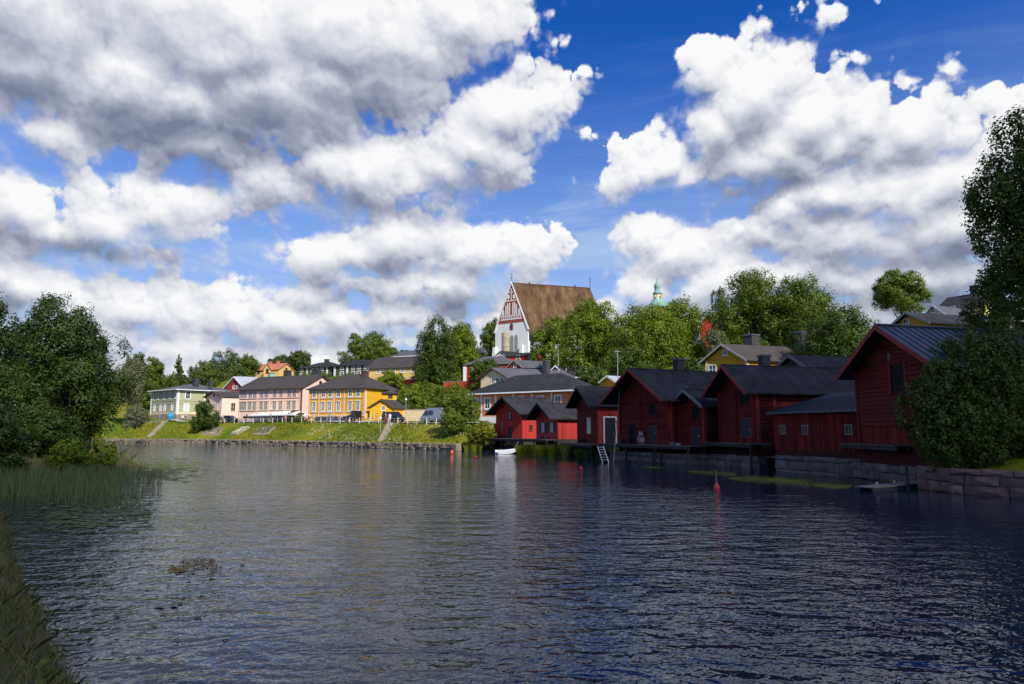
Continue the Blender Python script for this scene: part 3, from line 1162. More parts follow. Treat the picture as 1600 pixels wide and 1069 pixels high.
# --- D: wide-roofed barn
dA, dB = XY(968, 69.5), XY(1046, 62.6)
zD = ZZ(694, 66)
D_ = House('barn', 'red log barn with a steep dark roof and deep shaded gable by the slanting pole', 'barn', dA, dB, 12.0, zD, 6.25, 2.5,
           'front', 25, 'red_core', 'felt', 'red riverside barns', of=1.7, os=1.0, trim='red_trim', ground=False, base=1.0, basem='red_core')
wD = D_.W
o1 = (wD * .20, wD * .34, zD, ZZ(664.5, 67.5))
o2 = (wD * .60, wD * .76, zD, ZZ(666, 64.5))
o3 = (wD * .62, wD * .75, ZZ(648, 64.5), ZZ(632.5, 64.5))
D_.cladding('front', zD, D_.ze + D_.rise - .1, .27, openings=[o1, o2, o3], gable=True)
D_.slab('front', 'doorway_dark_panel', *o1, 'dark_inside', .012)  # dark doorway is a black panel, its shade is all colour
D_.slab('front', 'hatch_dark_panel', *o3, 'dark_inside', .012)  # black panel coloured as the unlit loft
D_.door('front', wD * .68, zD, wD * .15, o2[3] - zD, frame='red_trim', fw=.07)
D_.cladding('right', zD, D_.ze - .02, .27)
D_.posts('front', [.12, wD * .46, wD - .12], .24, zD, D_.ze, 'red_log', .15, 'corner_post')
D_.posts('right', [.14], .26, zD, D_.ze, 'red_trim', .16, 'corner_post')
D_.chimney(wD * .38, 5.2, D_.ze + 1.4, ZZ(561, 68), .8, 'brick_dark')

# --- E: small gabled barn leaning against D
eA, eB = XY(1060, 63.2), XY(1104, 60.2)
zE = ZZ(700, 62)
E_ = House('barn', 'small red gabled barn wedged between two larger log barns', 'barn', eA, eB, 6.5, zE, ZZ(631, 62), 1.15,
           'front', 25, 'red_core', 'felt', 'red riverside barns', of=1.0, os=.5, trim='wood_grey', ground=False, base=.9, basem='red_core')
wE = E_.W
o1 = (wE * .50, wE * .74, ZZ(654, 61.5), ZZ(637, 61.5))
o2 = (wE * .48, wE * .76, zE, ZZ(668, 61.5))
E_.cladding('front', zE, E_.ze + E_.rise - .1, .26, openings=[o1, o2], gable=True)
E_.slab('front', 'hatch_dark_panel', *o1, 'dark_inside', .012)  # hatch darkness painted as a thin black panel
E_.door('front', wE * .62, zE, wE * .26, o2[3] - zE, frame='red_trim', fw=.07)
E_.posts('front', [.1, wE * .9], .22, zE, E_.ze, 'red_trim', .14, 'corner_post')

# --- F: shed with white-framed door
fA, fB = XY(902, 82.0), XY(933, 76.0)
zF = ZZ(693, 78)
F_ = House('shed', 'red shed with a white-framed dark door on its sunny side', 'shed', fA, fB, 7.5, zF, ZZ(631.5, 78), 1.95,
           'front', 20, 'red_core', 'felt', 'red riverside barns', of=1.3, os=.55, trim='felt', ground=False, base=.8, basem='dock_side')
wF = F_.W
F_.cladding('front', zF, F_.ze + F_.rise - .1, .27, gable=True, openings=[(wF * .52, wF * .70, ZZ(677, 78), ZZ(653, 78))])
F_.windows('front', [(wF * .61, ZZ(676, 78))], wF * .17, 1.65, frame='cream', pane='blind', nv=2, nh=0, fw=.05, off=.0)
F_.boards('right', zF, F_.ze - .05, .2, m='red_paint', openings=[(.75, 2.35, zF, ZZ(651.5, 77))])
F_.door('right', 1.55, zF, 1.35, ZZ(653, 77) - zF, frame='white', fw=.16)
F_.posts('right', [.1], .2, zF, F_.ze, 'red_trim', .1, 'corner_post')
F_.slab('right', 'door_lamp', 1.4, 1.62, ZZ(649.5, 77), ZZ(646.5, 77), 'door_dark', .18)

# --- G and H: small sunlit boathouses
gA, gB = XY(838, 92.5), XY(871, 87.5)
zG = ZZ(686, 90)
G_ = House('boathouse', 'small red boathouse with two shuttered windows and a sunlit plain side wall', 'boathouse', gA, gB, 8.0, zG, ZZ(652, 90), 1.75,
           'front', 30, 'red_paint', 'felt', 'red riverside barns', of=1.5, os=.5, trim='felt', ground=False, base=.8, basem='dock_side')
wG = G_.W
G_.windows('front', [(wG * .33, ZZ(675, 90)), (wG * .74, ZZ(675, 90))], .75, 1.15, frame='wood_grey', pane='blind', nv=1, nh=1, fw=.08)
G_.posts('front', [wG * .33 - .72, wG * .33 + .72, wG * .74 - .72, wG * .74 + .72], .5, ZZ(675, 90) - .05, ZZ(675, 90) + 1.2, 'door_dark', .06, 'shutter')
G_.posts('right', [.1, .8], .16, zG, G_.ze, 'red_trim', .08, 'corner_post')
G_.chimney(wG * .75, 4.5, G_.ze + .4, ZZ(608, 93), .7, 'tin_grey')

hA, hB = XY(775, 102), XY(816, 97.5)
zH = ZZ(685, 100)
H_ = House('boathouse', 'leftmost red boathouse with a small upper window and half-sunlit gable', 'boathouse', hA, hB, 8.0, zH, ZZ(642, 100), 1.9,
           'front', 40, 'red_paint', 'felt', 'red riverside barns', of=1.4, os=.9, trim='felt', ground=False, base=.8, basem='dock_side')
wH = H_.W
H_.windows('front', [(wH * .53, ZZ(655, 100))], .6, 1.0, frame='door_dark', pane='glass', nv=0, nh=1, fw=.08)
H_.door('front', wH * .56, zH, .85, 1.7, frame=None)
H_.windows('right', [(1.6, zH + 1.2)], .5, .7, frame='red_trim', pane='glass', nv=0, nh=0, fw=.06)
mb = MB()
o = H_.pt(-.85, .3, zH)
mb.obox(o, H_.u3() * .8, H_.r3() * 4.5, (0, 0, 2.1))
mb.part('side_closet', 'red_paint', H_.root)
# bleached animal-hide like board sign hung on the gable
o, d, n, L = H_.fac('front')
mb = MB()
pz = ZZ(668, 100)
prof = [(0, -1.0), (.18, -.9), (.22, -.4), (.15, 0), (.3, .35), (.24, .85), (-.1, .95), (-.16, .4), (-.02, 0), (-.06, -.5)]
mb.ext([o + d * (wH * .24 + x) + n * .03 + Vector((0, 0, pz + y)) for x, y in prof], n * .05)
mb.part('hanging_board', 'wood_grey', H_.root)

# --- brown barn behind C, partly hidden
iA, iB = XY(1205, 73), XY(1285, 67)
I_ = House('barn', 'brown unpainted barn with a dark roof showing above the two-storey red barn', 'barn', iA, iB, 9, 4.0, ZZ(588, 70), 2.1,
           'front', 16, 'brick_brown', 'felt', None, of=.6, os=.5, trim='wood_grey', gz=4.0)

for h_ in (C_, D_, E_, F_, G_, H_):          # lapped felt strips and ridge caps
    for k in (0, 1):
        h_.seams(k, 1.0, 'felt', .016)
    mb = MB()
    mb.tube(h_.rf[0][1] + Vector((0, 0, .02)), h_.rf[0][2] + Vector((0, 0, .02)), .08, n=6)
    mb.part('ridge_cap', 'felt', h_.roofo)

# --- docks and granite footings
dock('dock', 'timber landing in front of the tall metal-roofed barn', A_.A - A_.u * .6 , A_.A + A_.u * 5.6, 1.0, zdk, posts=0)
dock('dock', 'timber landing below the two-storey barn door', C_.A - C_.u * .3, C_.B + C_.u * 1.6, 1.6, zC, posts=2)
dock('dock', 'long timber landing along the dark barns by the white ladder', D_.A - D_.u * 1.2, E_.B + (E_.B - E_.A).normalized() * .4 + Vector((-.6, -.3)), 2.0, zD - .02, posts=4)
dock('dock', 'timber landing in front of the shed with the white-framed door', F_.A, F_.B + F_.u * 3.4, 2.2, zF - .02, posts=4)
dock('dock', 'dark landing on posts below the two sunlit boathouses', H_.A - H_.u * 1.4, G_.B + Vector((-.2, -.2)), 1.5, zH - .02, posts=7)

# quay edge (plan), from far right towards the far left
SHORE = [(90, 18), (40, 26.5), (23.2, 30.2), (20.9, 33.2), (20.9, 35.8)]
sA = [A_.B + Vector((-.5, -.2)), A_.A + Vector((-.55, 0.1))]
sB = [B_.B - B_.r * .12, B_.A - B_.r * .12]
sC = [C_.B - C_.r * 1.0 + Vector((.4, -1.5)), C_.A - C_.r * 1.2]
sE = [E_.B - E_.r * 1.4, E_.A - E_.r * 2.0]
sD = [D_.B - D_.r * 1.3, D_.A - D_.r * 1.3 ]
block_wall('quay_wall', 'big reddish granite block quay wall at the right edge', [SHORE[4], SHORE[3], SHORE[2], SHORE[1]][::-1], -.5, ZZ(731, 33.5), 'stone_red', .52, .8, 1.9, .9, 3)
block_wall('stone_footing', 'granite block footing under the tall metal-roofed barn', [tuple(sA[0]), tuple(sA[1])], -.5, 1.0, 'stone', .5, .7, 1.5, .8, 5)
block_wall('stone_footing', 'long granite block footing under the low boarded shed', [tuple(sB[0]), tuple(sB[1])], -.5, 1.17, 'stone', .6, 1.3, 3.2, .8, 6)
block_wall('stone_footing', 'granite block footing under the two-storey barn landing', [tuple(sC[0]), tuple(sC[1])], -.5, 1.0, 'stone', .48, .6, 1.4, .8, 7)
block_wall('stone_footing', 'granite block footing along the dark barns by the ladder', [tuple(sC[1]), tuple(sE[0]), tuple(sE[1]), tuple(sD[0]), tuple(sD[1])], -.5, .95, 'stone', .48, .6, 1.4, .8, 8)
for q in (sA, sB, sC, sE, sD):
    SHORE += [tuple(q[0]), tuple(q[1])]
SHORE += [tuple(F_.B - F_.r * 1.5 + Vector((.6, -1.6))), tuple(F_.A - F_.r * 1.5), tuple(G_.B - G_.r * .8), tuple(G_.A - G_.r * .8 + Vector((-.5, -.2))), tuple(H_.B - H_.r * .4), tuple(H_.A - H_.r * .5 + Vector((-1, 0)))]
for h in (A_, B_, C_, D_, E_, F_, G_, H_):
    for a in (.1, .9):
        tcp(h.pt(h.W * a, 1.0, 0), 1.0)
        tcp(h.pt(h.W * a, h.D * .9, 0), 1.9)
# ------------------------------------------------------------------ houses along the far quay street
def even(L, n, m0=0.08, m1=0.92):
    return [L * (m0 + (m1 - m0) * (i + .5) / n) for i in range(n)]


# yellow two-storey house
yA, yB = XY(482, 143.5), XY(570, 137)
Y_ = House('house', 'bright yellow two-storey wooden house with pink pilasters facing the quay', 'house', yA, yB, 10.5, 4.9, ZZ(604, 137), 3.0,
           'hip', None, 'yellow', 'felt_brown', None, of=.55, base=.3, basem='concrete', gz=4.75)
Lw = Y_.W
wa = [.10, .265, .385, .54, .745, .88]
pil = [.012, .19, .455, .64, .985]
for z0, hh in ((ZZ(641.5, 140), 1.7), (ZZ(619.5, 140), 1.35)):
    Y_.windows('front', [(Lw * t, z0) for t in wa], .8, hh, 'white', 'glass_light' if hh > 1.5 else 'glass', 1, 1, .14, head=hh > 1.5)
Y_.posts('front', [Lw * t for t in pil], .34, 5.9, Y_.ze - .05, 'pink_trim', .07)
Y_.band('front', ZZ(620.8, 140) - .25, .16, 'pink_trim', .09)
Y_.band('front', ZZ(643, 140) - .22, .16, 'pink_trim', .09)
Y_.band('front', 5.75, .3, 'cream', .1)
Y_.band('right', ZZ(643, 140) - .22, .14, 'yellow_dark', .05)
Y_.posts('right', [.15, Y_.D - .2], .5, 5.2, Y_.ze - .05, 'cream', .07)
Y_.slab('front', 'shopfront', Lw * .1, Lw * .66, 4.9, 5.7, 'glass', .05)
Y_.chimney(Lw * .74, 4.6, Y_.ze + 1.8, ZZ(580.5, 142), 1.1, 'brick_brown')
for t in (.35, .55):
    Y_.posts('front', [Lw * t], .35, 4.9, 5.75, 'stone_far', .1, 'pier')
ynx = Y_.pt(Y_.W + .05, Y_.D * .55, 0)
Y2 = House('house_wing', 'yellow rear wing with a low dark roof beside the yellow house', 'house', (ynx.x, ynx.y), (ynx.x + 2.6, ynx.y + .6), 5, 5.2, ZZ(615, 146), 1.3,
           'hip', None, 'yellow', 'felt_brown', None, of=.4, gz=5.2)
Y2.windows('front', [(1.5, ZZ(622, 146))], .7, 1.0, 'trim_dark', 'glass', 1, 0)
# yellow annex with gable, in front of the house's right side
nA, nB = XY(578, 137.0), XY(616.5, 137.5)
N_ = House('annex', 'small yellow gabled annex with a pale door next to the parked dark van', 'annex', nA, nB, 5.0, 4.8, ZZ(636.5, 137), 1.55,
           'front', 70, 'yellow', 'felt_brown', None, of=.5, os=.35, trim='trim_dark', gz=4.75)
N_.windows('front', [(N_.W * .54, ZZ(640.5, 137))], .6, .75, 'white', 'glass', 1, 1, .12)
N_.door('left', 4.0, 4.8, 1.6, 2.4, m='white', frame='cream')
N_.posts('front', [.12, .9, N_.W * .42], .12, 4.8, 6.4, 'cream', .05, 'batten')
N_.slab('front', 'gate_panel', N_.W * .1, N_.W * .48, 4.85, 6.35, 'yellow_dark', .05)

# big pink house
pA, pB = XY(373, 157.5), XY(469, 150)
K_ = House('house', 'long pink two-storey wooden house with a brown roof behind the cafe awning', 'house', pA, pB, 13.0, 5.2, ZZ(604.5, 150), 3.1,
           'side', None, 'pink', 'felt_brown', None, of=.6, os=.5, trim='trim_dark', base=.5, basem='concrete', gz=4.75)
Lk = K_.W
ka = [.045, .10, .19, .265, .385, .455, .605, .71, .845, .92]
kk = [.04, .10, .185, .26, .375, .45, .59, .69, .82, .90]
for z0 in (ZZ(641, 158), ZZ(622.5, 158)):
    K_.windows('front', [(Lk * t, z0) for t in kk], .95, 1.75, 'cream' if z0 < 9 else 'pink_trim', 'glass_light', 1, 1, .14, head=True)
    K_.band('front', z0 - .34, .14, 'trim_dark', .06)
K_.posts('front', [.15, Lk * .31, Lk * .50, Lk * .76, Lk - .15], .3, 5.4, K_.ze - .05, 'pink_trim', .07)
K_.band('front', 5.2, .45, 'pink_trim', .08)
K_.windows('right', [(6.3, K_.ze + 1.0)], .6, .6, 'trim_dark', 'dark_inside', 0, 0)
K_.posts('right', [.2], .5, 5.4, K_.ze, 'trim_dark', .06)
K_.chimney(Lk * .40, 7.4, K_.ze + 2.3, ZZ(580.5, 162), 1.3)
K_.chimney(Lk * .84, 8.2, K_.ze + 1.5, ZZ(578, 159), 1.5)
K_.slab('front', 'shopfront', Lk * .08, Lk * .8, 5.25, 6.1, 'glass', .05)
K_.posts('right', [1.2], .9, ZZ(651, 150), ZZ(647, 150), 'white', .5, 'wall_sign')

# small pink house with gable
qA, qB = XY(321, 171), XY(346, 166)
Q_ = House('house', 'low pink house with a gable end between green house and pink house', 'house', qA, qB, 7.5, 5.7, ZZ(620, 168), 1.35,
           'front', 25, 'pink', 'felt_brown', None, of=.6, os=.4, trim='trim_dark', gz=5.3)
Q_.windows('front', [(Q_.W * .35, 8.0), (Q_.W * .7, 8.0)], .6, 1.4, 'cream', 'glass_light', 1, 1)
Q_.windows('right', [(2.6, 7.6)], .9, 1.9, 'cream', 'glass', 1, 1)
Q_.windows('front', [(Q_.W * .5, Q_.ze + .25)], .35, .45, 'trim_dark', 'dark_inside', 0, 0)

# sage green corner house with shutters
gcx = XY(276, 171)
g0 = XY(235, 180)
S_ = House('house', 'sage green corner house with white window surrounds and low dark roof', 'house', g0, gcx, 15.0, 6.85, ZZ(607.5, 171), 1.9,
           'hip', None, 'sage', 'tin', None, of=.75, trim='white', base=.9, basem='stone_far', gz=5.9)
Ls = S_.W
S_.windows('front', [(Ls * t, ZZ(623.5, 176)) for t in (.06, .27, .50, .72, .92)], .75, 1.55, 'white', 'glass', 1, 1, .2, sill=False)
S_.windows('front', [(Ls * t, ZZ(642, 176)) for t in (.16, .40, .56, .83)], .8, 1.45, 'white', 'blind', 1, 0, .2, sill=False)
S_.windows('right', [(t, ZZ(623.5, 175)) for t in (2.6, 7.6, 12.5)], 1.0, 1.75, 'white', 'glass', 1, 1, .22, sill=False)
S_.windows('right', [(t, ZZ(642.5, 175)) for t in (2.4, 7.6)], 1.05, 1.6, 'white', 'blind', 1, 0, .22, sill=False)
for sd in ('front', 'right'):
    S_.band(sd, ZZ(625, 175) - .4, .12, 'trim_grey', .05)
    S_.band(sd, ZZ(629.5, 175) - .4, .12, 'trim_grey', .05)
    S_.band(sd, 6.95, .5, 'cream', .07)
S_.posts('front', [.2, Ls - .25], .4, 6.85, S_.ze, 'white', .09, 'corner_board')
S_.posts('right', [.25], .4, 6.85, S_.ze, 'white', .09, 'corner_board')
S_.chimney(Ls * .72, 6.5, S_.ze + 1.2, ZZ(594.5, 179), 1.2)
S_.chimney(Ls * .95, 8.8, S_.ze + 1.0, ZZ(596, 179), 1.0)

# orange house above the sunny boathouses
oA, oB = XY(735, 117.5), XY(897, 105.5)
O_ = House('house', 'long orange one-storey house with white window frames and dark hipped roof', 'house', oA, oB, 11.0, 5.2, ZZ(607, 106), 2.9,
           'hip', None, 'orange', 'felt', None, of=.7, trim='white', base=.5, basem='white', gz=4.9)
Lo = O_.W
O_.windows('front', [(Lo * t, ZZ(638, 115)) for t in (.055, .18, .36, .52, .70, .86)], .95, 1.65, 'white', 'glass', 1, 1, .2)
O_.posts('front', [.15, Lo * .115, Lo * .265, Lo * .44, Lo * .62, Lo * .80, Lo - .2], .3, 5.2, O_.ze - .1, 'white', .06)
mb = MB()
oo = O_.rf[0][0]
mb.tube(oo + Vector((.1, -.05, -.1)), O_.pt(0, -.12, O_.ze - 1.2), .07, .07, 6)
mb.part('downpipe', 'white', O_.root)

# beige house behind it
bA_, bB_ = XY(751, 139), XY(794, 135)
Bg = House('house', 'beige plastered house with hipped grey roof behind the orange house', 'house', bA_, bB_, 15.0, 7.0, ZZ(589.5, 136), 1.9,
           'front', 22, 'cream', 'tin_grey', None, of=.7, os=.6, trim='trim_dark', gz=6.0)
Bg.windows('front', [(Bg.W * t, ZZ(598.5, 136)) for t in (.46, .62, .78)], .7, 1.0, 'white', 'glass', 1, 0, .12)
Bg.chimney(Bg.W * .9, 9, Bg.ze + .6, ZZ(567, 142), .85)

# small red houses on the slope
def small(name, label, cat, pxl, pxr, Yl, Yr, eave, base_z, rise, roof, wall, roofm, D=6.0, ang=None, trim=None, win=(), gz=None, frame='white', of=.35, os=.35, group=None):
    h = House(name, label, cat, XY(pxl, Yl), XY(pxr, Yr), D, base_z, ZZ(eave, (Yl + Yr) / 2), rise, roof, ang, wall, roofm, group, of=of, os=os, trim=trim, gz=gz if gz is not None else base_z)
    for (side, t, py, w, hh) in win:
        L = h.fac(side)[3]
        h.windows(side, [(L * t, ZZ(py, (Yl + Yr) / 2))], w, hh, frame, 'glass', 1, 1, max(.1, w * .14))
    return h


small('outbuilding', 'little red gable with one white window above the beige house', 'outbuilding', 793, 817, 166, 163, 574, 14.5, 1.7, 'front', 'red_far', 'tin', 7, 25, 'trim_grey', [('front', .5, 573.5, .8, .9)])
small('house', 'dark red gable house with white trim at the foot of the sunlit maples', 'house', 856, 884, 152, 150, 585, 11.0, 1.85, 'front', 'red_far', 'tin', 6, 30, 'white', [('front', .25, 589, .7, .8), ('front', .5, 589, .7, .8), ('front', .75, 589, .7, .8)])
small('house', 'red house with a white-edged green roof behind the dark red gable', 'house', 885, 912, 147, 146, 588, 10.0, 2.6, 'side', 'red_far', 'felt', 7, None, 'white')
h = small('house', 'red house with white corner boards and long grey roof under the church', 'house', 725, 800, 172, 168, 568.5, 12.2, 2.2, 'hip', 'red_far', 'tin_grey', 8, None, None, [('front', .2, 580, .8, 1.2), ('front', .5, 580, .8, 1.2)])
h.posts('front', [.15], .9, 12.2, h.ze, 'white', .08, 'corner_board')
small('house', 'orange-red house directly below the white church wall', 'house', 790, 838, 202, 198, 556, 21.5, 1.2, 'side', 'red_bright', 'felt', 7, None, None, [('front', .42, 563.5, 1.0, 1.4), ('front', .83, 563.5, 1.0, 1.4)])
small('lodge', 'tiny dark-roofed white lodge at the foot of the church', 'lodge', 776, 791, 206, 204, 554, 22.5, 1.0, 'front', 'plaster', 'felt', 5, 30, None, [('front', .5, 555, .8, .8)])
small('house', 'yellow pediment house between the maple and the church', 'house', 737, 755, 262, 260, 551, 31.0, 2.3, 'front', 'yellow_pale', 'tin_grey', 8, 60, 'white', [('front', .5, 548.5, 1.0, 1.0)])
# yellow house on the ridge, dark green row, pale yellow long house
h = small('house', 'yellow villa with orange tiled roof on the far ridge', 'house', 396, 432, 262, 258, 577.5, 22.0, 2.6, 'side', 'yellow_pale', 'tile_orange', 9, None, 'tile_orange',
          [('front', .15, 583, 1.0, 1.6), ('front', .42, 583, 1.0, 1.6), ('front', .62, 583, 1.0, 1.6), ('right', .5, 580, 1.0, 1.4)], frame='trim_dark')
h.chimney(3.0, 4.5, h.ze + 2, ZZ(563.5, 262), 1.1, 'tile_orange')
h.chimney(6.8, 4.5, h.ze + 2, ZZ(563, 262), 1.1, 'tile_orange')
dv = small('dormer_house', 'yellow wing with a pointed gable on the orange-roofed villa', 'house', 409, 421, 258.6, 258, 577, 22.0, 2.2, 'front', 'yellow_pale', 'tile_orange', 5, None, 'tile_orange', [('front', .5, 583, .9, 1.5)], frame='trim_dark')
h = small('cottage', 'red cottage gable under a pale grey metal roof behind the pink houses', 'cottage', 352, 381, 200, 196, 605, 10.0, 3.0, 'front', 'red_far', 'tin_light', 12, 20, 'white', [('front', .4, 607.5, .8, .9), ('front', .6, 607.5, .8, .9)], of=.7, os=.8)
h.chimney(h.W * .8, 8, h.ze + 1, ZZ(584, 200), 1.2, 'copper_green')
G2 = House('row_house', 'dark green row house with white pilasters on the slope, right half', 'house', XY(520, 232), XY(577, 226), 10, 17.5, ZZ(570.5, 229), 2.2, 'hip', None, 'green_dark', 'felt', None, of=.6, gz=18.0)
G1 = House('row_house', 'dark green row house with white pilasters on the slope, left half', 'house', XY(464, 240), XY(516, 233), 10, 17.5, ZZ(573.5, 236), 2.0, 'hip', None, 'green_dark', 'felt', None, of=.6, gz=18.0)
for h, ts in ((G2, (.22, .53, .69, .88)), (G1, (.1, .42, .72))):
    h.windows('front', [(h.W * t, h.ze - 1.3) for t in ts], 1.1, .7, 'white', 'glass', 1, 0, .2, sill=False)
    h.windows('front', [(h.W * t, h.ze - 3.4) for t in ts], 1.2, 1.2, 'white', 'glass', 1, 1, .22, sill=False)
G2.posts('front', [.3, G2.W * .37, G2.W * .97], .75, 17.5, G2.ze - .1, 'white', .1)
G1.posts('front', [G1.W * .27, G1.W * .58, G1.W * .87], .75, 17.5, G1.ze - .1, 'white', .1)
G1.chimney(G1.W * .55, 5, G1.ze + 1.2, ZZ(562, 240), 1.3)
G2.chimney(1.2, 5, G2.ze + .6, ZZ(560, 232), 1.2)
PY = House('house', 'pale yellow long house with grey-brown roof above the yellow house', 'house', XY(574, 192), XY(662, 186), 11, 16.0, ZZ(573.5, 189), 3.4, 'side', None, 'yellow_pale', 'felt_brown', None, of=.5, os=.4, gz=16.0)
PY.windows('front', [(PY.W * t, ZZ(582, 189)) for t in (.18, .30, .46, .62, .80, .93)], .85, 1.4, 'white', 'glass_light', 1, 1, .18)
PY.windows('front', [(PY.W * t, ZZ(595, 189)) for t in (.46, .62, .80)], .9, 1.0, 'trim_grey', 'glass', 1, 0, .12)
small('house', 'grey roofed pale house peeking over the pale yellow long house', 'house', 612, 652, 242, 238, 556, 26.0, 2.3, 'side', 'yellow_pale', 'tin', 9, None, 'white')
# slope houses behind the dark barns
Yb = House('house', 'ochre yellow boarded house with two chimneys behind the dark barns', 'house', XY(1105, 90), XY(1170, 86), 13, 5.5, ZZ(562, 88), 1.95, 'front', 18, 'yellow_dark', 'felt_brown', None, of=.6, os=.5, trim='trim_grey', gz=5.5)
Yb.windows('front', [(Yb.W * .5, Yb.ze + .65)], .5, .5, 'white', 'glass', 1, 0, .1)
Yb.windows('front', [(Yb.W * .17, ZZ(582, 88))], .9, 1.0, 'white', 'glass', 1, 1, .16)
Yb.posts('front', [.1, Yb.W - .1], .25, 5.5, Yb.ze, 'cream', .06, 'corner_board')
Yb.posts('right', [.15], .25, 5.5, Yb.ze, 'cream', .06, 'corner_board')
Yb.chimney(1.2, 6, Yb.ze + .6, ZZ(528, 93), 1.2)
Yb.chimney(Yb.W * .8, 10, Yb.ze + .6, ZZ(530, 96), 1.0)
small('cottage', 'little yellow gable with metal roof peeping between the dark barns', 'cottage', 941, 962, 112, 110, 595.5, 6.0, .8, 'front', 'yellow_dark', 'tin_light', 5, 30, 'white', gz=4)
small('house', 'red house with a dark roof between the maples on the hill', 'house', 1098, 1126, 172, 170, 506, 22, 2.0, 'front', 'red_bright', 'felt', 8, 40, None, gz=19)
small('cottage', 'ochre gable with white arched window above the metal barn roof', 'cottage', 1404, 1462, 77, 72, 507, 9.0, 1.3, 'front', 'yellow_dark', 'felt', 9, 18, 'trim_grey', [('front', .40, 511, .7, .9)], of=.6, os=.7, gz=9)
small('cottage', 'cream gable house with a small red window on the hilltop', 'cottage', 1453, 1490, 104, 100, 494, 16.5, 1.6, 'front', 'cream', 'tin', 8, 25, 'white', [('front', .5, 488, .7, .8)], gz=14.5)
VG = House('house', 'yellow-green house with a broad dark roof on the hilltop at right', 'house', XY(1477, 112), XY(1552, 106), 9, 15.5, ZZ(480, 109), 2.6, 'side', None, 'yellow_green', 'felt', None, of=.6, os=.5, gz=15)
VG.windows('front', [(VG.W * .32, ZZ(486.5, 109)), (VG.W * .75, ZZ(486.5, 109))], .8, .9, 'white', 'glass', 1, 1, .14)
VG.windows('front', [(VG.W * .5, ZZ(497, 109))], 1.2, 1.1, 'white', 'glass', 1, 1, .2)
VG.chimney(VG.W * .55, 4.5, VG.ze + 2, ZZ(450, 112), 1.0)
sh = small('outhouse', 'long grey shed roof below the yellow-green house', 'shed', 1470, 1580, 92, 84, 512, 11.5, 1.5, 'side', 'trim_grey', 'tin_grey', 8, None, None, gz=11.5)
sh.chimney(2.6, 3.0, sh.ze, ZZ(488, 90), 1.2, 'brick_dark')

# garden walls and fences on the slope
def fence_wall(name, label, cat, p, q, z, h, m, th=.2):
    p, q = Vector(p), Vector(q)
    d = (q - p)
    n = Vector((-d.y, d.x)).normalized() * th
    mb = MB()
    root = thing(name, label, cat, V3(p, z))
    mb.obox(V3(p, z - .6), V3(d, 0), V3(n, 0), (0, 0, h + .6))
    mb.part('panel', m, root)
    cp = MB()
    cp.obox(V3(p, z + h) - V3(n, 0) * .3, V3(d, 0), V3(n, 0) * 1.6, (0, 0, .1))
    cp.part('coping', 'concrete', root)
    tcp(p, z)
    tcp(q, z)


fence_wall('garden_fence', 'bright red board fence in front of the clipped bush', 'fence', XY(692, 160), XY(735, 157), ZZ(607, 158), 1.6, 'red_bright')
fence_wall('garden_fence', 'red fence along the foot of the pale yellow house', 'fence', XY(625, 181), XY(664, 179), ZZ(601, 180), 1.3, 'red_bright')
fence_wall('garden_wall', 'cream plastered garden wall behind the silver van', 'wall', XY(617, 141.5), XY(700, 137), 4.75, 2.3, 'cream')
fence_wall('garden_fence', 'red fence below the dark red gable house', 'fence', XY(884, 142), XY(925, 140), ZZ(604, 141), 1.4, 'red_far')

# ------------------------------------------------------------------ cathedral
cz = ZZ(562, 225)
pk = P(799, 443, 226)
er = P(825, 515, 222)
half = Vector((er.x - pk.x, er.y - pk.y))
cA2, cB2 = Vector((pk.x, pk.y)) - half, Vector((pk.x, pk.y)) + half
CH = House('cathedral', 'white stone cathedral with steep brown shingle roof and red brick gable', 'church', cA2, cB2, 28.5, cz, er.z, pk.z - er.z,
           'front', 17, 'plaster', 'shingle' if False else 'felt_brown', None, of=-.1, os=.35, thick=.25, gz=cz - .5)
# shingle roof: weathered brown with vertical streaks
m_, b_, pr_, o_ = mat_new('shingle')
g_ = b_.n('ShaderNodeNewGeometry')
sp_ = b_.n('ShaderNodeSeparateXYZ')
b_.put(sp_.inputs[0], g_.outputs['Position'])
st = b_.v('MULTIPLY', g_.outputs['Position'], (1, 1, .06))
f1 = b_.noise(st, .55, 5, .65)
f2 = b_.noise(g_.outputs['Position'], .25, 4, .6)
f3 = b_.noise(b_.v('MULTIPLY', g_.outputs['Position'], (2, 2, .8)), 2.0, 3, .6)
kk_ = b_.m('ADD', b_.m('MULTIPLY', f1, .6), b_.m('ADD', b_.m('MULTIPLY', f2, .3), b_.m('MULTIPLY', f3, .15)))
b_.put(pr_.inputs['Base Color'], b_.ramp(kk_, [(.38, (.050, .030, .021)), (.47, (.092, .054, .030)), (.56, (.145, .086, .043)), (.68, (.22, .15, .08))]))
pr_.inputs['Roughness'].default_value = .9
pr_.inputs['Specular IOR Level'].default_value = .15
bp_ = b_.n('ShaderNodeBump')
bp_.inputs['Strength'].default_value = .5
bp_.inputs['Distance'].default_value = .1
wv_ = b_.m('FRACT', b_.m('MULTIPLY', sp_.outputs[2], 2.2))
b_.put(bp_.inputs['Height'], b_.m('ADD', wv_, f3))
b_.put(pr_.inputs['Normal'], bp_.outputs[0])
M['shingle'] = m_
CH.roofo.data.materials[0] = m_
o, d, n, L = CH.fac('front')
Z3 = Vector((0, 0, 1))


def gz_(t, z):   # half-width of the gable at height z
    return (L / 2) * (1 - (z - CH.ze) / CH.rise)


zband = ZZ(504, 225.5)
zpk = CH.ze + CH.rise


def gpt(a, z, off):
    return o + d * (L / 2 + a) + n * off + Z3 * z


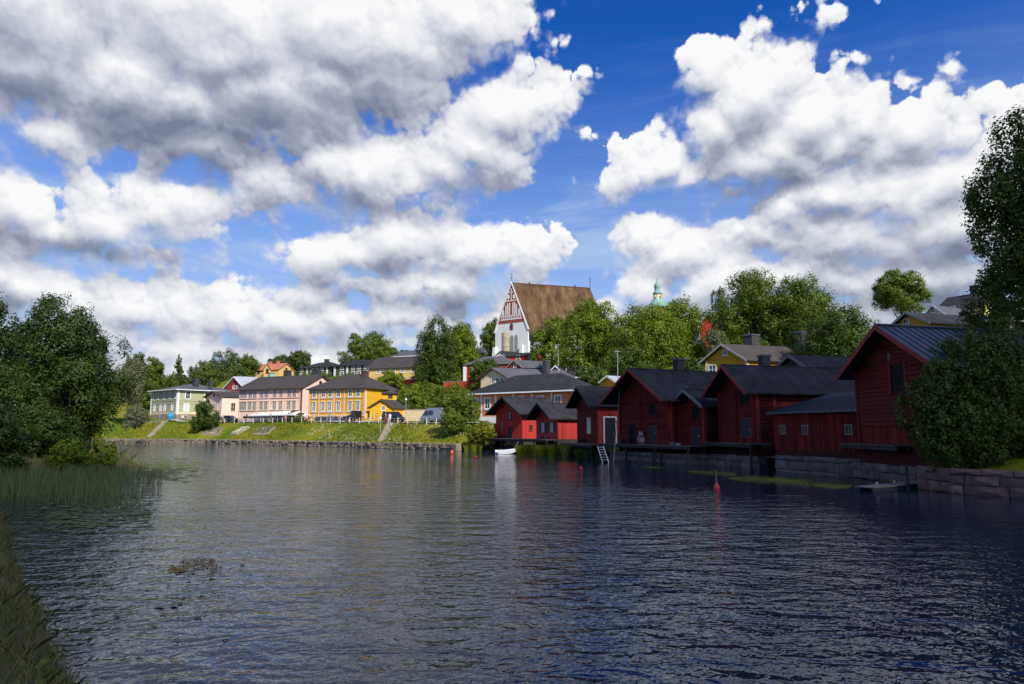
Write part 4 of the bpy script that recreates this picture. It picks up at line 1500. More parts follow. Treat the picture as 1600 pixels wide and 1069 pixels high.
mb = MB()
hw = gz_(0, zband) - .1
mb.ext([gpt(-hw, zband, 0.0), gpt(hw, zband, 0), gpt(0, zpk - .5, 0)], n * .10)
gp = mb.part('brick_gable', 'brick_red', CH.root)
for sgn in (-1, 1):     # white verge of the gable
    mb = MB()
    e0 = L / 2 + .35
    mb.ext([gpt(sgn * (L / 2), CH.ze, 0), gpt(sgn * (L / 2 + .55), CH.ze, 0), gpt(0, zpk + .75, 0), gpt(0, zpk - .1, 0)], n * .25)
    mb.part('gable_verge', 'plaster', CH.root)


def gbox(a0, a1, z0, z1, m, nm, dep=.06, off=.10):
    mb = MB()
    mb.ext([gpt(a0, z0, off), gpt(a1, z0, off), gpt(a1, z1, off), gpt(a0, z1, off)], n * dep)
    return mb.part(nm, m, gp)


H0 = zpk - zband
gbox(-hw * .80, hw * .80, zband + H0 * .075, zband + H0 * .105, 'plaster', 'frieze_line')
gbox(-hw * .76, hw * .76, zband + H0 * .165, zband + H0 * .19, 'plaster', 'frieze_line')
for i in range(11):
    t = -.72 + 1.44 * i / 10
    gbox(hw * t - .13, hw * t + .13, zband + H0 * .11, zband + H0 * .16, 'plaster', 'frieze_block')
for t in (-.62, -.40, -.27, -.13, .13, .27, .40, .62):
    zt = zband + H0 * (.50 if abs(t) < .3 else (.44 if abs(t) < .5 else .34))
    w = .22 if abs(t) < .5 else .42
    mb = MB()
    a = hw * t
    mb.ext([gpt(a - w, zband + H0 * .20, .10), gpt(a + w, zband + H0 * .20, .10), gpt(a + w, zt - .3, .10), gpt(a, zt + .25, .10), gpt(a - w, zt - .3, .10)], n * .06)
    mb.part('niche', 'plaster', gp)
gbox(-hw * .46, hw * .46, zband + H0 * .545, zband + H0 * .575, 'plaster', 'frieze_line')
gbox(-.12, .12, zband + H0 * .58, zband + H0 * .88, 'plaster', 'cross_shaft')
gbox(-hw * .2, hw * .2, zband + H0 * .76, zband + H0 * .785, 'plaster', 'cross_arm')
for sgn in (-1, 1):
    mb = MB()
    c = (sgn * hw * .22, zband + H0 * .66)
    mb.ext([gpt(c[0] + .55 * math.cos(k * math.pi / 5), c[1] + .85 * math.sin(k * math.pi / 5), .10) for k in range(10)], n * .06)
    mb.part('roundel', 'plaster', gp)
# arched window, portal niches, buttress, side porch
def arch(a, z0, w, h, m, nm, dep, off=0.0, parent=None):
    mb = MB()
    pts = [gpt(a - w / 2, z0, off), gpt(a + w / 2, z0, off), gpt(a + w / 2, z0 + h - w * .7, off)]
    pts += [gpt(a + w / 2 * math.cos(t), z0 + h - w * .7 + w * .7 * math.sin(t), off) for t in (math.pi * .25, math.pi * .5, math.pi * .75)]
    pts += [gpt(a - w / 2, z0 + h - w * .7, off)]
    mb.ext(pts, n * dep)
    return mb.part(nm, m, parent or CH.root)


zw = ZZ(515, 225)
af = arch(.1, zw, 1.3, 2.4, 'brick_red', 'window', .10)
arch(.1, zw + .25, .75, 1.8, 'glass', 'pane', .06, .10, af)
for a in (.2, 2.0):
    arch(a, cz, 1.5 if a < 1 else 1.3, ZZ(523, 225) - cz, 'trim_grey', 'portal_niche', .06)
for a0, a1 in ((-L / 2 - .9, -L / 2 + .8), (3.6, 5.0)):
    mb = MB()
    mb.ext([gpt(a0, cz - 1, 0), gpt(a1, cz - 1, 0), gpt(a1, CH.ze - 5, 0), gpt(a0 + .6, CH.ze - 5, 0)], n * 1.0)
    mb.part('buttress', 'plaster', CH.root)
po = CH.pt(L - .2, .6, cz)
mb = MB()
mb.obox(po, CH.u3() * 3.2, CH.r3() * 7, (0, 0, 6.2))
mb.part('side_chapel', 'plaster', CH.root)
mb = MB()
mb.ext([po + Vector((0, 0, 8.6)) - CH.r3() * .3, po + CH.u3() * 3.7 + Vector((0, 0, 6.1)) - CH.r3() * .3, po + CH.u3() * 3.7 + Vector((0, 0, 5.85)) - CH.r3() * .3, po + Vector((0, 0, 6.2)) - CH.r3() * .3], CH.r3() * 7.6)
mb.part('chapel_roof', 'felt_brown', CH.root)
mb = MB()
r0, r1 = CH.rf[0][1], CH.rf[0][2]
mb.obox(r0 + Vector((-.2, -.1, -.05)), r1 - r0, (.35, 0.05, 0), (0, 0, .3))
mb.part('ridge_cap', 'trim_dark', CH.roofo)
for q, hh in ((r0, 3.6), (r1, 4.2)):
    mb = MB()
    mb.tube(q, q + Vector((0, 0, hh)), .09, .05, 6)
    mb.lathe(q + Vector((0, 0, hh * .55)), [(.02, -.35), (.28, 0), (.02, .35)], 8)
    mb.obox(q + Vector((-.5, -.05, hh * .8)), (1.0, 0, 0), (0, .1, 0), (0, 0, .12))
    mb.part('finial', 'trim_dark', CH.roofo)
for t in (.22, .8):
    q = r0.lerp(r1, t)
    mb = MB()
    mb.obox(q + Vector((-.2, -.2, .2)), (.45, 0, 0), (0, .4, 0), (0, 0, .6))
    mb.part('roof_hatch', 'trim_dark', CH.roofo)

# free-standing wooden pillar tank in front of the church
tk = P(790, 560, 210)
sb = MB()
sb.lathe(tk - Vector((0, 0, 3)), [(1.25, 0), (1.25, 10.8), (1.1, 11.0), (.5, 11.4)], 12)
solo('water_tank', sb, 'patina', 'tall straw-coloured round tank in front of the church wall', 'tank', loc=tk)

# ------------------------------------------------------------------ copper-domed tower beyond the hill
TY = 320
tb = P(1029, 520, TY)
TW = thing('bell_tower', 'distant tower with a green copper onion dome and gilt clock faces', 'tower', tb)
px = TY / FPX


def tz(py):
    return ZZ(py, TY)


mb = MB()
hwid = 14 * px
mb.box(tb.x - hwid, tb.x + hwid, tb.y - hwid, tb.y + hwid, tb.z - 15, tz(482))
mb.part('shaft', 'brick_brown', TW)
mb = MB()
mb.lathe((tb.x, tb.y, 0), [(15.5 * px, tz(482)), (14 * px, tz(476)), (10 * px, tz(471)), (7.5 * px, tz(468))], 16)
mb.part('lower_dome', 'copper_green', TW, True)
mb = MB()
mb.lathe((tb.x, tb.y, 0), [(6.6 * px, tz(469)), (6.6 * px, tz(460))], 8)
ln = mb.part('lantern', 'white', TW)
for k, ax in enumerate((-4.0, 4.0)):
    mb = MB()
    c = Vector((tb.x + ax * px, tb.y - 5.9 * px, tz(464)))
    mb.ext([c + Vector((2.4 * px * math.cos(a * math.pi / 6), 0, 2.4 * px * math.sin(a * math.pi / 6))) for a in range(12)], (0, -.5, 0))
    mb.part('clock_face', 'gold', ln)
mb = MB()
mb.lathe((tb.x, tb.y, 0), [(7.8 * px, tz(460)), (6.5 * px, tz(457)), (4.2 * px, tz(454)), (4.6 * px, tz(451)), (5.4 * px, tz(448)), (4.6 * px, tz(445)), (2.2 * px, tz(441)), (.7 * px, tz(438))], 16)
mb.part('onion_dome', 'copper_green', TW, True)
mb = MB()
mb.tube((tb.x, tb.y, tz(438)), (tb.x, tb.y, tz(433)), .14, .06, 6)
mb.lathe((tb.x, tb.y, tz(437)), [(.05, -.4), (.4, 0), (.05, .4)], 8)
mb.part('finial', 'gold', TW)
tcp((tb.x, tb.y), 30)
# radio mast on the hill at right
mp = P(1318, 490, 160)
MS = thing('radio_mast', 'thin radio mast with short cross arms behind the right hill', 'mast', mp - Vector((0, 0, 6)))
mb = MB()
mb.tube(mp - Vector((0, 0, 6)), P(1318, 457, 160), .09, .05, 6)
mb.part('pole', 'pole', MS)
for py, w in ((461, .7), (466, .9), (471, .5)):
    c = P(1318, py, 160)
    mb = MB()
    mb.obox(c - Vector((w / 2, .04, 0)), (w, 0, 0), (0, .08, 0), (0, 0, .08))
    mb.part('cross_arm', 'pole', MS)
# ------------------------------------------------------------------ river and ground
FARQ = [(-8.0, 100.0), (-20, 112), (-42, 132), (-68, 152), (-92, 161), (-150, 178), (-420, 235)]
SHORE_R = SHORE + FARQ
LAND_R = SHORE_R + [(-6000, 600), (-6000, 9000), (9000, 9000), (9000, 0)]
def hit(px, py, z=0.0):
    d = ray(px, py)
    return Vector((0, 0, CAM_Z)) + d * ((z - CAM_Z) / d.z)


def hxy(px, py):
    q = hit(px, py)
    return (q.x, q.y)


SHORE_L = [(90, -22), (16, -6), (4, 1.8), (-1.2, 4.6), hxy(190, 1130), hxy(150, 1060), hxy(118, 1005), hxy(88, 950), hxy(52, 900), hxy(34, 850), hxy(26, 815), hxy(4, 797), (-22, 27.5), (-30, 33), (-33.5, 42), (-30.2, 50), (-29.4, 56), (-38, 66), (-75, 84), (-420, 140)]
LAND_L = SHORE_L + [(-6000, 300), (-6000, -4000), (6000, -4000), (6000, -40)]


def seg_dist(px, py, poly):
    best = np.full(px.shape, 1e9)
    for (x0, y0), (x1, y1) in zip(poly[:-1], poly[1:]):
        dx, dy = x1 - x0, y1 - y0
        t = np.clip(((px - x0) * dx + (py - y0) * dy) / (dx * dx + dy * dy + 1e-12), 0, 1)
        best = np.minimum(best, np.hypot(px - (x0 + t * dx), py - (y0 + t * dy)))
    return best


def inside(px, py, poly):
    r = np.zeros(px.shape, bool)
    n = len(poly)
    for i in range(n):
        x0, y0 = poly[i]
        x1, y1 = poly[(i + 1) % n]
        c = ((y0 > py) != (y1 > py)) & (px < (x1 - x0) * (py - y0) / (y1 - y0 + 1e-12) + x0)
        r ^= c
    return r


# extra ground heights: street along the far quay, park at left, slopes
for (px, Y, z) in [(230, 185, 6.2), (100, 200, 8), (-100, 220, 8), (620, 133, 4.6), (680, 128, 4.4), (720, 122, 4.4),
                   (310, 160, 5.2), (270, 164, 5.6), (640, 150, 6), (680, 150, 7), (620, 165, 10), (700, 175, 12), (650, 210, 19), (560, 200, 13), (450, 200, 10), (330, 215, 10), (250, 240, 10),
                   (150, 300, 12), (300, 300, 16), (400, 320, 22), (520, 300, 25), (640, 300, 30), (760, 280, 29), (860, 250, 27), (960, 230, 25), (1050, 250, 27), (1200, 220, 27),
                   (900, 190, 19), (960, 150, 12), (1000, 120, 7.5), (1050, 130, 10), (1060, 160, 15), (1150, 130, 12), (1250, 110, 11), (1350, 90, 10), (1450, 70, 7), (1500, 52, 4), (1580, 46, 3.4),
                   (1560, 36, 1.9), (1700, 60, 7), (1800, 90, 14), (1400, 150, 21), (1600, 160, 24), (1300, 160, 18), (1450, 125, 17), (850, 130, 6), (800, 150, 8.5), (940, 100, 4.5), (1000, 85, 4), (1100, 80, 4.5), (1200, 82, 5.5), (1300, 75, 5.5), (1380, 60, 3.6),
                   (1100, 400, 30), (700, 450, 30), (300, 450, 20), (0, 400, 12), (1600, 350, 28)]:
    q = XY(px, Y)
    tcp(q, z)
def street_z(x):
    return 4.1 + .65 * min(1, max(0, (-x - 12) / 33.0))


for (p, q) in zip(FARQ[:4], FARQ[1:5]):
    for t in (.1, .35, .6, .85):
        d = (Vector(q) - Vector(p)).normalized()
        c = Vector(p).lerp(Vector(q), t) + Vector((d.y, -d.x)) * 9.6
        tcp(c, street_z(c.x))
        c = Vector(p).lerp(Vector(q), t) + Vector((d.y, -d.x)) * 7.4
        tcp(c, street_z(c.x) - .1)
TC = np.array(TCP)


def terr_r(x, y):
    x, y = np.asarray(x, float), np.asarray(y, float)
    sh = x.shape
    x, y = x.ravel(), y.ravel()
    num, den = np.zeros(x.shape), np.zeros(x.shape)
    for (cx, cy, cz_) in TC:
        w = 1.0 / ((x - cx) ** 2 + (y - cy) ** 2 + 2.5) ** 2.0
        num += w * cz_
        den += w
    z = num / den
    far = np.clip((np.hypot(x, y) - 500) / 900, 0, 1)
    z = z * (1 - far) + 12 * far
    d = seg_dist(x, y, SHORE_R)
    far_quay = np.clip((-x - 2.0) / 6.0, 0, 1)
    z0 = 0.9 * (1 - far_quay) + 1.02 * far_quay
    k = np.clip((d - 0.9) / (6.4 * far_quay + 5.0 * (1 - far_quay)), 0, 1)
    k = k * far_quay + k * k * (3 - 2 * k) * (1 - far_quay)
    z = z0 + (z - z0) * k
    return z.reshape(sh)


def terr_l(x, y):
    x, y = np.asarray(x, float), np.asarray(y, float)
    d = seg_dist(x, y, SHORE_L)
    near = np.clip(1 - np.hypot(x, y) / 45.0, 0, 1)
    top = 1.15 + 0.5 * near
    k = np.clip(d / 3.2, 0, 1)
    bumps = 0.10 * np.sin(x * 1.7 + 0.6 * y) * np.sin(y * 1.3) + 0.05 * np.sin(x * 4.1) * np.sin(y * 3.7 + 1)
    return -0.25 + (top + 0.25) * (k * (2 - k)) + bumps * np.clip(d / 2, 0, 1)


def ground_z(x, y):
    x1, y1 = np.array([x], float), np.array([y], float)
    if inside(x1, y1, LAND_L)[0]:
        return float(terr_l(x1, y1)[0])
    return float(terr_r(x1, y1)[0])


def axis(lo, hi, step, outer):
    c = list(np.arange(lo, hi + .01, step))
    s = step
    a = lo
    left = []
    while a > -outer:
        s *= 1.35
        a -= s
        left.append(a)
    s, a, right = step, hi, []
    while a < outer:
        s *= 1.35
        a += s
        right.append(a)
    return np.array(left[::-1] + c + right)


def grid_mesh(name, xs, ys, zf, m, keep=None, snap=None):
    X, Y = np.meshgrid(xs, ys)
    Zv = zf(X, Y)
    nx, ny = len(xs), len(ys)
    idx = np.arange(nx * ny).reshape(ny, nx)
    q = np.stack([idx[:-1, :-1], idx[:-1, 1:], idx[1:, 1:], idx[1:, :-1]], -1).reshape(-1, 4)
    if keep is not None:
        kf = keep(X, Y).ravel()
        q = q[kf[q].any(1)]
    v = np.stack([X.ravel(), Y.ravel(), Zv.ravel()], -1)
    used = np.unique(q)
    remap = np.full(nx * ny, -1)
    remap[used] = np.arange(len(used))
    v, q = v[used], remap[q]
    if snap is not None:
        v = snap(v)
    me = bpy.data.meshes.new(name)
    me.vertices.add(len(v))
    me.vertices.foreach_set('co', v.ravel())
    me.loops.add(q.size)
    me.loops.foreach_set('vertex_index', q.ravel())
    me.polygons.add(len(q))
    me.polygons.foreach_set('loop_start', np.arange(len(q)) * 4)
    me.polygons.foreach_set('loop_total', np.full(len(q), 4))
    me.polygons.foreach_set('use_smooth', np.ones(len(q), bool))
    me.update(calc_edges=True)
    me.materials.append(m)
    return me


# ground: meadow grass, drier patches, soil
m_, b_, pr_, o_ = mat_new('meadow')
g_ = b_.n('ShaderNodeNewGeometry')
f1 = b_.noise(g_.outputs['Position'], .12, 4, .6)
f2 = b_.noise(g_.outputs['Position'], 1.3, 5, .65)
kk_ = b_.m('ADD', b_.m('MULTIPLY', f1, .55), b_.m('MULTIPLY', f2, .45))
b_.put(pr_.inputs['Base Color'], b_.ramp(kk_, [(.36, (.06, .10, .008)), (.46, (.10, .14, .010)), (.54, (.18, .18, .012)), (.66, (.25, .19, .03))]))
pr_.inputs['Roughness'].default_value = .95
pr_.inputs['Specular IOR Level'].default_value = .1
bp_ = b_.n('ShaderNodeBump')
bp_.inputs['Strength'].default_value = .9
bp_.inputs['Distance'].default_value = .15
b_.put(bp_.inputs['Height'], b_.noise(g_.outputs['Position'], 3.5, 5, .7))
b_.put(pr_.inputs['Normal'], bp_.outputs[0])
M['meadow'] = m_


def zf_r(X, Y):
    ins = inside(X.ravel(), Y.ravel(), LAND_R).reshape(X.shape)
    d = seg_dist(X.ravel(), Y.ravel(), SHORE_R).reshape(X.shape)
    z = terr_r(X, Y)
    return np.where(ins & (d > 0.35), z, -1.6)


def snap_shore(v, poly, inset):
    """pull ground vertices that fall in the river back onto the quay line"""
    x, y = v[:, 0], v[:, 1]
    bad = v[:, 2] < -1.5
    bx, by, bd = x.copy(), y.copy(), np.full(x.shape, 1e9)
    for (x0, y0), (x1, y1) in zip(poly[:-1], poly[1:]):
        dx, dy = x1 - x0, y1 - y0
        L = math.hypot(dx, dy)
        t = np.clip(((x - x0) * dx + (y - y0) * dy) / (L * L), 0, 1)
        qx, qy = x0 + t * dx, y0 + t * dy
        dd = np.hypot(x - qx, y - qy)
        k = dd < bd
        bd = np.where(k, dd, bd)
        bx = np.where(k, qx + dy / L * inset, bx)
        by = np.where(k, qy - dx / L * inset, by)
    v[bad, 0], v[bad, 1] = bx[bad], by[bad]
    v[bad, 2] = np.maximum(terr_r(v[bad, 0], v[bad, 1]), .85)
    return v


xs = axis(-130, 120, 1.6, 6000)
ys = axis(20, 330, 1.6, 6000)
ys = ys[ys > -60]
me = grid_mesh('ground', xs, ys, zf_r, M['meadow'], keep=lambda X, Y: zf_r(X, Y) > -1.5, snap=lambda v: snap_shore(v, SHORE_R, .45))
ground = solo('ground', me, None, kind='structure')
xs2 = axis(-60, 24, .55, 3000)
ys2 = axis(-8, 72, .55, 3000)


def zf_l(X, Y):
    ins = inside(X.ravel(), Y.ravel(), LAND_L).reshape(X.shape)
    z = terr_l(X.ravel(), Y.ravel()).reshape(X.shape)
    return np.where(ins, z, -.9)


M['soil_grass'] = mat('soil_grass', (.055, .06, .02), .95, .4, .9, (1, 1, 1), .9, 5, .1, col2=(.07, .055, .035))
me = grid_mesh('river_bank', xs2, ys2, zf_l, M['soil_grass'], keep=lambda X, Y: zf_l(X, Y) > -.85)
bank = solo('river_bank', me, None, kind='structure')

# street along the far quay, laid just above the ground
def ribbon(name, pts, width, lift, m, kind='structure', zfix=None):
    mb = MB()
    vs, fs = [], []
    n = len(pts)
    for i, p in enumerate(pts):
        a = Vector(pts[max(0, i - 1)])
        c = Vector(pts[min(n - 1, i + 1)])
        d = (c - a).normalized()
        nn = Vector((-d.y, d.x))
        for k in (-1, 1):
            q = Vector(p) + nn * width / 2 * k
            z = zfix if zfix is not None else ground_z(q.x, q.y)
            vs.append(V3(q, z + lift))
    for i in range(n - 1):
        fs.append((2 * i, 2 * i + 1, 2 * i + 3, 2 * i + 2))
    mb.add(vs, fs)
    return solo(name, mb, m, kind=kind)


def inland(poly, dist, k0=0, k1=None, step=4.0):
    """offset of the shore polyline towards the land, resampled"""
    pts = []
    for (p, q) in zip(poly[k0:k1][:-1], poly[k0:k1][1:]):
        p, q = Vector(p), Vector(q)
        L = (q - p).length
        d = (q - p) / L
        n = Vector((d.y, -d.x))
        for i in range(int(L / step)):
            pts.append(p + d * (i * step) + n * dist)
    return pts


st_pts = inland(FARQ, 9.6, 0, 5, 2.0)
ribbon('street', st_pts, 3.8, .10, 'concrete')
# far quay: rough rubble wall, too small to pick apart
rng = random.Random(4)
mb = MB()
pts = FARQ
for (p, q) in zip(pts[:-2], pts[1:-1]):
    p, q = Vector(p), Vector(q)
    L = (q - p).length
    d = (q - p) / L
    n3, d3 = V3((-d.y, d.x), 0), V3(d, 0)
    z = -.4
    for h in (.4, .36, .34, .34):
        a = 0
        while a < L:
            w = rng.uniform(.3, .95)
            j = rng.uniform(-.22, .16)
            mb.obox(V3(p, z + .03) + d3 * a - n3 * .9, d3 * (w - .06), n3 * (.9 + j), (0, 0, h - .06 + rng.uniform(-.05, .05)))
            a += w
        z += h
qroot = solo('quay_wall', mb, 'stone_far', 'low rubble stone quay wall below the sunlit grass bank', 'stone wall', loc=V3(FARQ[0], 0))

WAVE = (.115, .042, .0075)
# river
m_, b_, pr_, o_ = mat_new('river_water')
g_ = b_.n('ShaderNodeNewGeometry')
pos = g_.outputs['Position']
patch = b_.step(b_.noise(pos, .05, 3, .55), .32, .64, .45, 1.15)
sp_ = b_.n('ShaderNodeSeparateXYZ')
b_.put(sp_.inputs[0], pos)
lee = b_.m('ADD', sp_.outputs[0], b_.m('MULTIPLY_ADD', sp_.outputs[1], .335, -32.0))      # 0 along the barns' bank
lee = b_.m('MULTIPLY_ADD', b_.noise(pos, .12, 2, .5), 6.0, lee)
patch = b_.m('MULTIPLY', patch, b_.step(lee, -13.0, 1.0, 1.0, .22))


def wave_h(off):
    vec = b_.v('ADD', pos, off)
    rt = b_.n('ShaderNodeMapping')
    rt.inputs['Rotation'].default_value = (0, 0, R(-24))
    rt.inputs['Scale'].default_value = (.45, 1.0, 1.0)
    b_.put(rt.inputs['Vector'], vec)
    a1 = b_.noise(rt.outputs[0], 1.5, 2, .5, .5)
    a2 = b_.noise(vec, 4.6, 2, .5, .6)
    a3 = b_.noise(vec, 13.0, 1, .5, .3)
    return b_.m('ADD', b_.m('MULTIPLY', a1, WAVE[0]), b_.m('ADD', b_.m('MULTIPLY', a2, WAVE[1]), b_.m('MULTIPLY', a3, WAVE[2])))


EPS = .03
h0 = wave_h((0, 0, 0))
hx = wave_h((EPS, 0, 0))
hy = wave_h((0, EPS, 0))
gx = b_.m('MULTIPLY', b_.m('SUBTRACT', h0, hx), b_.m('MULTIPLY', patch, 1.0 / EPS))
gy = b_.m('MULTIPLY', b_.m('SUBTRACT', h0, hy), b_.m('MULTIPLY', patch, 1.0 / EPS))
wn_ = b_.v('NORMALIZE', b_.xyz(gx, gy, 1.0))
pr_.inputs['Base Color'].default_value = (.007, .016, .036, 1)
pr_.inputs['Roughness'].default_value = .04
pr_.inputs['IOR'].default_value = 1.333
pr_.inputs['Specular IOR Level'].default_value = .43
pr_.inputs['Specular Tint'].default_value = (.72, .86, 1.0, 1)
b_.put(pr_.inputs['Normal'], wn_)
M['river_water'] = m_
mb = MB()
mb.add([(-6000, -400, 0), (6000, -400, 0), (6000, 2000, 0), (-6000, 2000, 0)], [(0, 1, 2, 3)])
river = solo('river', mb, 'river_water', kind='structure')
mb = MB()
mb.add([(-6000, -400, -1.7), (6000, -400, -1.7), (6000, 2000, -1.7), (-6000, 2000, -1.7)], [(0, 1, 2, 3)])
# ------------------------------------------------------------------ trees and plants
def leaf_mesh(name, P0, N0, size, m, rng, aspect=1.5):
    """one rhombic leaf (or leaf spray) per point"""
    n = len(P0)
    N0 = N0 / (np.linalg.norm(N0, axis=1, keepdims=True) + 1e-9)
    t = rng.normal(size=(n, 3))
    t -= (t * N0).sum(1, keepdims=True) * N0
    t /= np.linalg.norm(t, axis=1, keepdims=True) + 1e-9
    s = np.cross(N0, t)
    L = size * rng.uniform(.6, 1.35, (n, 1))
    W = L / aspect
    bend = N0 * L * rng.uniform(-.2, .2, (n, 1))
    v = np.stack([P0 - t * L * .5, P0 + s * W * .5 + bend, P0 + t * L * .55, P0 - s * W * .5 + bend], 1).reshape(-1, 3)
    q = np.arange(n * 4).reshape(n, 4)
    return raw_mesh(name, v, q, m)


def raw_mesh(name, v, q, m):
    k = q.shape[1]
    me = bpy.data.meshes.new(name)
    me.vertices.add(len(v))
    me.vertices.foreach_set('co', np.ascontiguousarray(v, dtype=np.float32).ravel())
    me.loops.add(q.size)
    me.loops.foreach_set('vertex_index', np.ascontiguousarray(q, dtype=np.int32).ravel())
    me.polygons.add(len(q))
    me.polygons.foreach_set('loop_start', np.arange(len(q), dtype=np.int32) * k)
    me.polygons.foreach_set('loop_total', np.full(len(q), k, dtype=np.int32))
    me.update(calc_edges=True)
    me.materials.append(M[m] if isinstance(m, str) else m)
    return me


def crown_points(rng, n, rx, ry, rz, lobes=9, sub=16, flat=.75, spread=.30, cone=False, droop=0.0):
    lobes = int(lobes * 1.6)
    c = rng.normal(size=(lobes, 3))
    c /= np.linalg.norm(c, axis=1, keepdims=True)
    c[:, 2] = np.where(c[:, 2] < -flat, -c[:, 2], c[:, 2])
    c *= rng.uniform(.46, .78, (lobes, 1))
    c[0] = (0, 0, .1)
    c[1] = (rng.uniform(-.2, .2), rng.uniform(-.2, .2), .58)
    lr = rng.uniform(.25, .40, lobes)
    lr[0] = .55
    lr[2] = .42
    if cone:
        k = (1 - (c[:, 2] + 1) / 2)
        c[:, :2] *= (k[:, None] * 1.2 + .08)
        lr = lr * (.25 + .55 * k)
    sd = rng.normal(size=(lobes, sub, 3))
    sd /= np.linalg.norm(sd, axis=2, keepdims=True)
    sc = c[:, None] + sd * lr[:, None, None] * rng.uniform(.75, 1.06, (lobes, sub, 1))
    li = rng.choice(lobes, n, p=lr ** 2 / (lr ** 2).sum())
    si = rng.integers(0, sub, n)
    ctr = sc[li, si]
    off = rng.normal(size=(n, 3))
    off /= np.linalg.norm(off, axis=1, keepdims=True)
    rad = rng.uniform(.25, 1.0, (n, 1)) ** .6
    r = lr[li][:, None] * spread * rng.uniform(.8, 1.25, (n, 1))
    off[:, 2] *= .75
    p = ctr + off * rad * r * 1.5
    inner = rng.uniform(size=n) < .16
    p[inner] = p[inner] * rng.uniform(.45, .85, (inner.sum(), 1))
    nr = off * 1.2 + (p - c[li]) * 2.4 + rng.normal(size=(n, 3)) * .28 + np.array([0, 0, .30])
    lo_, hi_ = np.percentile(p, 1.2, axis=0), np.percentile(p, 98.8, axis=0)
    sc_ = 2.0 / (hi_ - lo_)
    ce_ = (hi_ + lo_) / 2
    p = (p - ce_) * sc_
    rn_ = np.linalg.norm(p, axis=1)
    pa_, pe_ = np.arctan2(p[:, 1], p[:, 0]), np.arcsin(np.clip(p[:, 2] / (rn_ + 1e-9), -1, 1))
    f_ = rng.uniform(0, 6, 3)
    lim_ = 1.17 + .13 * np.sin(4 * pa_ + f_[0]) * np.sin(5 * pe_ + f_[1]) + .06 * np.sin(11 * pa_ + f_[2])
    far_ = rn_ > lim_
    if not cone:
        p[far_] *= (lim_[far_] * rng.uniform(.86, 1.03, far_.sum()) / rn_[far_])[:, None]
    c = (c - ce_) * sc_
    if droop:
        p[:, 2] -= droop * rng.uniform(0, 1, n) ** 2
    p = p * np.array([rx, ry, rz])
    return p, nr, c * np.array([rx, ry, rz])


def make_tree(name, label, cat, base, ctr, rx, rz, n, size, m, seed, lobes=9, sub=16, ry=None, flat=.75, trunk=None, group=None, cone=False, limbs=5, spread=.30, droop=0.0, aspect=1.5):
    rng = np.random.default_rng(seed)
    root = thing(name, label, cat, base, group)
    ry = ry or rx * .9
    p, nr, lc = crown_points(rng, n, rx, ry, rz, lobes, sub, flat, spread, cone, droop)
    az_ = -math.atan2(ctr[0], ctr[1])
    ca_, sa_ = math.cos(az_), math.sin(az_)
    rot_ = np.array([[ca_, sa_, 0], [-sa_, ca_, 0], [0, 0, 1]])
    p, nr, lc = p @ rot_, nr @ rot_, lc @ rot_
    p = p + np.array(ctr - base)
    keep = p[:, 2] > .02
    me = leaf_mesh('crown', p[keep], nr[keep], size, m, rng, aspect)
    place('crown', me, root)
    tr = trunk or max(.08, rx * .06)
    mb = MB()
    top = Vector(ctr) + Vector((0, 0, rz * .15))
    b0 = Vector(base)
    mid = b0.lerp(top, .5) + Vector((rng.uniform(-.03, .03) * rx, rng.uniform(-.03, .03) * rx, 0))
    mb.tube(b0 - Vector((0, 0, .4)), mid, tr * 1.25, tr * .85, 8)
    mb.tube(mid, top, tr * .85, tr * .4, 8)
    for k in range(min(limbs, lobes)):
        e = Vector(ctr) + Vector(lc[k]) * .95
        st = b0.lerp(top, rng.uniform(.35, .75))
        kn = st.lerp(e, .5) + Vector((0, 0, rz * .06))
        mb.tube(st, kn, tr * .45, tr * .3, 6)
        mb.tube(kn, e, tr * .3, tr * .1, 6)
    mb.part('trunk', 'bark', root)
    return root


SEED = [100]
LEAF_K, COVER_K = .63, 1.72


def tree_px(name, label, px, top, bot, hw, Y, m, leaf_px=3.4, cover=5.0, lobes=9, sub=16, cat='tree', flat=.75, group=None, cone=False, base_py=None, spread=.30, droop=0., aspect=1.5, nmax=80000, ry=None):
    SEED[0] += 1
    c = P(px, (top + bot) / 2, Y)
    k = Y / FPX
    rx, rz = hw * k * Y / math.hypot(c.x, c.y), (bot - top) / 2 * k
    leaf_px *= LEAF_K
    n = int(min(nmax, hw * (bot - top) * 1.57 / (leaf_px ** 2 * .5) * cover * COVER_K))
    gz = ground_z(c.x, c.y)
    base = Vector((c.x, c.y, min(gz, c.z - rz * .8)))
    return make_tree(name, label, cat, base, c, rx, rz, n, leaf_px * k * 1.15, m, SEED[0], lobes, sub, ry, flat, None, group, cone, 5, spread, droop, aspect)


# left bank
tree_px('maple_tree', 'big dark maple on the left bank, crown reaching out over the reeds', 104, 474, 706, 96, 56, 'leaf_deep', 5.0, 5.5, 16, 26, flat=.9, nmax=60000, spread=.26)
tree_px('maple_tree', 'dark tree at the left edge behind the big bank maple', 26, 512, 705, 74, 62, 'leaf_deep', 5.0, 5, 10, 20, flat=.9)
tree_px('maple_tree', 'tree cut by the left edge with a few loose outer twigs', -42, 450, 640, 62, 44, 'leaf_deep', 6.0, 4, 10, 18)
tree_px('shrub', 'dark shrub at the water edge under the big bank maple', 60, 640, 752, 75, 50, 'leaf_deep', 5.0, 5, 10, 18, 'shrub', flat=1.0, group='bank shrubs')
tree_px('shrub', 'dark shrub at the far left under the bank trees', -20, 640, 770, 60, 44, 'leaf_deep', 5.0, 5, 9, 18, 'shrub', flat=1.0, group='bank shrubs')
tree_px('shrub', 'light green shrub at the tip of the left bank', 158, 688, 736, 24, 52, 'leaf_lime', 4.2, 5, 8, 14, 'shrub', flat=1.0)
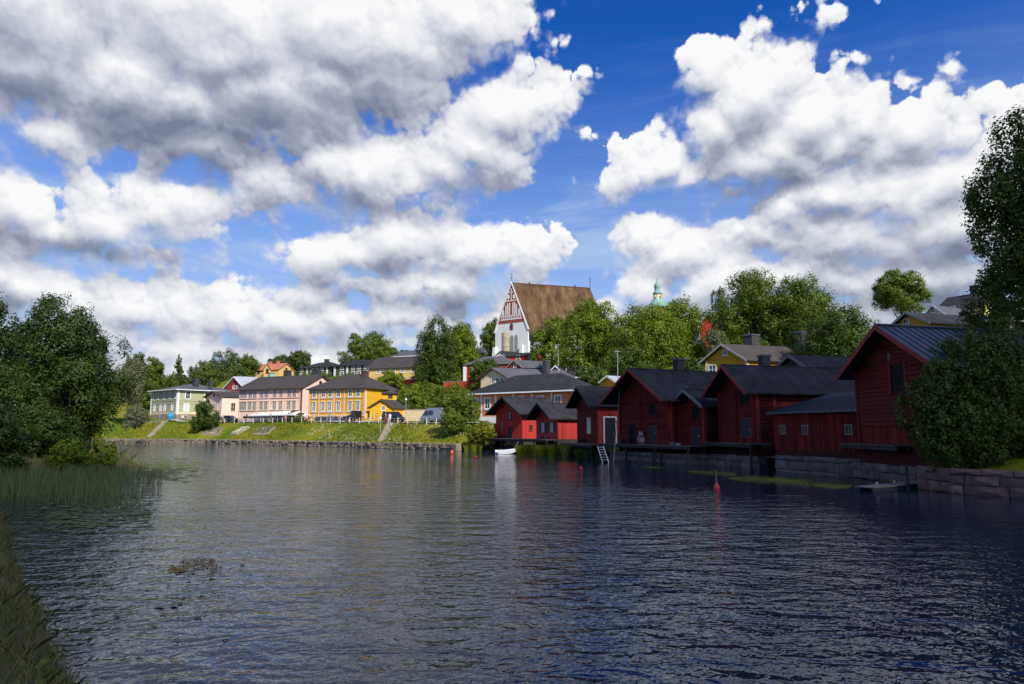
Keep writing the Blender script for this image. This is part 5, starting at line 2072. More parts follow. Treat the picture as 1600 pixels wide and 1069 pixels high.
tree_px('shrub', 'mid green shrub behind the reeds beneath the maple', 118, 690, 745, 42, 49, 'leaf_mid', 4.6, 5, 8, 16, 'shrub', flat=1.0, group='bank shrubs')
# far left park and ridge
tree_px('willow', 'pale sage-green willow beside the big bank maple', 203, 558, 628, 24, 165, 'leaf_sage', 3.0, 6, 9, 18, droop=.3)
tree_px('willow', 'small drooping sage willow by the left stone wall', 212, 632, 672, 20, 150, 'leaf_sage', 3.0, 6, 8, 14, droop=.4)
tree_px('park_tree', 'rounded park tree just right of the pale willow', 240, 562, 640, 26, 205, 'leaf_mid', 3.0, 6, 9, 16)
tree_px('park_tree', 'tree behind the pale willow at the left end', 212, 556, 630, 24, 225, 'leaf_far', 3.0, 6, 9, 16)
tree_px('pine_tree', 'lone slender conifer behind the sage green house', 279, 559, 612, 10, 235, 'leaf_far', 2.6, 6, 12, 10, cone=True)
for i, (px, t, b, hw, Y) in enumerate([(262, 590, 640, 18, 215), (300, 575, 625, 22, 230), (322, 565, 620, 22, 240), (352, 551, 615, 30, 250), (385, 557, 612, 24, 262)]):
    tree_px('ridge_tree', ['low round tree left of the slender conifer', 'bushy tree right of the slender conifer', 'mid-height tree above the sage green house roof', 'tallest dark oak of the left ridge wood', 'dark tree next to the orange-roofed villa'][i],
            px, t, b, hw, Y, 'leaf_far' if i % 2 else 'leaf_mid', 3.0, 6, 10, 16, group='ridge wood at left')
for i, (px, t, b, hw, Y) in enumerate([(440, 556, 596, 22, 285), (468, 549, 590, 19, 285), (556, 524, 590, 26, 255), (586, 521, 592, 28, 262), (612, 542, 580, 22, 245), (632, 548, 575, 18, 270)]):
    tree_px('hill_tree', ['round tree right behind the orange-roofed villa', 'dark tree left of the green row house', 'left one of the two tall trees above the green row house', 'right one of the two tall trees above the green row house', 'light tree beside the grey roofed pale house', 'small tree behind the grey roofed pale house'][i],
            px, t, b, hw, Y, 'leaf_far' if i < 2 else 'leaf_mid', 3.0, 6, 10, 16, group='hill trees')
for i, (px, t, b, hw, Y) in enumerate([(60, 600, 640, 60, 260), (150, 592, 640, 50, 250), (-60, 590, 640, 80, 250), (420, 590, 612, 40, 225), (500, 583, 605, 40, 222), (560, 585, 602, 30, 212)]):
    tree_px('hedge_bush', ['bushes behind the left bank trees', 'bushes between bank maple and willow', 'bushes beyond the left edge', 'low hedge below the orange-roofed villa', 'garden bushes below the green row house', 'garden bushes at the pale yellow house corner'][i],
            px, t, b, hw, Y, 'leaf_mid', 3.2, 5, 9, 14, 'bush', group='slope bushes', flat=1.0)
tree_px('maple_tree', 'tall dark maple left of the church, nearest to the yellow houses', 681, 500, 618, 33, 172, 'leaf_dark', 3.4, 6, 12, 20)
tree_px('maple_tree', 'lighter maple touching the tall dark maple on its right', 722, 507, 600, 25, 182, 'leaf_maple', 3.4, 6, 10, 18)
tree_px('hill_tree', 'tree against the left wall of the church', 768, 500, 560, 16, 250, 'leaf_mid', 3.0, 6, 9, 16)
tree_px('hill_tree', 'low tree below the yellow pediment house', 752, 552, 575, 20, 240, 'leaf_mid', 3.0, 6, 8, 14)
tree_px('maple_tree', 'round maple covering the church foot', 863, 497, 584, 33, 190, 'leaf_maple', 3.4, 6, 11, 18)
tree_px('maple_tree', 'tall sunlit maple at the right end of the church roof', 926, 470, 602, 48, 152, 'leaf_maple', 3.8, 6, 13, 20)
tree_px('maple_tree', 'broad sunlit maple in front of the copper-domed tower', 1010, 477, 600, 64, 142, 'leaf_maple', 3.8, 6, 14, 22)
tree_px('maple_tree', 'sunlit maple right of the copper-domed tower', 1070, 472, 592, 46, 146, 'leaf_maple', 3.8, 6, 11, 20)
tree_px('maple_tree', 'small dark maple in the hollow below the tower maples', 985, 545, 600, 46, 132, 'leaf_dark', 3.6, 5, 9, 18)
tree_px('ash_tree', 'biggest tree on the right skyline, left half', 1184, 427, 590, 76, 135, 'leaf_mid', 4.0, 6, 15, 22)
tree_px('ash_tree', 'biggest tree on the right skyline, right half', 1250, 433, 590, 64, 128, 'leaf_mid', 4.0, 6, 13, 22)
tree_px('birch_tree', 'thin pale grey-green tree at the left of the skyline ash', 1128, 450, 520, 17, 150, 'leaf_sage', 3.0, 2.5, 8, 14)
tree_px('garden_tree', 'loose reddish-green garden tree by the ochre house', 1118, 512, 575, 20, 105, 'leaf_sage', 3.4, 2.5, 8, 14)
tree_px('elm_tree', 'dark spreading tree behind the two-storey barn', 1312, 486, 615, 76, 84, 'leaf_dark', 4.4, 5, 14, 20)
tree_px('elm_tree', 'lower dark tree between skyline ash and metal-roofed barn', 1258, 505, 600, 42, 92, 'leaf_dark', 4.2, 5, 11, 18)
tree_px('hill_tree', 'round tree standing alone on the right skyline', 1407, 424, 495, 43, 125, 'leaf_mid', 3.6, 6, 12, 20)
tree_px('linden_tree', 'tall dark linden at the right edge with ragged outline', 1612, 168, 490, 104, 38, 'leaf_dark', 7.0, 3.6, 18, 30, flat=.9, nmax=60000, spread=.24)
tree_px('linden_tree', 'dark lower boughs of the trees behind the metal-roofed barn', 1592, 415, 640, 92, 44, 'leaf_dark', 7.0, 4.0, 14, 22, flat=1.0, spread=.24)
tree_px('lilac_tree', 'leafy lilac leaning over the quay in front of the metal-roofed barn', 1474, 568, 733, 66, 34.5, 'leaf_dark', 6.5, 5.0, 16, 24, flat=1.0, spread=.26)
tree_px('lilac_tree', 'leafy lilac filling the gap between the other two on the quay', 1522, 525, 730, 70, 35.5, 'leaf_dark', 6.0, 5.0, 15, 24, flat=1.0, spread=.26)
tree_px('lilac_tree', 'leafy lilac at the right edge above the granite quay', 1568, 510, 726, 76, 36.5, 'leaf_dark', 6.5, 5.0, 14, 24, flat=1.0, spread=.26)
# gardens on the slope and bushes on the quay bank
tree_px('bush', 'large round bush on the grass bank beside the silver van', 719, 613, 686, 30, 107, 'leaf_mid', 3.6, 6, 12, 18, 'bush', flat=1.0)
tree_px('bush', 'yellow-green bush next to the leftmost boathouse', 752, 660, 696, 20, 100, 'leaf_yellow', 3.4, 6, 9, 14, 'bush', flat=1.0)
tree_px('bush', 'dark round bush on the grass bank before the pink house', 322, 628, 675, 21, 157, 'leaf_dark', 3.2, 6, 9, 16, 'bush', flat=1.0)
tree_px('clipped_bush', 'big clipped dark bush above the beige house', 760, 562, 612, 27, 152, 'leaf_dark', 3.0, 7, 10, 20, 'bush', flat=1.0)
for i, (px, t, b, hw, Y, m) in enumerate([(640, 603, 652, 30, 150, 'leaf_maple'), (665, 598, 648, 30, 154, 'leaf_lime'), (700, 618, 652, 26, 146, 'leaf_mid'), (630, 625, 655, 22, 146, 'leaf_dark'), (680, 632, 652, 20, 143, 'leaf_lime'),
                                          (608, 580, 608, 22, 172, 'leaf_maple'), (655, 605, 640, 16, 165, 'leaf_maple'), (690, 560, 615, 14, 166, 'leaf_dark'), (712, 600, 640, 22, 140, 'leaf_maple'), (745, 625, 650, 18, 125, 'leaf_lime')]):
    tree_px('garden_bush', ['light green garden tree right of the yellow annex', 'lime garden tree behind the dark van', 'garden bush above the silver van', 'dark garden bush by the yellow rear wing', 'low lime bush behind the cream wall', 'bush at the foot of the pale yellow house', 'leafy bush under the red fence end', 'dark columnar bush below the tall maple', 'garden tree left of the orange house', 'lime bush at the orange house corner'][i],
            px, t, b, hw, Y, m, 3.2, 6, 8, 14, 'bush', flat=1.0, group='garden bushes')
tree_px('red_bush', 'small red-leaved bush above the cream garden wall', 664, 637, 647, 9, 144, 'leaf_red', 2.6, 6, 6, 10, 'bush', flat=1.0)
for i, (px, t, b, hw, Y, m) in enumerate([(830, 578, 606, 20, 165, 'leaf_mid'), (925, 575, 608, 24, 128, 'leaf_dark'), (1080, 560, 600, 30, 118, 'leaf_dark'), (1390, 515, 570, 40, 66, 'leaf_dark'), (1190, 560, 600, 30, 100, 'leaf_dark'), (1500, 500, 530, 40, 78, 'leaf_mid'), (1350, 575, 625, 30, 60, 'leaf_dark')]):
    tree_px('slope_bush', ['bush between orange-red house and dark red gable', 'dark bush behind the shed with the white door', 'dark bush behind the steep-roofed barn', 'dark bush left of the metal barn roof', 'dark bush behind the ochre house', 'bush below the yellow-green house', 'dark bush at the left eave of the metal-roofed barn'][i],
            px, t, b, hw, Y, m, 3.6, 5, 9, 16, 'bush', flat=1.0, group='slope bushes')


def blades(name, pts, hgt, wid, m, seed, lean=.25, kind='stuff', label=None, cat=None, zf=None):
    """one tapering blade per point (x, y, z)"""
    rng = np.random.default_rng(seed)
    n = len(pts)
    a = rng.uniform(0, 2 * math.pi, n)
    h = hgt * rng.uniform(.5, 1.3, n)
    w = wid * rng.uniform(.6, 1.3, n)
    t = np.stack([np.cos(a), np.sin(a), np.zeros(n)], 1) * w[:, None] * .5
    l = rng.normal(size=(n, 2)) * lean
    mid = pts + np.stack([l[:, 0] * h * .4, l[:, 1] * h * .4, h * .55], 1)
    top = pts + np.stack([l[:, 0] * h * 1.1, l[:, 1] * h * 1.1, h], 1)
    v = np.stack([pts - t, pts + t, mid + t * .7, top, mid - t * .7], 1).reshape(-1, 3)
    q = np.arange(n * 5).reshape(n, 5)
    me = raw_mesh(name, v, q, m)
    return solo(name, me, None, label, cat, kind=kind)


def scatter(rng, n, x0, x1, y0, y1, cond):
    x = rng.uniform(x0, x1, n)
    y = rng.uniform(y0, y1, n)
    k = cond(x, y)
    return x[k], y[k]


rng = np.random.default_rng(5)
# reed bed off the left bank
def reed_ok(x, y):
    d = seg_dist(x, y, SHORE_L)
    land = inside(x, y, LAND_L)
    return (~land) & (d < 10 + 2.5 * np.sin(y * .5)) & (y > 27.5 + 1.0 * np.sin(x * .9)) & (y < 49) & (x < -14.8 - (y - 27) * .50 + 1.2 * np.sin(y)) & (rng.uniform(size=x.shape) < .8)


x, y = scatter(rng, 26000, -45, -12, 26, 50, reed_ok)
blades('reed_bed', np.stack([x, y, np.full(len(x), -.1)], 1), .88, .022, 'reed', 3, .10, label='bed of upright green reeds standing in the water at left', cat='reeds')
# grass and weeds on the near bank
def near_ok(x, y):
    return inside(x, y, LAND_L) & (rng.uniform(size=x.shape) < .25 + .75 * (np.sin(x * 2.1 + np.sin(y * 1.7)) * np.sin(y * 1.9) > -.25))


x, y = scatter(rng, 120000, -19, 0, 4.5, 24, near_ok)
z = terr_l(x, y)
blades('bank_grass', np.stack([x, y, z - .02], 1), .20, .010, 'grass_blade', 4, .5, label='rough dry grass covering the near left bank', cat='grass')
x, y = scatter(rng, 16000, -20, -1, 4.5, 26, lambda a, b: inside(a, b, LAND_L) & (np.sin(a * 1.3) * np.sin(b * .9 + 1) > .25))
z = terr_l(x, y)
p = np.stack([x, y, z + rng.uniform(.02, .35, len(x))], 1)
solo('bank_weeds', leaf_mesh('bank_weeds', p, rng.normal(size=p.shape) + [0, 0, .8], .085, 'leaf_mid', rng), None, 'broad-leaved weeds between the grass on the near left bank', 'weeds', kind='stuff')
x, y = scatter(rng, 16000, -60, -19, 24, 70, lambda a, b: inside(a, b, LAND_L))
z = terr_l(x, y)
blades('bank_grass', np.stack([x, y, z - .05], 1), .8, .05, 'grass_blade', 6, .4, label='tall grass on the left bank under the trees', cat='grass')

# flowering turf on the sunlit far bank
x, y = scatter(rng, 60000, -95, -4, 96, 170, lambda a, b: inside(a, b, LAND_R) & (seg_dist(a, b, SHORE_R) > .6) & (seg_dist(a, b, SHORE_R) < 7.6))
z = terr_r(x, y)
sel = (np.sin(x * .22) + np.sin(y * .31 + 1) + rng.normal(size=x.shape) * .35) > -.55
p = np.stack([x, y, z + rng.uniform(.0, .28, len(x))], 1)[sel]
solo('bank_turf', leaf_mesh('bank_turf', p, rng.normal(size=p.shape) + [0, 0, .9], .30, 'grass_lit', rng), None, 'tufted yellow-green turf on the sunlit quay bank', 'grass', kind='stuff')
x, y = scatter(rng, 9000, -40, -6, 98, 136, lambda a, b: inside(a, b, LAND_R) & (seg_dist(a, b, SHORE_R) > 1.0) & (seg_dist(a, b, SHORE_R) < 7.4) & (np.sin(a * .7) * np.sin(b * .55) > .1))
z = terr_r(x, y)
p = np.stack([x, y, z + rng.uniform(.15, .45, len(x))], 1)
solo('bank_flowers', leaf_mesh('bank_flowers', p[:900], rng.normal(size=p[:900].shape) + [0, 0, .9], .16, 'flower', rng), None, 'small pale wild flowers dotted over the quay bank', 'flowers', kind='stuff')
p2 = p[900:5200] - np.array([0, 0, .12])
solo('bank_herbs', leaf_mesh('bank_herbs', p2, rng.normal(size=p2.shape) + [0, 0, .6], .34, 'leaf_lime', rng), None, 'leafy green herbs growing in drifts on the quay bank', 'herbs', kind='stuff')

# plants in the water
def pads(name, label, cat, pts, size, m, seed, z=.012):
    r = np.random.default_rng(seed)
    n = len(pts)
    K = 7
    ang = np.linspace(0, 2 * math.pi, K, endpoint=False)[None] + r.uniform(0, 6.3, (n, 1))
    rad = size * r.uniform(.5, 1.3, (n, 1)) * r.uniform(.8, 1.1, (n, K))
    v = np.stack([pts[:, :1] + np.cos(ang) * rad, pts[:, 1:2] + np.sin(ang) * rad, np.full((n, K), z) + r.uniform(0, .02, (n, 1)) + r.uniform(-.004, .004, (n, K))], 2).reshape(-1, 3)
    return solo(name, raw_mesh(name, v, np.arange(n * K).reshape(n, K), m), None, label, cat, kind='stuff')


def px_cloud(n, fx, seed):
    """points on the water spread over a photograph region given by fx(rng, n) -> px, py"""
    r = np.random.default_rng(seed)
    px, py = fx(r, n)
    out = []
    for a, b in zip(px, py):
        q = hit(a, b)
        out.append((q.x, q.y))
    return np.array(out)


pl = px_cloud(620, lambda r, n: ((lambda t: (60 + 170 * t + r.normal(0, 10, n), 792 + r.normal(0, 14, n) + (1 - t) * 18))(r.uniform(0, 1, n) ** .8)), 1)
pads('lily_pads', 'dark lily pads floating in front of the reed bed', 'lily pads', pl, .13, 'lily', 2)
pl = px_cloud(420, lambda r, n: (255 + r.normal(0, 30, n), 728 + r.normal(0, 11, n)), 4)
pads('lily_pads', 'yellowish lily pads beyond the tip of the left bank', 'lily pads', pl, .3, 'weed_wet', 5)
pl = px_cloud(130, lambda r, n: (270 + r.normal(0, 60, n), 880 + r.normal(0, 50, n)), 6)
pads('lily_pads', 'few scattered pads around the brown weed clump', 'lily pads', pl, .05, 'lily', 7)


def streak(r, n, segs):
    px, py = [], []
    w = np.array([s[4] for s in segs], float)
    pick = r.choice(len(segs), n, p=w / w.sum())
    t = r.uniform(0, 1, n)
    for k, tt in zip(pick, t):
        x0, y0, x1, y1, _, th = segs[k]
        env = math.sin(math.pi * min(max(tt, .02), .98)) ** .5
        px.append(x0 + (x1 - x0) * tt)
        py.append(y0 + (y1 - y0) * tt + r.normal(0, th) * env)
    return np.array(px), np.array(py)


pl = px_cloud(5200, lambda r, n: streak(r, n, [(1076, 737, 1150, 742, 1.0, 2.0), (1140, 748, 1270, 752, 2.6, 2.6), (1200, 750, 1330, 760, 1.6, 3.0), (1270, 758, 1325, 763, .7, 1.5), (1008, 731, 1036, 731, .25, .7)]), 8)
pads('algae_mat', 'yellow-green algae mats floating along the granite footing', 'algae', pl, .07, 'weed_wet', 9)
pl = px_cloud(420, lambda r, n: streak(r, n, [(262, 890, 345, 886, 1, 5), (285, 878, 335, 878, .8, 4), (265, 893, 290, 892, .4, 2)]), 10)
rr = np.random.default_rng(3)
p = np.stack([pl[:, 0], pl[:, 1], rr.uniform(.010, .03, len(pl))], 1)
solo('weed_clump', leaf_mesh('weed_clump', p, rr.normal(size=p.shape) * .12 + [0, 0, 1], .07, 'weed_brown', rr), None, 'brown clump of torn water weed drifting in the foreground', 'weed clump', kind='stuff')
# sunny sedge below the boathouses
def sedge(px0, px1, py0, py1, n, hgt, label, seed, m='grass_lit'):
    r = np.random.default_rng(seed)
    a = px_cloud(n, lambda q, k: (q.uniform(px0, px1, k), q.uniform(py0, py1, k)), seed)
    blades('sedge', np.concatenate([a, np.zeros((len(a), 1))], 1), hgt, .07, m, seed, .25, label=label, cat='sedge')


sedge(808, 866, 706, 713, 1500, 1.1, 'bright sedge at the waterline below the shuttered boathouse', 21)
sedge(858, 905, 707, 714, 1500, 1.2, 'dense sedge between the boathouse and the ladder', 22, 'leaf_lime')
sedge(726, 752, 702, 706, 500, .9, 'tuft of sedge at the end of the rubble quay', 23)
sedge(900, 935, 711, 717, 500, .9, 'dark sedge under the landing left of the ladder', 24, 'leaf_dark')
# ------------------------------------------------------------------ small things
_YS = np.arange(92.0, 200.0, .1)


def on_street(px, d=9.6):
    r_ = ray(px, 640)
    X = r_.x / r_.y * _YS
    ok = inside(X, _YS, LAND_R) & (seg_dist(X, _YS, FARQ) >= d) & (seg_dist(X, _YS, SHORE_R) >= min(d, 6))
    i = int(np.argmax(ok))
    return Vector((X[i], _YS[i]))


def street_dir(q):
    best, bd = None, 1e9
    for (p0, p1) in zip(FARQ[:5], FARQ[1:6]):
        a, b = np.array([q.x]), np.array([q.y])
        dd = seg_dist(a, b, [p0, p1])[0]
        if dd < bd:
            bd, best = dd, (Vector(p0) - Vector(p1)).normalized()
    return best          # pointing to the right along the street


# --- water craft and buoys
def buoy(px, py, r, m, label, stick=False):
    c = hit(px, py)
    root = thing('buoy', label, 'buoy', (c.x, c.y, 0), 'mooring buoys')
    mb = MB()
    if stick:
        mb.lathe((c.x, c.y, 0), [(r * .8, -.12), (r, .02), (r * .95, .10), (r * .55, .22), (r * .2, .32), (r * .12, .40)], 14)
    else:
        mb.lathe((c.x, c.y, 0), [(r * .5, -.25 * r), (r * .9, .0), (r, r * .35), (r * .92, r * .75), (r * .6, r * 1.1), (r * .2, r * 1.28), (r * .15, r * 1.4)], 14)
    mb.part('float', m, root, True)
    sb = MB()
    if stick:
        sb.tube((c.x, c.y, .38), (c.x - .02, c.y, .95), .018, .012, 6)
        sb.part('staff', 'pole', root)
    else:
        sb.tube((c.x, c.y, r * 1.35), (c.x, c.y, r * 1.65), .05, .05, 6)
        sb.part('eye', 'trim_dark', root)


buoy(706, 708, .25, 'buoy_orange', 'orange buoy nearest to the rubble quay wall')
buoy(743, 716, .22, 'buoy_orange', 'orange buoy left of the white dinghy')
buoy(908, 733, .15, 'buoy_red', 'red buoy left of the ladder in dark water')
buoy(1120, 764, .165, 'buoy_red', 'red cone-shaped buoy with a thin staff in the foreground', True)


def loft(stations, name, m, parent, close=True, smooth=False):
    """stations: list of lists of points (same count)"""
    mb = MB()
    k = len(stations[0])
    vs = [p for s in stations for p in s]
    fs = []
    for i in range(len(stations) - 1):
        for j in range(k - (0 if close else 1)):
            a, b = i * k + j, i * k + (j + 1) % k
            fs.append((a, b, b + k, a + k))
    fs.append(list(range(k))[::-1])
    fs.append([(len(stations) - 1) * k + j for j in range(k)])
    mb.add(vs, fs)
    return mb.part(name, m, parent, smooth)


# white dinghy, twin-keeled hull seen from astern
c = hit(790, 709.5)
bd = Vector((.93, .36, 0))
bn = Vector((-.36, .93, 0))
BO = thing('dinghy', 'small white plastic dinghy moored in front of the leftmost boathouse', 'boat', (c.x, c.y, 0))
b0 = Vector((c.x, c.y, 0))
sts = []
for x, w, kz, gz2 in ((-1.2, .62, .0, .50), (-.6, .70, .0, .50), (.3, .68, .02, .52), (.95, .48, .14, .60), (1.35, .18, .34, .68)):
    o = b0 + bd * x
    sts.append([o + bn * (-w) + Vector((0, 0, gz2)), o + bn * (-w * .92) + Vector((0, 0, kz + .02)), o + bn * (-w * .5) + Vector((0, 0, kz - .06)), o + bn * (-w * .35) + Vector((0, 0, kz + .22)),
                o + bn * (w * .35) + Vector((0, 0, kz + .22)), o + bn * (w * .5) + Vector((0, 0, kz - .06)), o + bn * (w * .92) + Vector((0, 0, kz + .02)), o + bn * w + Vector((0, 0, gz2)),
                o + bn * (w * .8) + Vector((0, 0, gz2 - .04)), o + bn * (w * .7) + Vector((0, 0, gz2 - .25)), o + bn * (-w * .7) + Vector((0, 0, gz2 - .25)), o + bn * (-w * .8) + Vector((0, 0, gz2 - .04))])
loft(sts, 'hull', 'boat_white', BO)
mb = MB()
mb.obox(b0 + bd * -.2 - bn * .6 + Vector((0, 0, .34)), bd * .28, bn * 1.2, (0, 0, .05))
mb.part('thwart', 'wood_grey', BO)
mb = MB()
mb.tube(b0 + bd * 1.3 + Vector((0, 0, .66)), b0 + bd * 1.9 + bn * .5 + Vector((0, 0, 1.5)), .03, .03, 6)
mb.part('bow_rail', 'steel', BO)

# floating jetty at the granite quay
j0, j1 = hit(1368, 769), hit(1472, 759)
JT = thing('jetty', 'narrow floating jetty with a mooring post beside the granite quay', 'jetty', (j0.x, j0.y, 0))
jd = (j1 - j0).normalized()
jn = Vector((-jd.y, jd.x, 0))
jl = (j1 - j0).length
nb = 26
mb = MB()
mb.obox((0, 0, 0), jd * (jl / nb - .02), jn * 1.0, (0, 0, .05))
jme = mb.mesh('deck_board', 'wood_grey')
for i in range(nb):
    place('deck_board', jme, JT, jd * (i * jl / nb) + Vector((0, 0, .17 + .05 * i / nb)))
for k in (.05, .8):
    mb = MB()
    mb.obox(j0 + Vector((0, 0, -.1)) + jn * k, jd * jl, jn * .12, (0, 0, .26))
    mb.part('float_beam', 'boat_dark', JT)
pp = j0 + jd * jl * .43 - jn * .1
mb = MB()
mb.tube(pp - Vector((0, 0, 1)), pp + Vector((0, 0, 1.25)), .09, .08, 8)
mb.part('mooring_post', 'boat_dark', JT)
for k in (.05, .30):
    q = j0 + jd * jl * k + jn * .1 + Vector((0, 0, .34))
    mb = MB()
    mb.obox(q, jd * .16, jn * .05, (0, 0, .12))
    mb.part('cleat', 'steel', JT)

# ladder and leaning pole in front of the dark barn
q0, q1 = P(947.5, 718.5, 63.5), P(938, 697, 65.5)
LD = thing('ladder', 'pale wooden ladder leaning from the landing into the water', 'ladder', q0)
ax = (q1 - q0)
sd = Vector((.75, -.2, 0)).normalized() * .28
for s in (-1, 1):
    mb = MB()
    mb.obox(q0 + sd * s - Vector((.03, 0, .5)), ax + Vector((0, 0, .5)), (.07, 0, 0), (0, .07, 0))
    mb.part('rail', 'blind', LD)
for k in range(6):
    mb = MB()
    o = q0 + ax * (k / 5.5)
    mb.tube(o - sd, o + sd, .025, .025, 6)
    mb.part('rung', 'blind', LD)
q0, q1 = P(957.5, 722, 64.5), P(968, 612, 67.5)
PL = thing('leaning_pole', 'long thin pale pole leaning against the steep-roofed barn', 'pole', q0)
mb = MB()
mb.tube(q0 - Vector((0, 0, .6)), q1, .045, .03, 7)
mb.part('shaft', 'wood_grey', PL)
mb = MB()
mb.lathe(q0.lerp(q1, .55) - Vector((0, 0, .1)), [(.04, 0), (.10, .08), (.10, .2), (.04, .28)], 8)
mb.part('block', 'wood_grey', PL)
for px, t, b, Y, lab in ((965, 549, 600, 105, 'thin white aerial pole rising behind the red sheds'), (872, 539, 592, 140, 'thin grey flagpole in front of the round maple'), (661, 545, 575, 200, 'thin flagpole beside the tall dark maple')):
    q0, q1 = P(px, b, Y), P(px, t, Y)
    FP = thing('flagpole', lab, 'pole', q0 - Vector((0, 0, 2)))
    mb = MB()
    mb.tube(q0 - Vector((0, 0, 2)), q1, .08, .05, 7)
    mb.part('shaft', 'steel', FP)
    mb = MB()
    mb.obox(q1 - Vector((.45, .03, .05)), (.9, 0, 0), (0, .06, 0), (0, 0, .07))
    mb.part('cross_arm', 'steel', FP)


# furniture on the landings
def bench(p, d, label, L=1.6, m='dock_side'):
    d = Vector(d).normalized()
    n = Vector((-d.y, d.x, 0))
    root = thing('bench', label, 'bench', p)
    mb = MB()
    mb.obox(p + Vector((0, 0, .42)), d * L, n * .4, (0, 0, .05))
    mb.part('seat', m, root)
    for k in (.1, .85):
        mb = MB()
        mb.obox(p + d * L * k, d * .08, n * .38, (0, 0, .42))
        mb.part('leg', m, root)


def on_front(h, a, out, z):
    o, d, n, L = h.fac('front')
    p = o + d * a + n * out
    return Vector((p.x, p.y, z)), d


p, d = on_front(D_, .6, .5, zD)
bench(p, d, 'low dark bench on the landing left of the barrel', 1.5)
p, d = on_front(G_, 1.2, .5, zH)
bench(p, d, 'dark bench on the landing below the shuttered boathouse windows', 2.2, 'wood_grey')
p, d = on_front(F_, 1.4, .5, zF)
bench(p, d, 'dark bench under the pale window of the white-door shed', 1.6)
p, d = on_front(C_, 4.2, .6, zC)
bench(p, d, 'small red bench at the end of the two-storey barn landing', 1.1, 'red_trim')
p, d = on_front(H_, .8, .5, zH)
bench(p, d, 'low bench in front of the half-sunlit gable', 1.8, 'trim_dark')
p, d = on_front(D_, 4.6, .9, zD)
BR = thing('barrel', 'grey wooden barrel with two bottles on the dark landing', 'barrel', p)
mb = MB()
mb.lathe(p, [(.27, 0), (.33, .25), (.35, .45), (.33, .65), (.27, .9)], 14)
mb.part('staves', 'barrel', BR, True)
for z in (.15, .72):
    mb = MB()
    mb.lathe(p + Vector((0, 0, z)), [(.325, 0), (.335, .04), (.325, .08)], 14)
    mb.part('hoop', 'trim_dark', BR)
for k in (-.1, .1):
    q = p + Vector((k, 0, .9))
    s = MB()
    s.lathe(q, [(.05, 0), (.05, .2), (.02, .28), (.02, .36)], 8)
    solo('bottle', s, 'lamp_white', ['left pale bottle standing on the grey barrel', 'right pale bottle standing on the grey barrel'][k > 0], 'bottle', loc=q)
p, d = on_front(E_, .5, 1.0, zE)
for k, (lab, w, h, m) in enumerate((('grey crate on the landing beside the small gabled barn', .5, .5, 'wood_grey'), ('white tub next to the grey crate on the landing', .4, .42, 'blind'))):
    q = p + d * (k * .8 - .4)
    root = thing('crate' if k == 0 else 'tub', lab, 'crate' if k == 0 else 'tub', q)
    mb = MB()
    if k == 0:
        for z in (0, .18, .36):
            mb2 = MB()
            mb2.box(q.x - w / 2, q.x + w / 2, q.y - w / 2, q.y + w / 2, q.z + z, q.z + z + .14)
            mb2.part('slat_ring', m, root)
        mb.box(q.x - w / 2 + .02, q.x + w / 2 - .02, q.y - w / 2 + .02, q.y + w / 2 - .02, q.z, q.z + .48)
        mb.part('inner_box', 'trim_dark', root)
    else:
        mb.lathe(q, [(w * .4, 0), (w * .5, h * .9), (w * .55, h), (w * .45, h * .98)], 12)
        mb.part('body', m, root)

# boulders at the waterline below the boathouse
rngb = random.Random(8)
for k, (px, py, r) in enumerate(((876, 708, .9), (889, 709, .85), (882, 705, .8), (899, 710, .75))):
    c = hit(px, py + 3)
    bm = bmesh.new()
    bmesh.ops.create_icosphere(bm, subdivisions=3, radius=1)
    for v in bm.verts:
        nv = mnoise.noise(v.co * 1.6 + Vector((k * 7, 0, 0))) * .35 + mnoise.noise(v.co * 4 + Vector((k, 3, 0))) * .1
        v.co *= (1 + nv)
        v.co = Vector((v.co.x * r * 1.3, v.co.y * r, v.co.z * r * .75))
    me = bpy.data.meshes.new('boulder')
    bm.to_mesh(me)
    bm.free()
    me.materials.append(M['stone_red'])
    solo('boulder', me, None, ['large pinkish boulder left under the lit shed wall', 'pinkish boulder in the middle of the group by the shed', 'upper boulder resting against the shed corner', 'rightmost boulder beside the landing'][k], 'boulder', 'boulders by the sunlit shed', loc=(c.x, c.y, .25 if k != 2 else .8))

# --- street furniture on the far quay
RL = thing('quay_railing', 'low white post railing along the edge of the quay street', 'railing', V3(on_street(520, 7.3), 4.4))
rp = []
for px in range(352, 700, 15):
    q = on_street(px, 7.3)
    rp.append(V3(q, ground_z(q.x, q.y)))
for p in rp:
    mb = MB()
    mb.box(p.x - .06, p.x + .06, p.y - .06, p.y + .06, p.z - .2, p.z + .95)
    mb.part('post', 'blind', RL)
for a, b in zip(rp[:-1], rp[1:]):
    mb = MB()
    mb.tube(a + Vector((0, 0, .8)), b + Vector((0, 0, .8)), .03, .03, 5)
    mb.part('rail', 'steel', RL)
RW = thing('terrace_wall', 'pinkish stone terrace wall with posts left of the grass bank', 'stone wall', V3(on_street(205, 8), 3))
tp = [on_street(px, 8.0) for px in (182, 205, 228, 252)]
for a, b in zip(tp[:-1], tp[1:]):
    d = V3(b - a, 0)
    n = V3((-d.normalized().y, d.normalized().x), 0) * .5
    for k in range(3):
        mb = MB()
        mb.obox(V3(a, 2.6 + k * .85), d * .99, n, (0, 0, .8))
        mb.part('stone_course', 'stone_red' if k % 2 else 'stone_far', RW)
for k, q in enumerate(tp):
    mb = MB()
    mb.box(q.x - .12, q.x + .12, q.y - .5, q.y - .26, 4.6, 6.2)
    mb.part('post', 'wood_grey', RW)


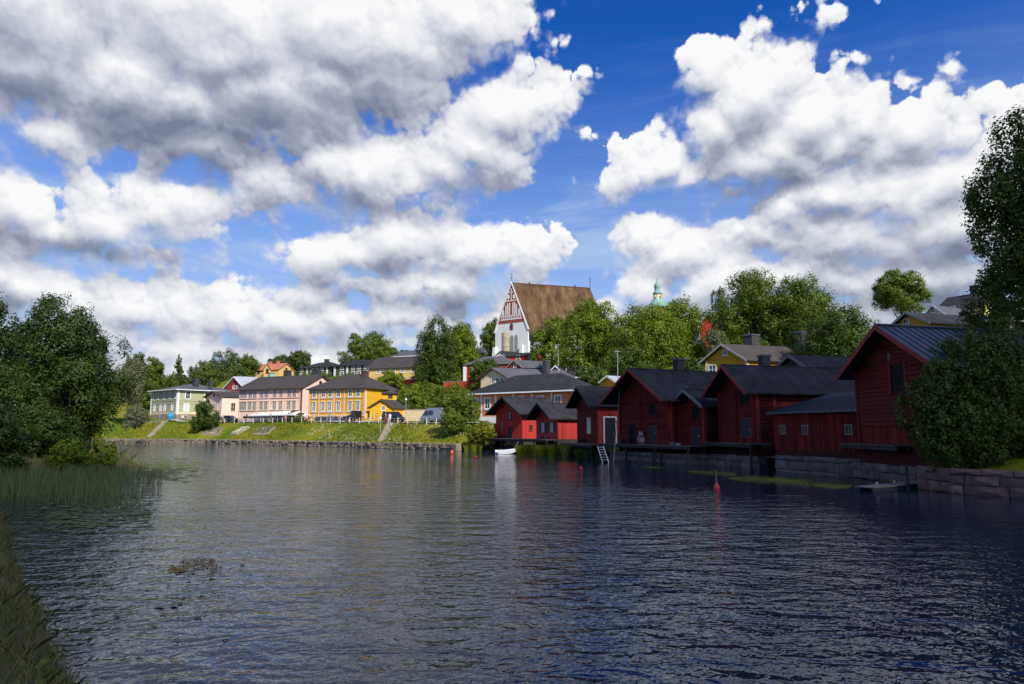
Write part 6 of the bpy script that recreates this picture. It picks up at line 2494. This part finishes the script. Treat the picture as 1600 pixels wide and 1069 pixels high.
def lamp_post(px, py0, py1, d, label):
    q = on_street(px, d)
    z0 = ground_z(q.x, q.y)
    z1 = ZZ(py1, q.y)
    root = thing('lamp_post', label, 'lamp post', V3(q, z0))
    mb = MB()
    mb.tube(V3(q, z0 - .2), V3(q, z1), .07, .05, 7)
    mb.part('pole', 'pole', root)
    mb = MB()
    mb.lathe(V3(q, z1), [(.06, 0), (.2, .08), (.22, .3), (.05, .42)], 8)
    mb.part('lamp_head', 'lamp_white', root)


lamp_post(595, 690, 655, 4.0, 'pale lamp post standing on the grass slope by the steps')
lamp_post(634, 662, 626, 10.5, 'tall lamp post between dark van and cream wall')
lamp_post(424, 660, 640, 8.0, 'lamp post at the cafe terrace before the pink house')

# steps cut through the bank
def slope_path(pxs, label, w=1.4):
    mb = MB()
    root = thing('bank_steps', label, 'steps', V3(on_street(pxs[0][0], pxs[0][1]), 1.3))
    n = 14
    a, b = on_street(*pxs[0]), on_street(*pxs[1])
    d = (b - a).normalized()
    nn = Vector((-d.y, d.x)) * w / 2
    for i in range(n):
        p = a.lerp(b, i / n)
        q = a.lerp(b, (i + .9) / n)
        z = max(ground_z(*p), ground_z(*q)) + .10
        m2 = MB()
        m2.obox(V3(p - nn, z - .4), V3(q - p, 0), V3(nn * 2, 0), (0, 0, .4))
        m2.part('step', 'path', root)


slope_path(((598, 1.2), (612, 7.2)), 'narrow worn steps climbing the grass bank to the dark van')
slope_path(((236, 1.2), (262, 7.4)), 'worn steps climbing the bank below the sage green house')
# flower beds
for k, (pa, pb, lab) in enumerate((((317, 345), (330, 350), 'leftmost pale flower bed in the grass bank'), ((362, 372), (380, 392), 'middle slanted pale flower bed in the grass bank'), ((397, 418), (408, 432), 'rightmost pale flower bed in the grass bank'))):
    c4_ = [on_street(pa[0], 2.4), on_street(pa[1], 2.4), on_street(pb[1], 5.0), on_street(pb[0], 5.0)]
    root = thing('flower_bed', lab, 'flower bed', V3(c4_[0], 1.5), 'flower beds')
    mb = MB()
    mb.add([V3(q, ground_z(*q) + .30) for q in c4_] + [V3(q, ground_z(*q) - .2) for q in c4_], [(0, 1, 2, 3), (0, 1, 5, 4), (1, 2, 6, 5), (2, 3, 7, 6), (3, 0, 4, 7)])
    mb.part('soil', 'path', root)
    r = np.random.default_rng(k)
    ab = r.uniform(.04, .96, (420, 2))
    A4 = np.array([tuple(q) for q in c4_])
    s_, t_ = ab[:, :1], ab[:, 1:]
    xy_ = (A4[0] * (1 - s_) + A4[1] * s_) * (1 - t_) + (A4[3] * (1 - s_) + A4[2] * s_) * t_
    pts = np.concatenate([xy_, (terr_r(xy_[:, 0], xy_[:, 1]) + .36 + r.uniform(0, .15, 420))[:, None]], 1)
    pts = pts - np.array(ORG[root.name])
    fo = place('flowers', leaf_mesh('flowers', pts, r.normal(size=pts.shape) * .4 + [0, -.4, 1], .26, 'leaf_sage' if k != 1 else 'flower', r), root)
    fo['kind'] = 'stuff'

# cafe canopy, planters, tables
ca, cb = on_street(383, 8.3), on_street(462, 8.3)
cd = (cb - ca)
cl = cd.length
cdn = cd / cl
cn = Vector((-cdn.y, cdn.x))
if cn.y < 0:
    cn = -cn
zt = ZZ(648.5, ca.y * .5 + cb.y * .5)
CN = thing('cafe_canopy', 'long white cafe canopy in front of the pink house', 'canopy', V3(ca, 4.75))
nseg = 6
for i in range(nseg):
    a = ca + cdn * (cl * i / nseg + .06)
    L = cl / nseg - .12
    mb = MB()
    f, bk = V3(a - cn * .2, zt), V3(a + cn * 2.6, zt + .1)
    md = V3(a + cn * 1.3, zt + .75 + .12 * math.sin(i * 2.1))
    e = V3(cdn * L, 0)
    mb.ext([f, md, bk, bk - Vector((0, 0, .12)), md - Vector((0, 0, .08)), f - Vector((0, 0, .22))], e)
    mb.part('canvas', 'canvas', CN)
for i in range(nseg + 1):
    for k in (0, 2.3):
        q = ca + cdn * (cl * i / nseg) + cn * k
        mb = MB()
        mb.tube(V3(q, ground_z(*q) - .1), V3(q, zt), .05, .05, 6)
        mb.part('pole', 'blind', CN)


def planter(px, d, label, m, r=.9, h=1.0):
    q = on_street(px, d)
    z = ground_z(*q)
    root = thing('planter', label, 'planter', V3(q, z))
    mb = MB()
    mb.lathe(V3(q, z), [(.35, 0), (.5, .45), (.52, .5), (.4, .48)], 10)
    mb.part('pot', 'wood_grey', root)
    rr_ = np.random.default_rng(px)
    p_, n_, _ = crown_points(rr_, 500, r, r, h, 6, 8)
    place('foliage', leaf_mesh('foliage', p_ + np.array([0, 0, .5 + h * .8]), n_, .3, m, rr_), root)


planter(389, 8.6, 'planter with a bright green shrub at the left end of the cafe', 'leaf_lime', .8, .7)
planter(457, 9.0, 'planter with a tall dark shrub at the right end of the cafe', 'leaf_dark', .9, 1.1)
planter(467, 8.4, 'planter with a low green shrub right of the cafe canopy', 'leaf_mid', 1.1, .5)
for k, px in enumerate((396, 405, 414, 431, 440, 449)):
    q = on_street(px, 9.6)
    z = ground_z(*q)
    T = thing('cafe_table', ['%s table under the white cafe canopy' % w for w in ('leftmost', 'second from left', 'third from left', 'third from right', 'second from right', 'rightmost')][k], 'table', V3(q, z), 'cafe tables')
    mb = MB()
    mb.lathe(V3(q, z + .72), [(.4, 0), (.42, .03)], 12)
    mb.part('tabletop', 'trim_dark', T)
    mb = MB()
    mb.tube(V3(q, z - .05), V3(q, z + .72), .05, .04, 6)
    mb.part('leg', 'trim_dark', T)
# red pennant on the pink house, blue sun shade at the green house
q = P(388, 626, 160)
FL = thing('pennant', 'small red pennant hanging on the pink house front', 'pennant', q)
mb = MB()
mb.tube(q + Vector((.5, -1.4, -1.2)), q + Vector((-.3, -2.4, .4)), .03, .02, 5)
mb.part('staff', 'pole', FL)
mb = MB()
mb.ext([q + Vector((-.3, -2.4, .4)), q + Vector((.5, -2.2, .1)), q + Vector((.2, -2.1, -.5)), q + Vector((-.25, -2.3, -.3))], (.02, .04, 0))
mb.part('cloth', 'buoy_red', FL)
q = on_street(267, 8.6)
z = ground_z(*q)
US = thing('parasol', 'blue parasol on the terrace of the sage green house', 'parasol', V3(q, z))
mb = MB()
mb.tube(V3(q, z - .2), V3(q, z + 2.5), .04, .03, 6)
mb.part('pole', 'pole', US)
mb = MB()
mb.lathe(V3(q, z + 1.2), [(.75, -.5), (.9, .2), (.55, .9), (.05, 1.3)], 8)
mb.part('cover', 'blue_tarp', US)


# --- vehicles
def vehicle(name, label, cat, q, d, L, W, stations, paint, windows, wheels, wr=.34, glass='glass', z=None, roofrack=False):
    """stations: (x, z_low, z_belt, z_roof, roof half-width factor); x runs from tail 0 to nose L along d"""
    z = ground_z(q.x, q.y) + .12 if z is None else z
    d3 = V3(Vector((d[0], d[1])).normalized(), 0)
    n3 = Vector((d3.y, -d3.x, 0))
    root = thing(name, label, cat, V3(q, z))
    o = V3(q, z) - d3 * L / 2
    st = []
    for (x, zl, zb2, zr, f) in stations:
        c = o + d3 * x
        w = W / 2
        st.append([c + n3 * w * .92 + Vector((0, 0, zl)), c + n3 * w + Vector((0, 0, (zl + zb2) / 2)), c + n3 * w * .97 + Vector((0, 0, zb2)), c + n3 * w * f + Vector((0, 0, zr)),
                   c - n3 * w * f + Vector((0, 0, zr)), c - n3 * w * .97 + Vector((0, 0, zb2)), c - n3 * w + Vector((0, 0, (zl + zb2) / 2)), c - n3 * w * .92 + Vector((0, 0, zl))])
    loft(st, 'body', paint, root)
    for s in (1, -1):
        for (x0, x1, z0, z1, i0, i1) in windows:
            mb = MB()
            w = W / 2
            e = .02
            pts = []
            for x, zz, f in ((x0, z0, 0), (x1, z0, 0), (x1 - i1, z1, 1), (x0 + i0, z1, 1)):
                off = w * (.985 if f == 0 else .90)
                pts.append(o + d3 * x + n3 * s * off + Vector((0, 0, zz)))
            mb.ext(pts, n3 * s * .045)
            mb.part('side_window', glass, root)
        for x in wheels:
            mb = MB()
            c = o + d3 * x + n3 * s * (W / 2 - .2) + Vector((0, 0, wr - .06))
            mb.tube(c, c + n3 * s * .22, wr, wr, 14)
            wo = mb.part('wheel', 'rubber', root)
            mb = MB()
            mb.tube(c + n3 * s * .2, c + n3 * s * .235, wr * .55, wr * .5, 10)
            mb.part('rim', 'steel', wo)
        hb = MB()
        c = o + d3 * (L - .10) + n3 * s * W * .36 + Vector((0, 0, stations[-1][2] * .86))
        hb.obox(c - n3 * .14, d3 * .14, n3 * .28, (0, 0, .16))
        hb.part('headlight', 'lamp_white', root)
        tb_ = MB()
        c = o + d3 * -.03 + n3 * s * W * .43 + Vector((0, 0, stations[0][2] * .75))
        tb_.obox(c - n3 * .06, d3 * .1, n3 * .12, (0, 0, .34))
        tb_.part('tail_light', 'lamp_red', root)
    return root


q = on_street(679, 9.8)
d = -street_dir(q)
vehicle('parked_van', 'tall silver panel van parked on the quay street by the round bush', 'van', q, d, 5.4, 2.0,
        [(0, .35, 1.2, 2.35, .86), (.15, .3, 1.2, 2.5, .88), (3.3, .3, 1.2, 2.52, .88), (4.1, .3, 1.15, 2.3, .80), (4.75, .3, 1.12, 1.35, .84), (5.25, .32, .95, 1.08, .86), (5.4, .4, .8, .88, .8)],
        'car_silver', [(3.35, 4.75, 1.3, 2.05, .05, .65), (2.0, 3.2, 1.35, 2.05, .05, .05)], (1.0, 4.4), .36)
q = on_street(615, 9.8)
d = street_dir(q)
vehicle('parked_van', 'black people carrier parked at the top of the bank steps', 'van', q, d, 4.7, 1.9,
        [(0, .35, 1.05, 1.8, .8), (.2, .3, 1.08, 1.95, .84), (2.9, .3, 1.08, 1.95, .84), (3.5, .3, 1.05, 1.6, .8), (3.95, .3, 1.02, 1.12, .86), (4.5, .32, .88, .96, .84), (4.7, .4, .7, .78, .8)],
        'car_black', [(.35, 1.5, 1.12, 1.7, .1, .03), (1.6, 2.7, 1.12, 1.7, .03, .03), (2.8, 3.85, 1.12, 1.65, .03, .6)], (.9, 3.8), .34)
q = on_street(361, 9.4)
d = street_dir(q)
vehicle('parked_car', 'dark blue car parked beside the small pink house', 'car', q, d, 4.3, 1.8,
        [(0, .35, .95, 1.15, .8), (.3, .3, .98, 1.5, .8), (2.2, .3, .98, 1.52, .8), (3.0, .3, .95, 1.05, .84), (4.0, .32, .78, .86, .84), (4.3, .4, .65, .7, .8)],
        'car_blue', [(.35, 1.3, 1.0, 1.4, .25, .03), (1.4, 2.8, 1.0, 1.4, .03, .6)], (.8, 3.5), .32)
q = on_street(552, 9.8)
d = -street_dir(q)
vehicle('vintage_car', 'black vintage car with an upright cabin before the yellow house', 'car', q, d, 3.6, 1.6,
        [(0, .45, 1.05, 1.9, .85), (.1, .4, 1.1, 2.1, .88), (1.6, .4, 1.1, 2.1, .88), (1.75, .4, 1.1, 1.35, .8), (3.2, .45, .95, 1.15, .6), (3.6, .5, .85, .95, .5)],
        'car_black', [(.2, .85, 1.2, 1.9, .03, .03), (.95, 1.6, 1.2, 1.9, .03, .03)], (.6, 3.0), .40)


# --- people
def person_mesh(stride, arm):
    """one continuous skinned body, 1.72 m, facing -y"""
    J = {'pel': (0, 0, .95), 'sp': (0, .01, 1.18), 'ch': (0, .0, 1.38), 'nk': (0, .0, 1.50), 'hd': (0, -.015, 1.60), 'tp': (0, 0, 1.71)}
    Rr = {'pel': .15, 'sp': .13, 'ch': .155, 'nk': .055, 'hd': .095, 'tp': .07}
    E = [('pel', 'sp'), ('sp', 'ch'), ('ch', 'nk'), ('nk', 'hd'), ('hd', 'tp')]
    for s, sg in (('l', -1), ('r', 1)):
        st = stride * sg
        J['hip' + s] = (.10 * sg, 0, .88)
        J['kn' + s] = (.11 * sg, -st * .5 - .02, .48)
        J['an' + s] = (.11 * sg, -st * .7 + max(0, -st) * .5, .08)
        J['to' + s] = (.12 * sg, -st * .7 + max(0, -st) * .5 - .15, .04)
        J['sh' + s] = (.19 * sg, 0, 1.42)
        J['el' + s] = (.25 * sg, .04 + st * .3, 1.14)
        J['wr' + s] = (.24 * sg, -.08 - arm + st * .4, .92 + arm * .7)
        J['hn' + s] = (.24 * sg, -.14 - arm * 1.3 + st * .45, .84 + arm * .8)
        Rr.update({'hip' + s: .10, 'kn' + s: .065, 'an' + s: .045, 'to' + s: .04, 'sh' + s: .07, 'el' + s: .048, 'wr' + s: .036, 'hn' + s: .04})
        E += [('pel', 'hip' + s), ('hip' + s, 'kn' + s), ('kn' + s, 'an' + s), ('an' + s, 'to' + s), ('ch', 'sh' + s), ('sh' + s, 'el' + s), ('el' + s, 'wr' + s), ('wr' + s, 'hn' + s)]
    keys = list(J)
    me = bpy.data.meshes.new('person_frame')
    me.from_pydata([J[k] for k in keys], [(keys.index(a), keys.index(b)) for a, b in E], [])
    ob = bpy.data.objects.new('person_frame', me)
    COL.objects.link(ob)
    sk = ob.modifiers.new('skin', 'SKIN')
    ss = ob.modifiers.new('sub', 'SUBSURF')
    ss.levels = 1
    for k, v in zip(keys, me.skin_vertices[0].data):
        v.radius = (Rr[k], Rr[k] * (.78 if k in ('pel', 'sp', 'ch') else 1))
        v.use_root = (k == 'pel')
    dg = bpy.context.evaluated_depsgraph_get()
    out = bpy.data.meshes.new_from_object(ob.evaluated_get(dg))
    bpy.data.objects.remove(ob)
    bpy.data.meshes.remove(me)
    return out


def dress(base, shirt, trousers, skin, hair, short=False):
    me = base.copy()
    me.name = 'person'
    me.materials.clear()
    for m in (shirt, trousers, skin, hair):
        me.materials.append(m)
    for p in me.polygons:
        c = p.center
        if c.z > 1.63 or (c.z > 1.53 and c.y > .03):
            p.material_index = 3
        elif c.z > 1.49:
            p.material_index = 2
        elif c.z > .98 and abs(c.x) < .215:
            p.material_index = 0
        elif abs(c.x) >= .17 and c.z > .78:
            p.material_index = 0 if c.z > 1.2 else 2
        elif short and c.z < .5:
            p.material_index = 2
        else:
            p.material_index = 1
        p.use_smooth = True
    return me


CLOTH = {k: mat('cloth_' + k, c, .85, .1, 4) for k, c in {
    'white': (.72, .72, .72), 'black': (.02, .02, .024), 'pink': (.70, .30, .28), 'blue': (.06, .13, .32), 'red': (.45, .05, .04), 'beige': (.50, .40, .28), 'grey': (.20, .20, .22), 'teal': (.05, .28, .30), 'denim': (.07, .10, .20)}.items()}
SKIN = mat('skin', (.52, .30, .21), .6, .06, 6)
HAIRM = [mat('hair_dark', (.03, .02, .014), .6, .1, 8), mat('hair_fair', (.30, .20, .09), .6, .1, 8)]
PM = [person_mesh(.02, .0), person_mesh(.26, .0), person_mesh(.04, .22)]
bpy.context.view_layer.update()
FOLK = [  # px, distance from the water, body, top, legs, facing, label
    (343.5, 8.6, 0, 'blue', 'black', 2.2, 'person in a dark blue top by the parked blue car'),
    (349, 8.2, 1, 'white', 'beige', 1.5, 'person in white beside the parked blue car'),
    (408, 9.4, 0, 'red', 'black', .4, 'person in red standing at the cafe railing'),
    (416, 10.2, 2, 'white', 'black', 3.4, 'person in a white top and black trousers under the canopy'),
    (422, 9.2, 2, 'grey', 'denim', 2.4, 'person in grey under the middle of the canopy'),
    (436, 9.2, 0, 'black', 'blue', 1.0, 'person in black and blue near the canopy end'),
    (441, 8.4, 1, 'blue', 'black', 1.6, 'person in a blue top walking past the cafe'),
    (447, 8.2, 0, 'pink', 'pink', .2, 'person in a pink dress-length outfit by the cafe planter'),
    (452, 8.6, 2, 'beige', 'red', 1.2, 'person with red trousers beside the dark planter'),
    (477, 8.4, 0, 'white', 'beige', .4, 'person in white and beige left of the yellow house'),
    (483, 8.6, 1, 'white', 'black', 1.5, 'person in a white shirt and black trousers at the yellow house corner'),
    (491, 8.0, 0, 'pink', 'beige', .1, 'person in a pale pink top by the railing'),
    (500, 10.4, 2, 'white', 'grey', 2.0, 'person in white and grey before the shopfront'),
    (507, 10.0, 0, 'grey', 'black', 3.1, 'person in grey and black before the shopfront'),
    (515, 8.8, 1, 'teal', 'denim', 1.6, 'person in a teal top walking along the quay street'),
    (521, 8.4, 1, 'pink', 'grey', 1.5, 'person in a pink top and grey trousers walking'),
    (533.5, 8.6, 0, 'pink', 'black', .3, 'person in pink and black left of the vintage car'),
    (603, 7.9, 1, 'beige', 'red', 4.7, 'person in beige beside the black people carrier'),
    (609.5, 7.8, 0, 'white', 'white', .2, 'person all in white in front of the black people carrier'),
    (286, 8.6, 0, 'white', 'denim', .6, 'person in white on the terrace of the green house'),
    (250, 8.6, 2, 'grey', 'black', 1.6, 'person in grey at the left end of the terrace'),
    (291, 9.2, 1, 'black', 'grey', 1.6, 'person in black on the terrace of the green house'),
]
for k, (px, dd, bdy, top, leg, rot_, lab) in enumerate(FOLK):
    q = on_street(px, dd)
    me = dress(PM[bdy], CLOTH[top], CLOTH[leg], SKIN, HAIRM[k % 2], top == 'white')
    o = solo('person', me, None, lab, 'person', 'people on the quay street', loc=V3(q, ground_z(q.x, q.y) + .10))
    o.rotation_euler = (0, 0, rot_)
    o.scale = (1, 1, 1.0 + .04 * math.sin(k * 2.3))

# ------------------------------------------------------------------ the cumulus overhead whose shadow lies on the near river
# (it hangs behind the viewer, towards the sun; the sunlit far quay is beyond its edge)
CLH = 460.0
shift = SUN_VEC * (CLH / SUN_VEC.z)
bm = bmesh.new()
rngc = random.Random(21)
heap = []
for i in range(13):
    x = -190 + 380 * i / 12
    heap.append((x, (-34 if x < -12 else (6 if x < 18 else 26)) + 8 * math.sin(i * 1.9), 44, 22))
for i in range(36):
    hx_ = rngc.uniform(-230, 230)
    heap.append((hx_, rngc.uniform(-210, -20) - (45 if hx_ < 40 else 0), rngc.uniform(45, 75), rngc.uniform(28, 60)))
for (x, y, r, h) in heap:
    mtx = Matrix.Translation(Vector((x, y, CLH + h * .35)) + Vector((shift.x, shift.y, 0))) @ Matrix.Diagonal((r, r, h, 1))
    bmesh.ops.create_icosphere(bm, subdivisions=3, radius=1, matrix=mtx)
for v in bm.verts:
    n1 = mnoise.fractal(v.co / 30.0, .6, 2.0, 4)
    v.co += Vector((v.co.x - shift.x, v.co.y - shift.y, v.co.z - CLH)).normalized() * n1 * 9
me = bpy.data.meshes.new('cloud')
bm.to_mesh(me)
bm.free()
tmp = bpy.data.objects.new('cloud_tmp', me)          # weld the heaps into one closed skin
COL.objects.link(tmp)
rm = tmp.modifiers.new('remesh', 'REMESH')
rm.mode = 'VOXEL'
rm.voxel_size = 6.0
me2 = bpy.data.meshes.new_from_object(tmp.evaluated_get(bpy.context.evaluated_depsgraph_get()))
bpy.data.objects.remove(tmp)
me = me2
me.name = 'cloud'
me.polygons.foreach_set('use_smooth', [True] * len(me.polygons))
cm, cb_, cpr, cout = mat_new('cloud_white')
cpr.inputs['Base Color'].default_value = (.9, .9, .92, 1)
cpr.inputs['Roughness'].default_value = 1.0
cpr.inputs['Specular IOR Level'].default_value = 0
ctr = cb_.n('ShaderNodeBsdfTranslucent')
ctr.inputs['Color'].default_value = (.85, .87, .92, 1)
cmx = cb_.n('ShaderNodeMixShader')
cmx.inputs[0].default_value = .68
cb_.t.links.new(cpr.outputs[0], cmx.inputs[1])
cb_.t.links.new(ctr.outputs[0], cmx.inputs[2])
cth = cb_.n('ShaderNodeBsdfTransparent')            # thin enough for some sun to come through
cm2 = cb_.n('ShaderNodeMixShader')
cm2.inputs[0].default_value = .40
cb_.t.links.new(cmx.outputs[0], cm2.inputs[1])
cb_.t.links.new(cth.outputs[0], cm2.inputs[2])
cb_.t.links.new(cm2.outputs[0], cout.inputs['Surface'])
me.materials.append(cm)
solo('cloud', me, None, kind='structure')
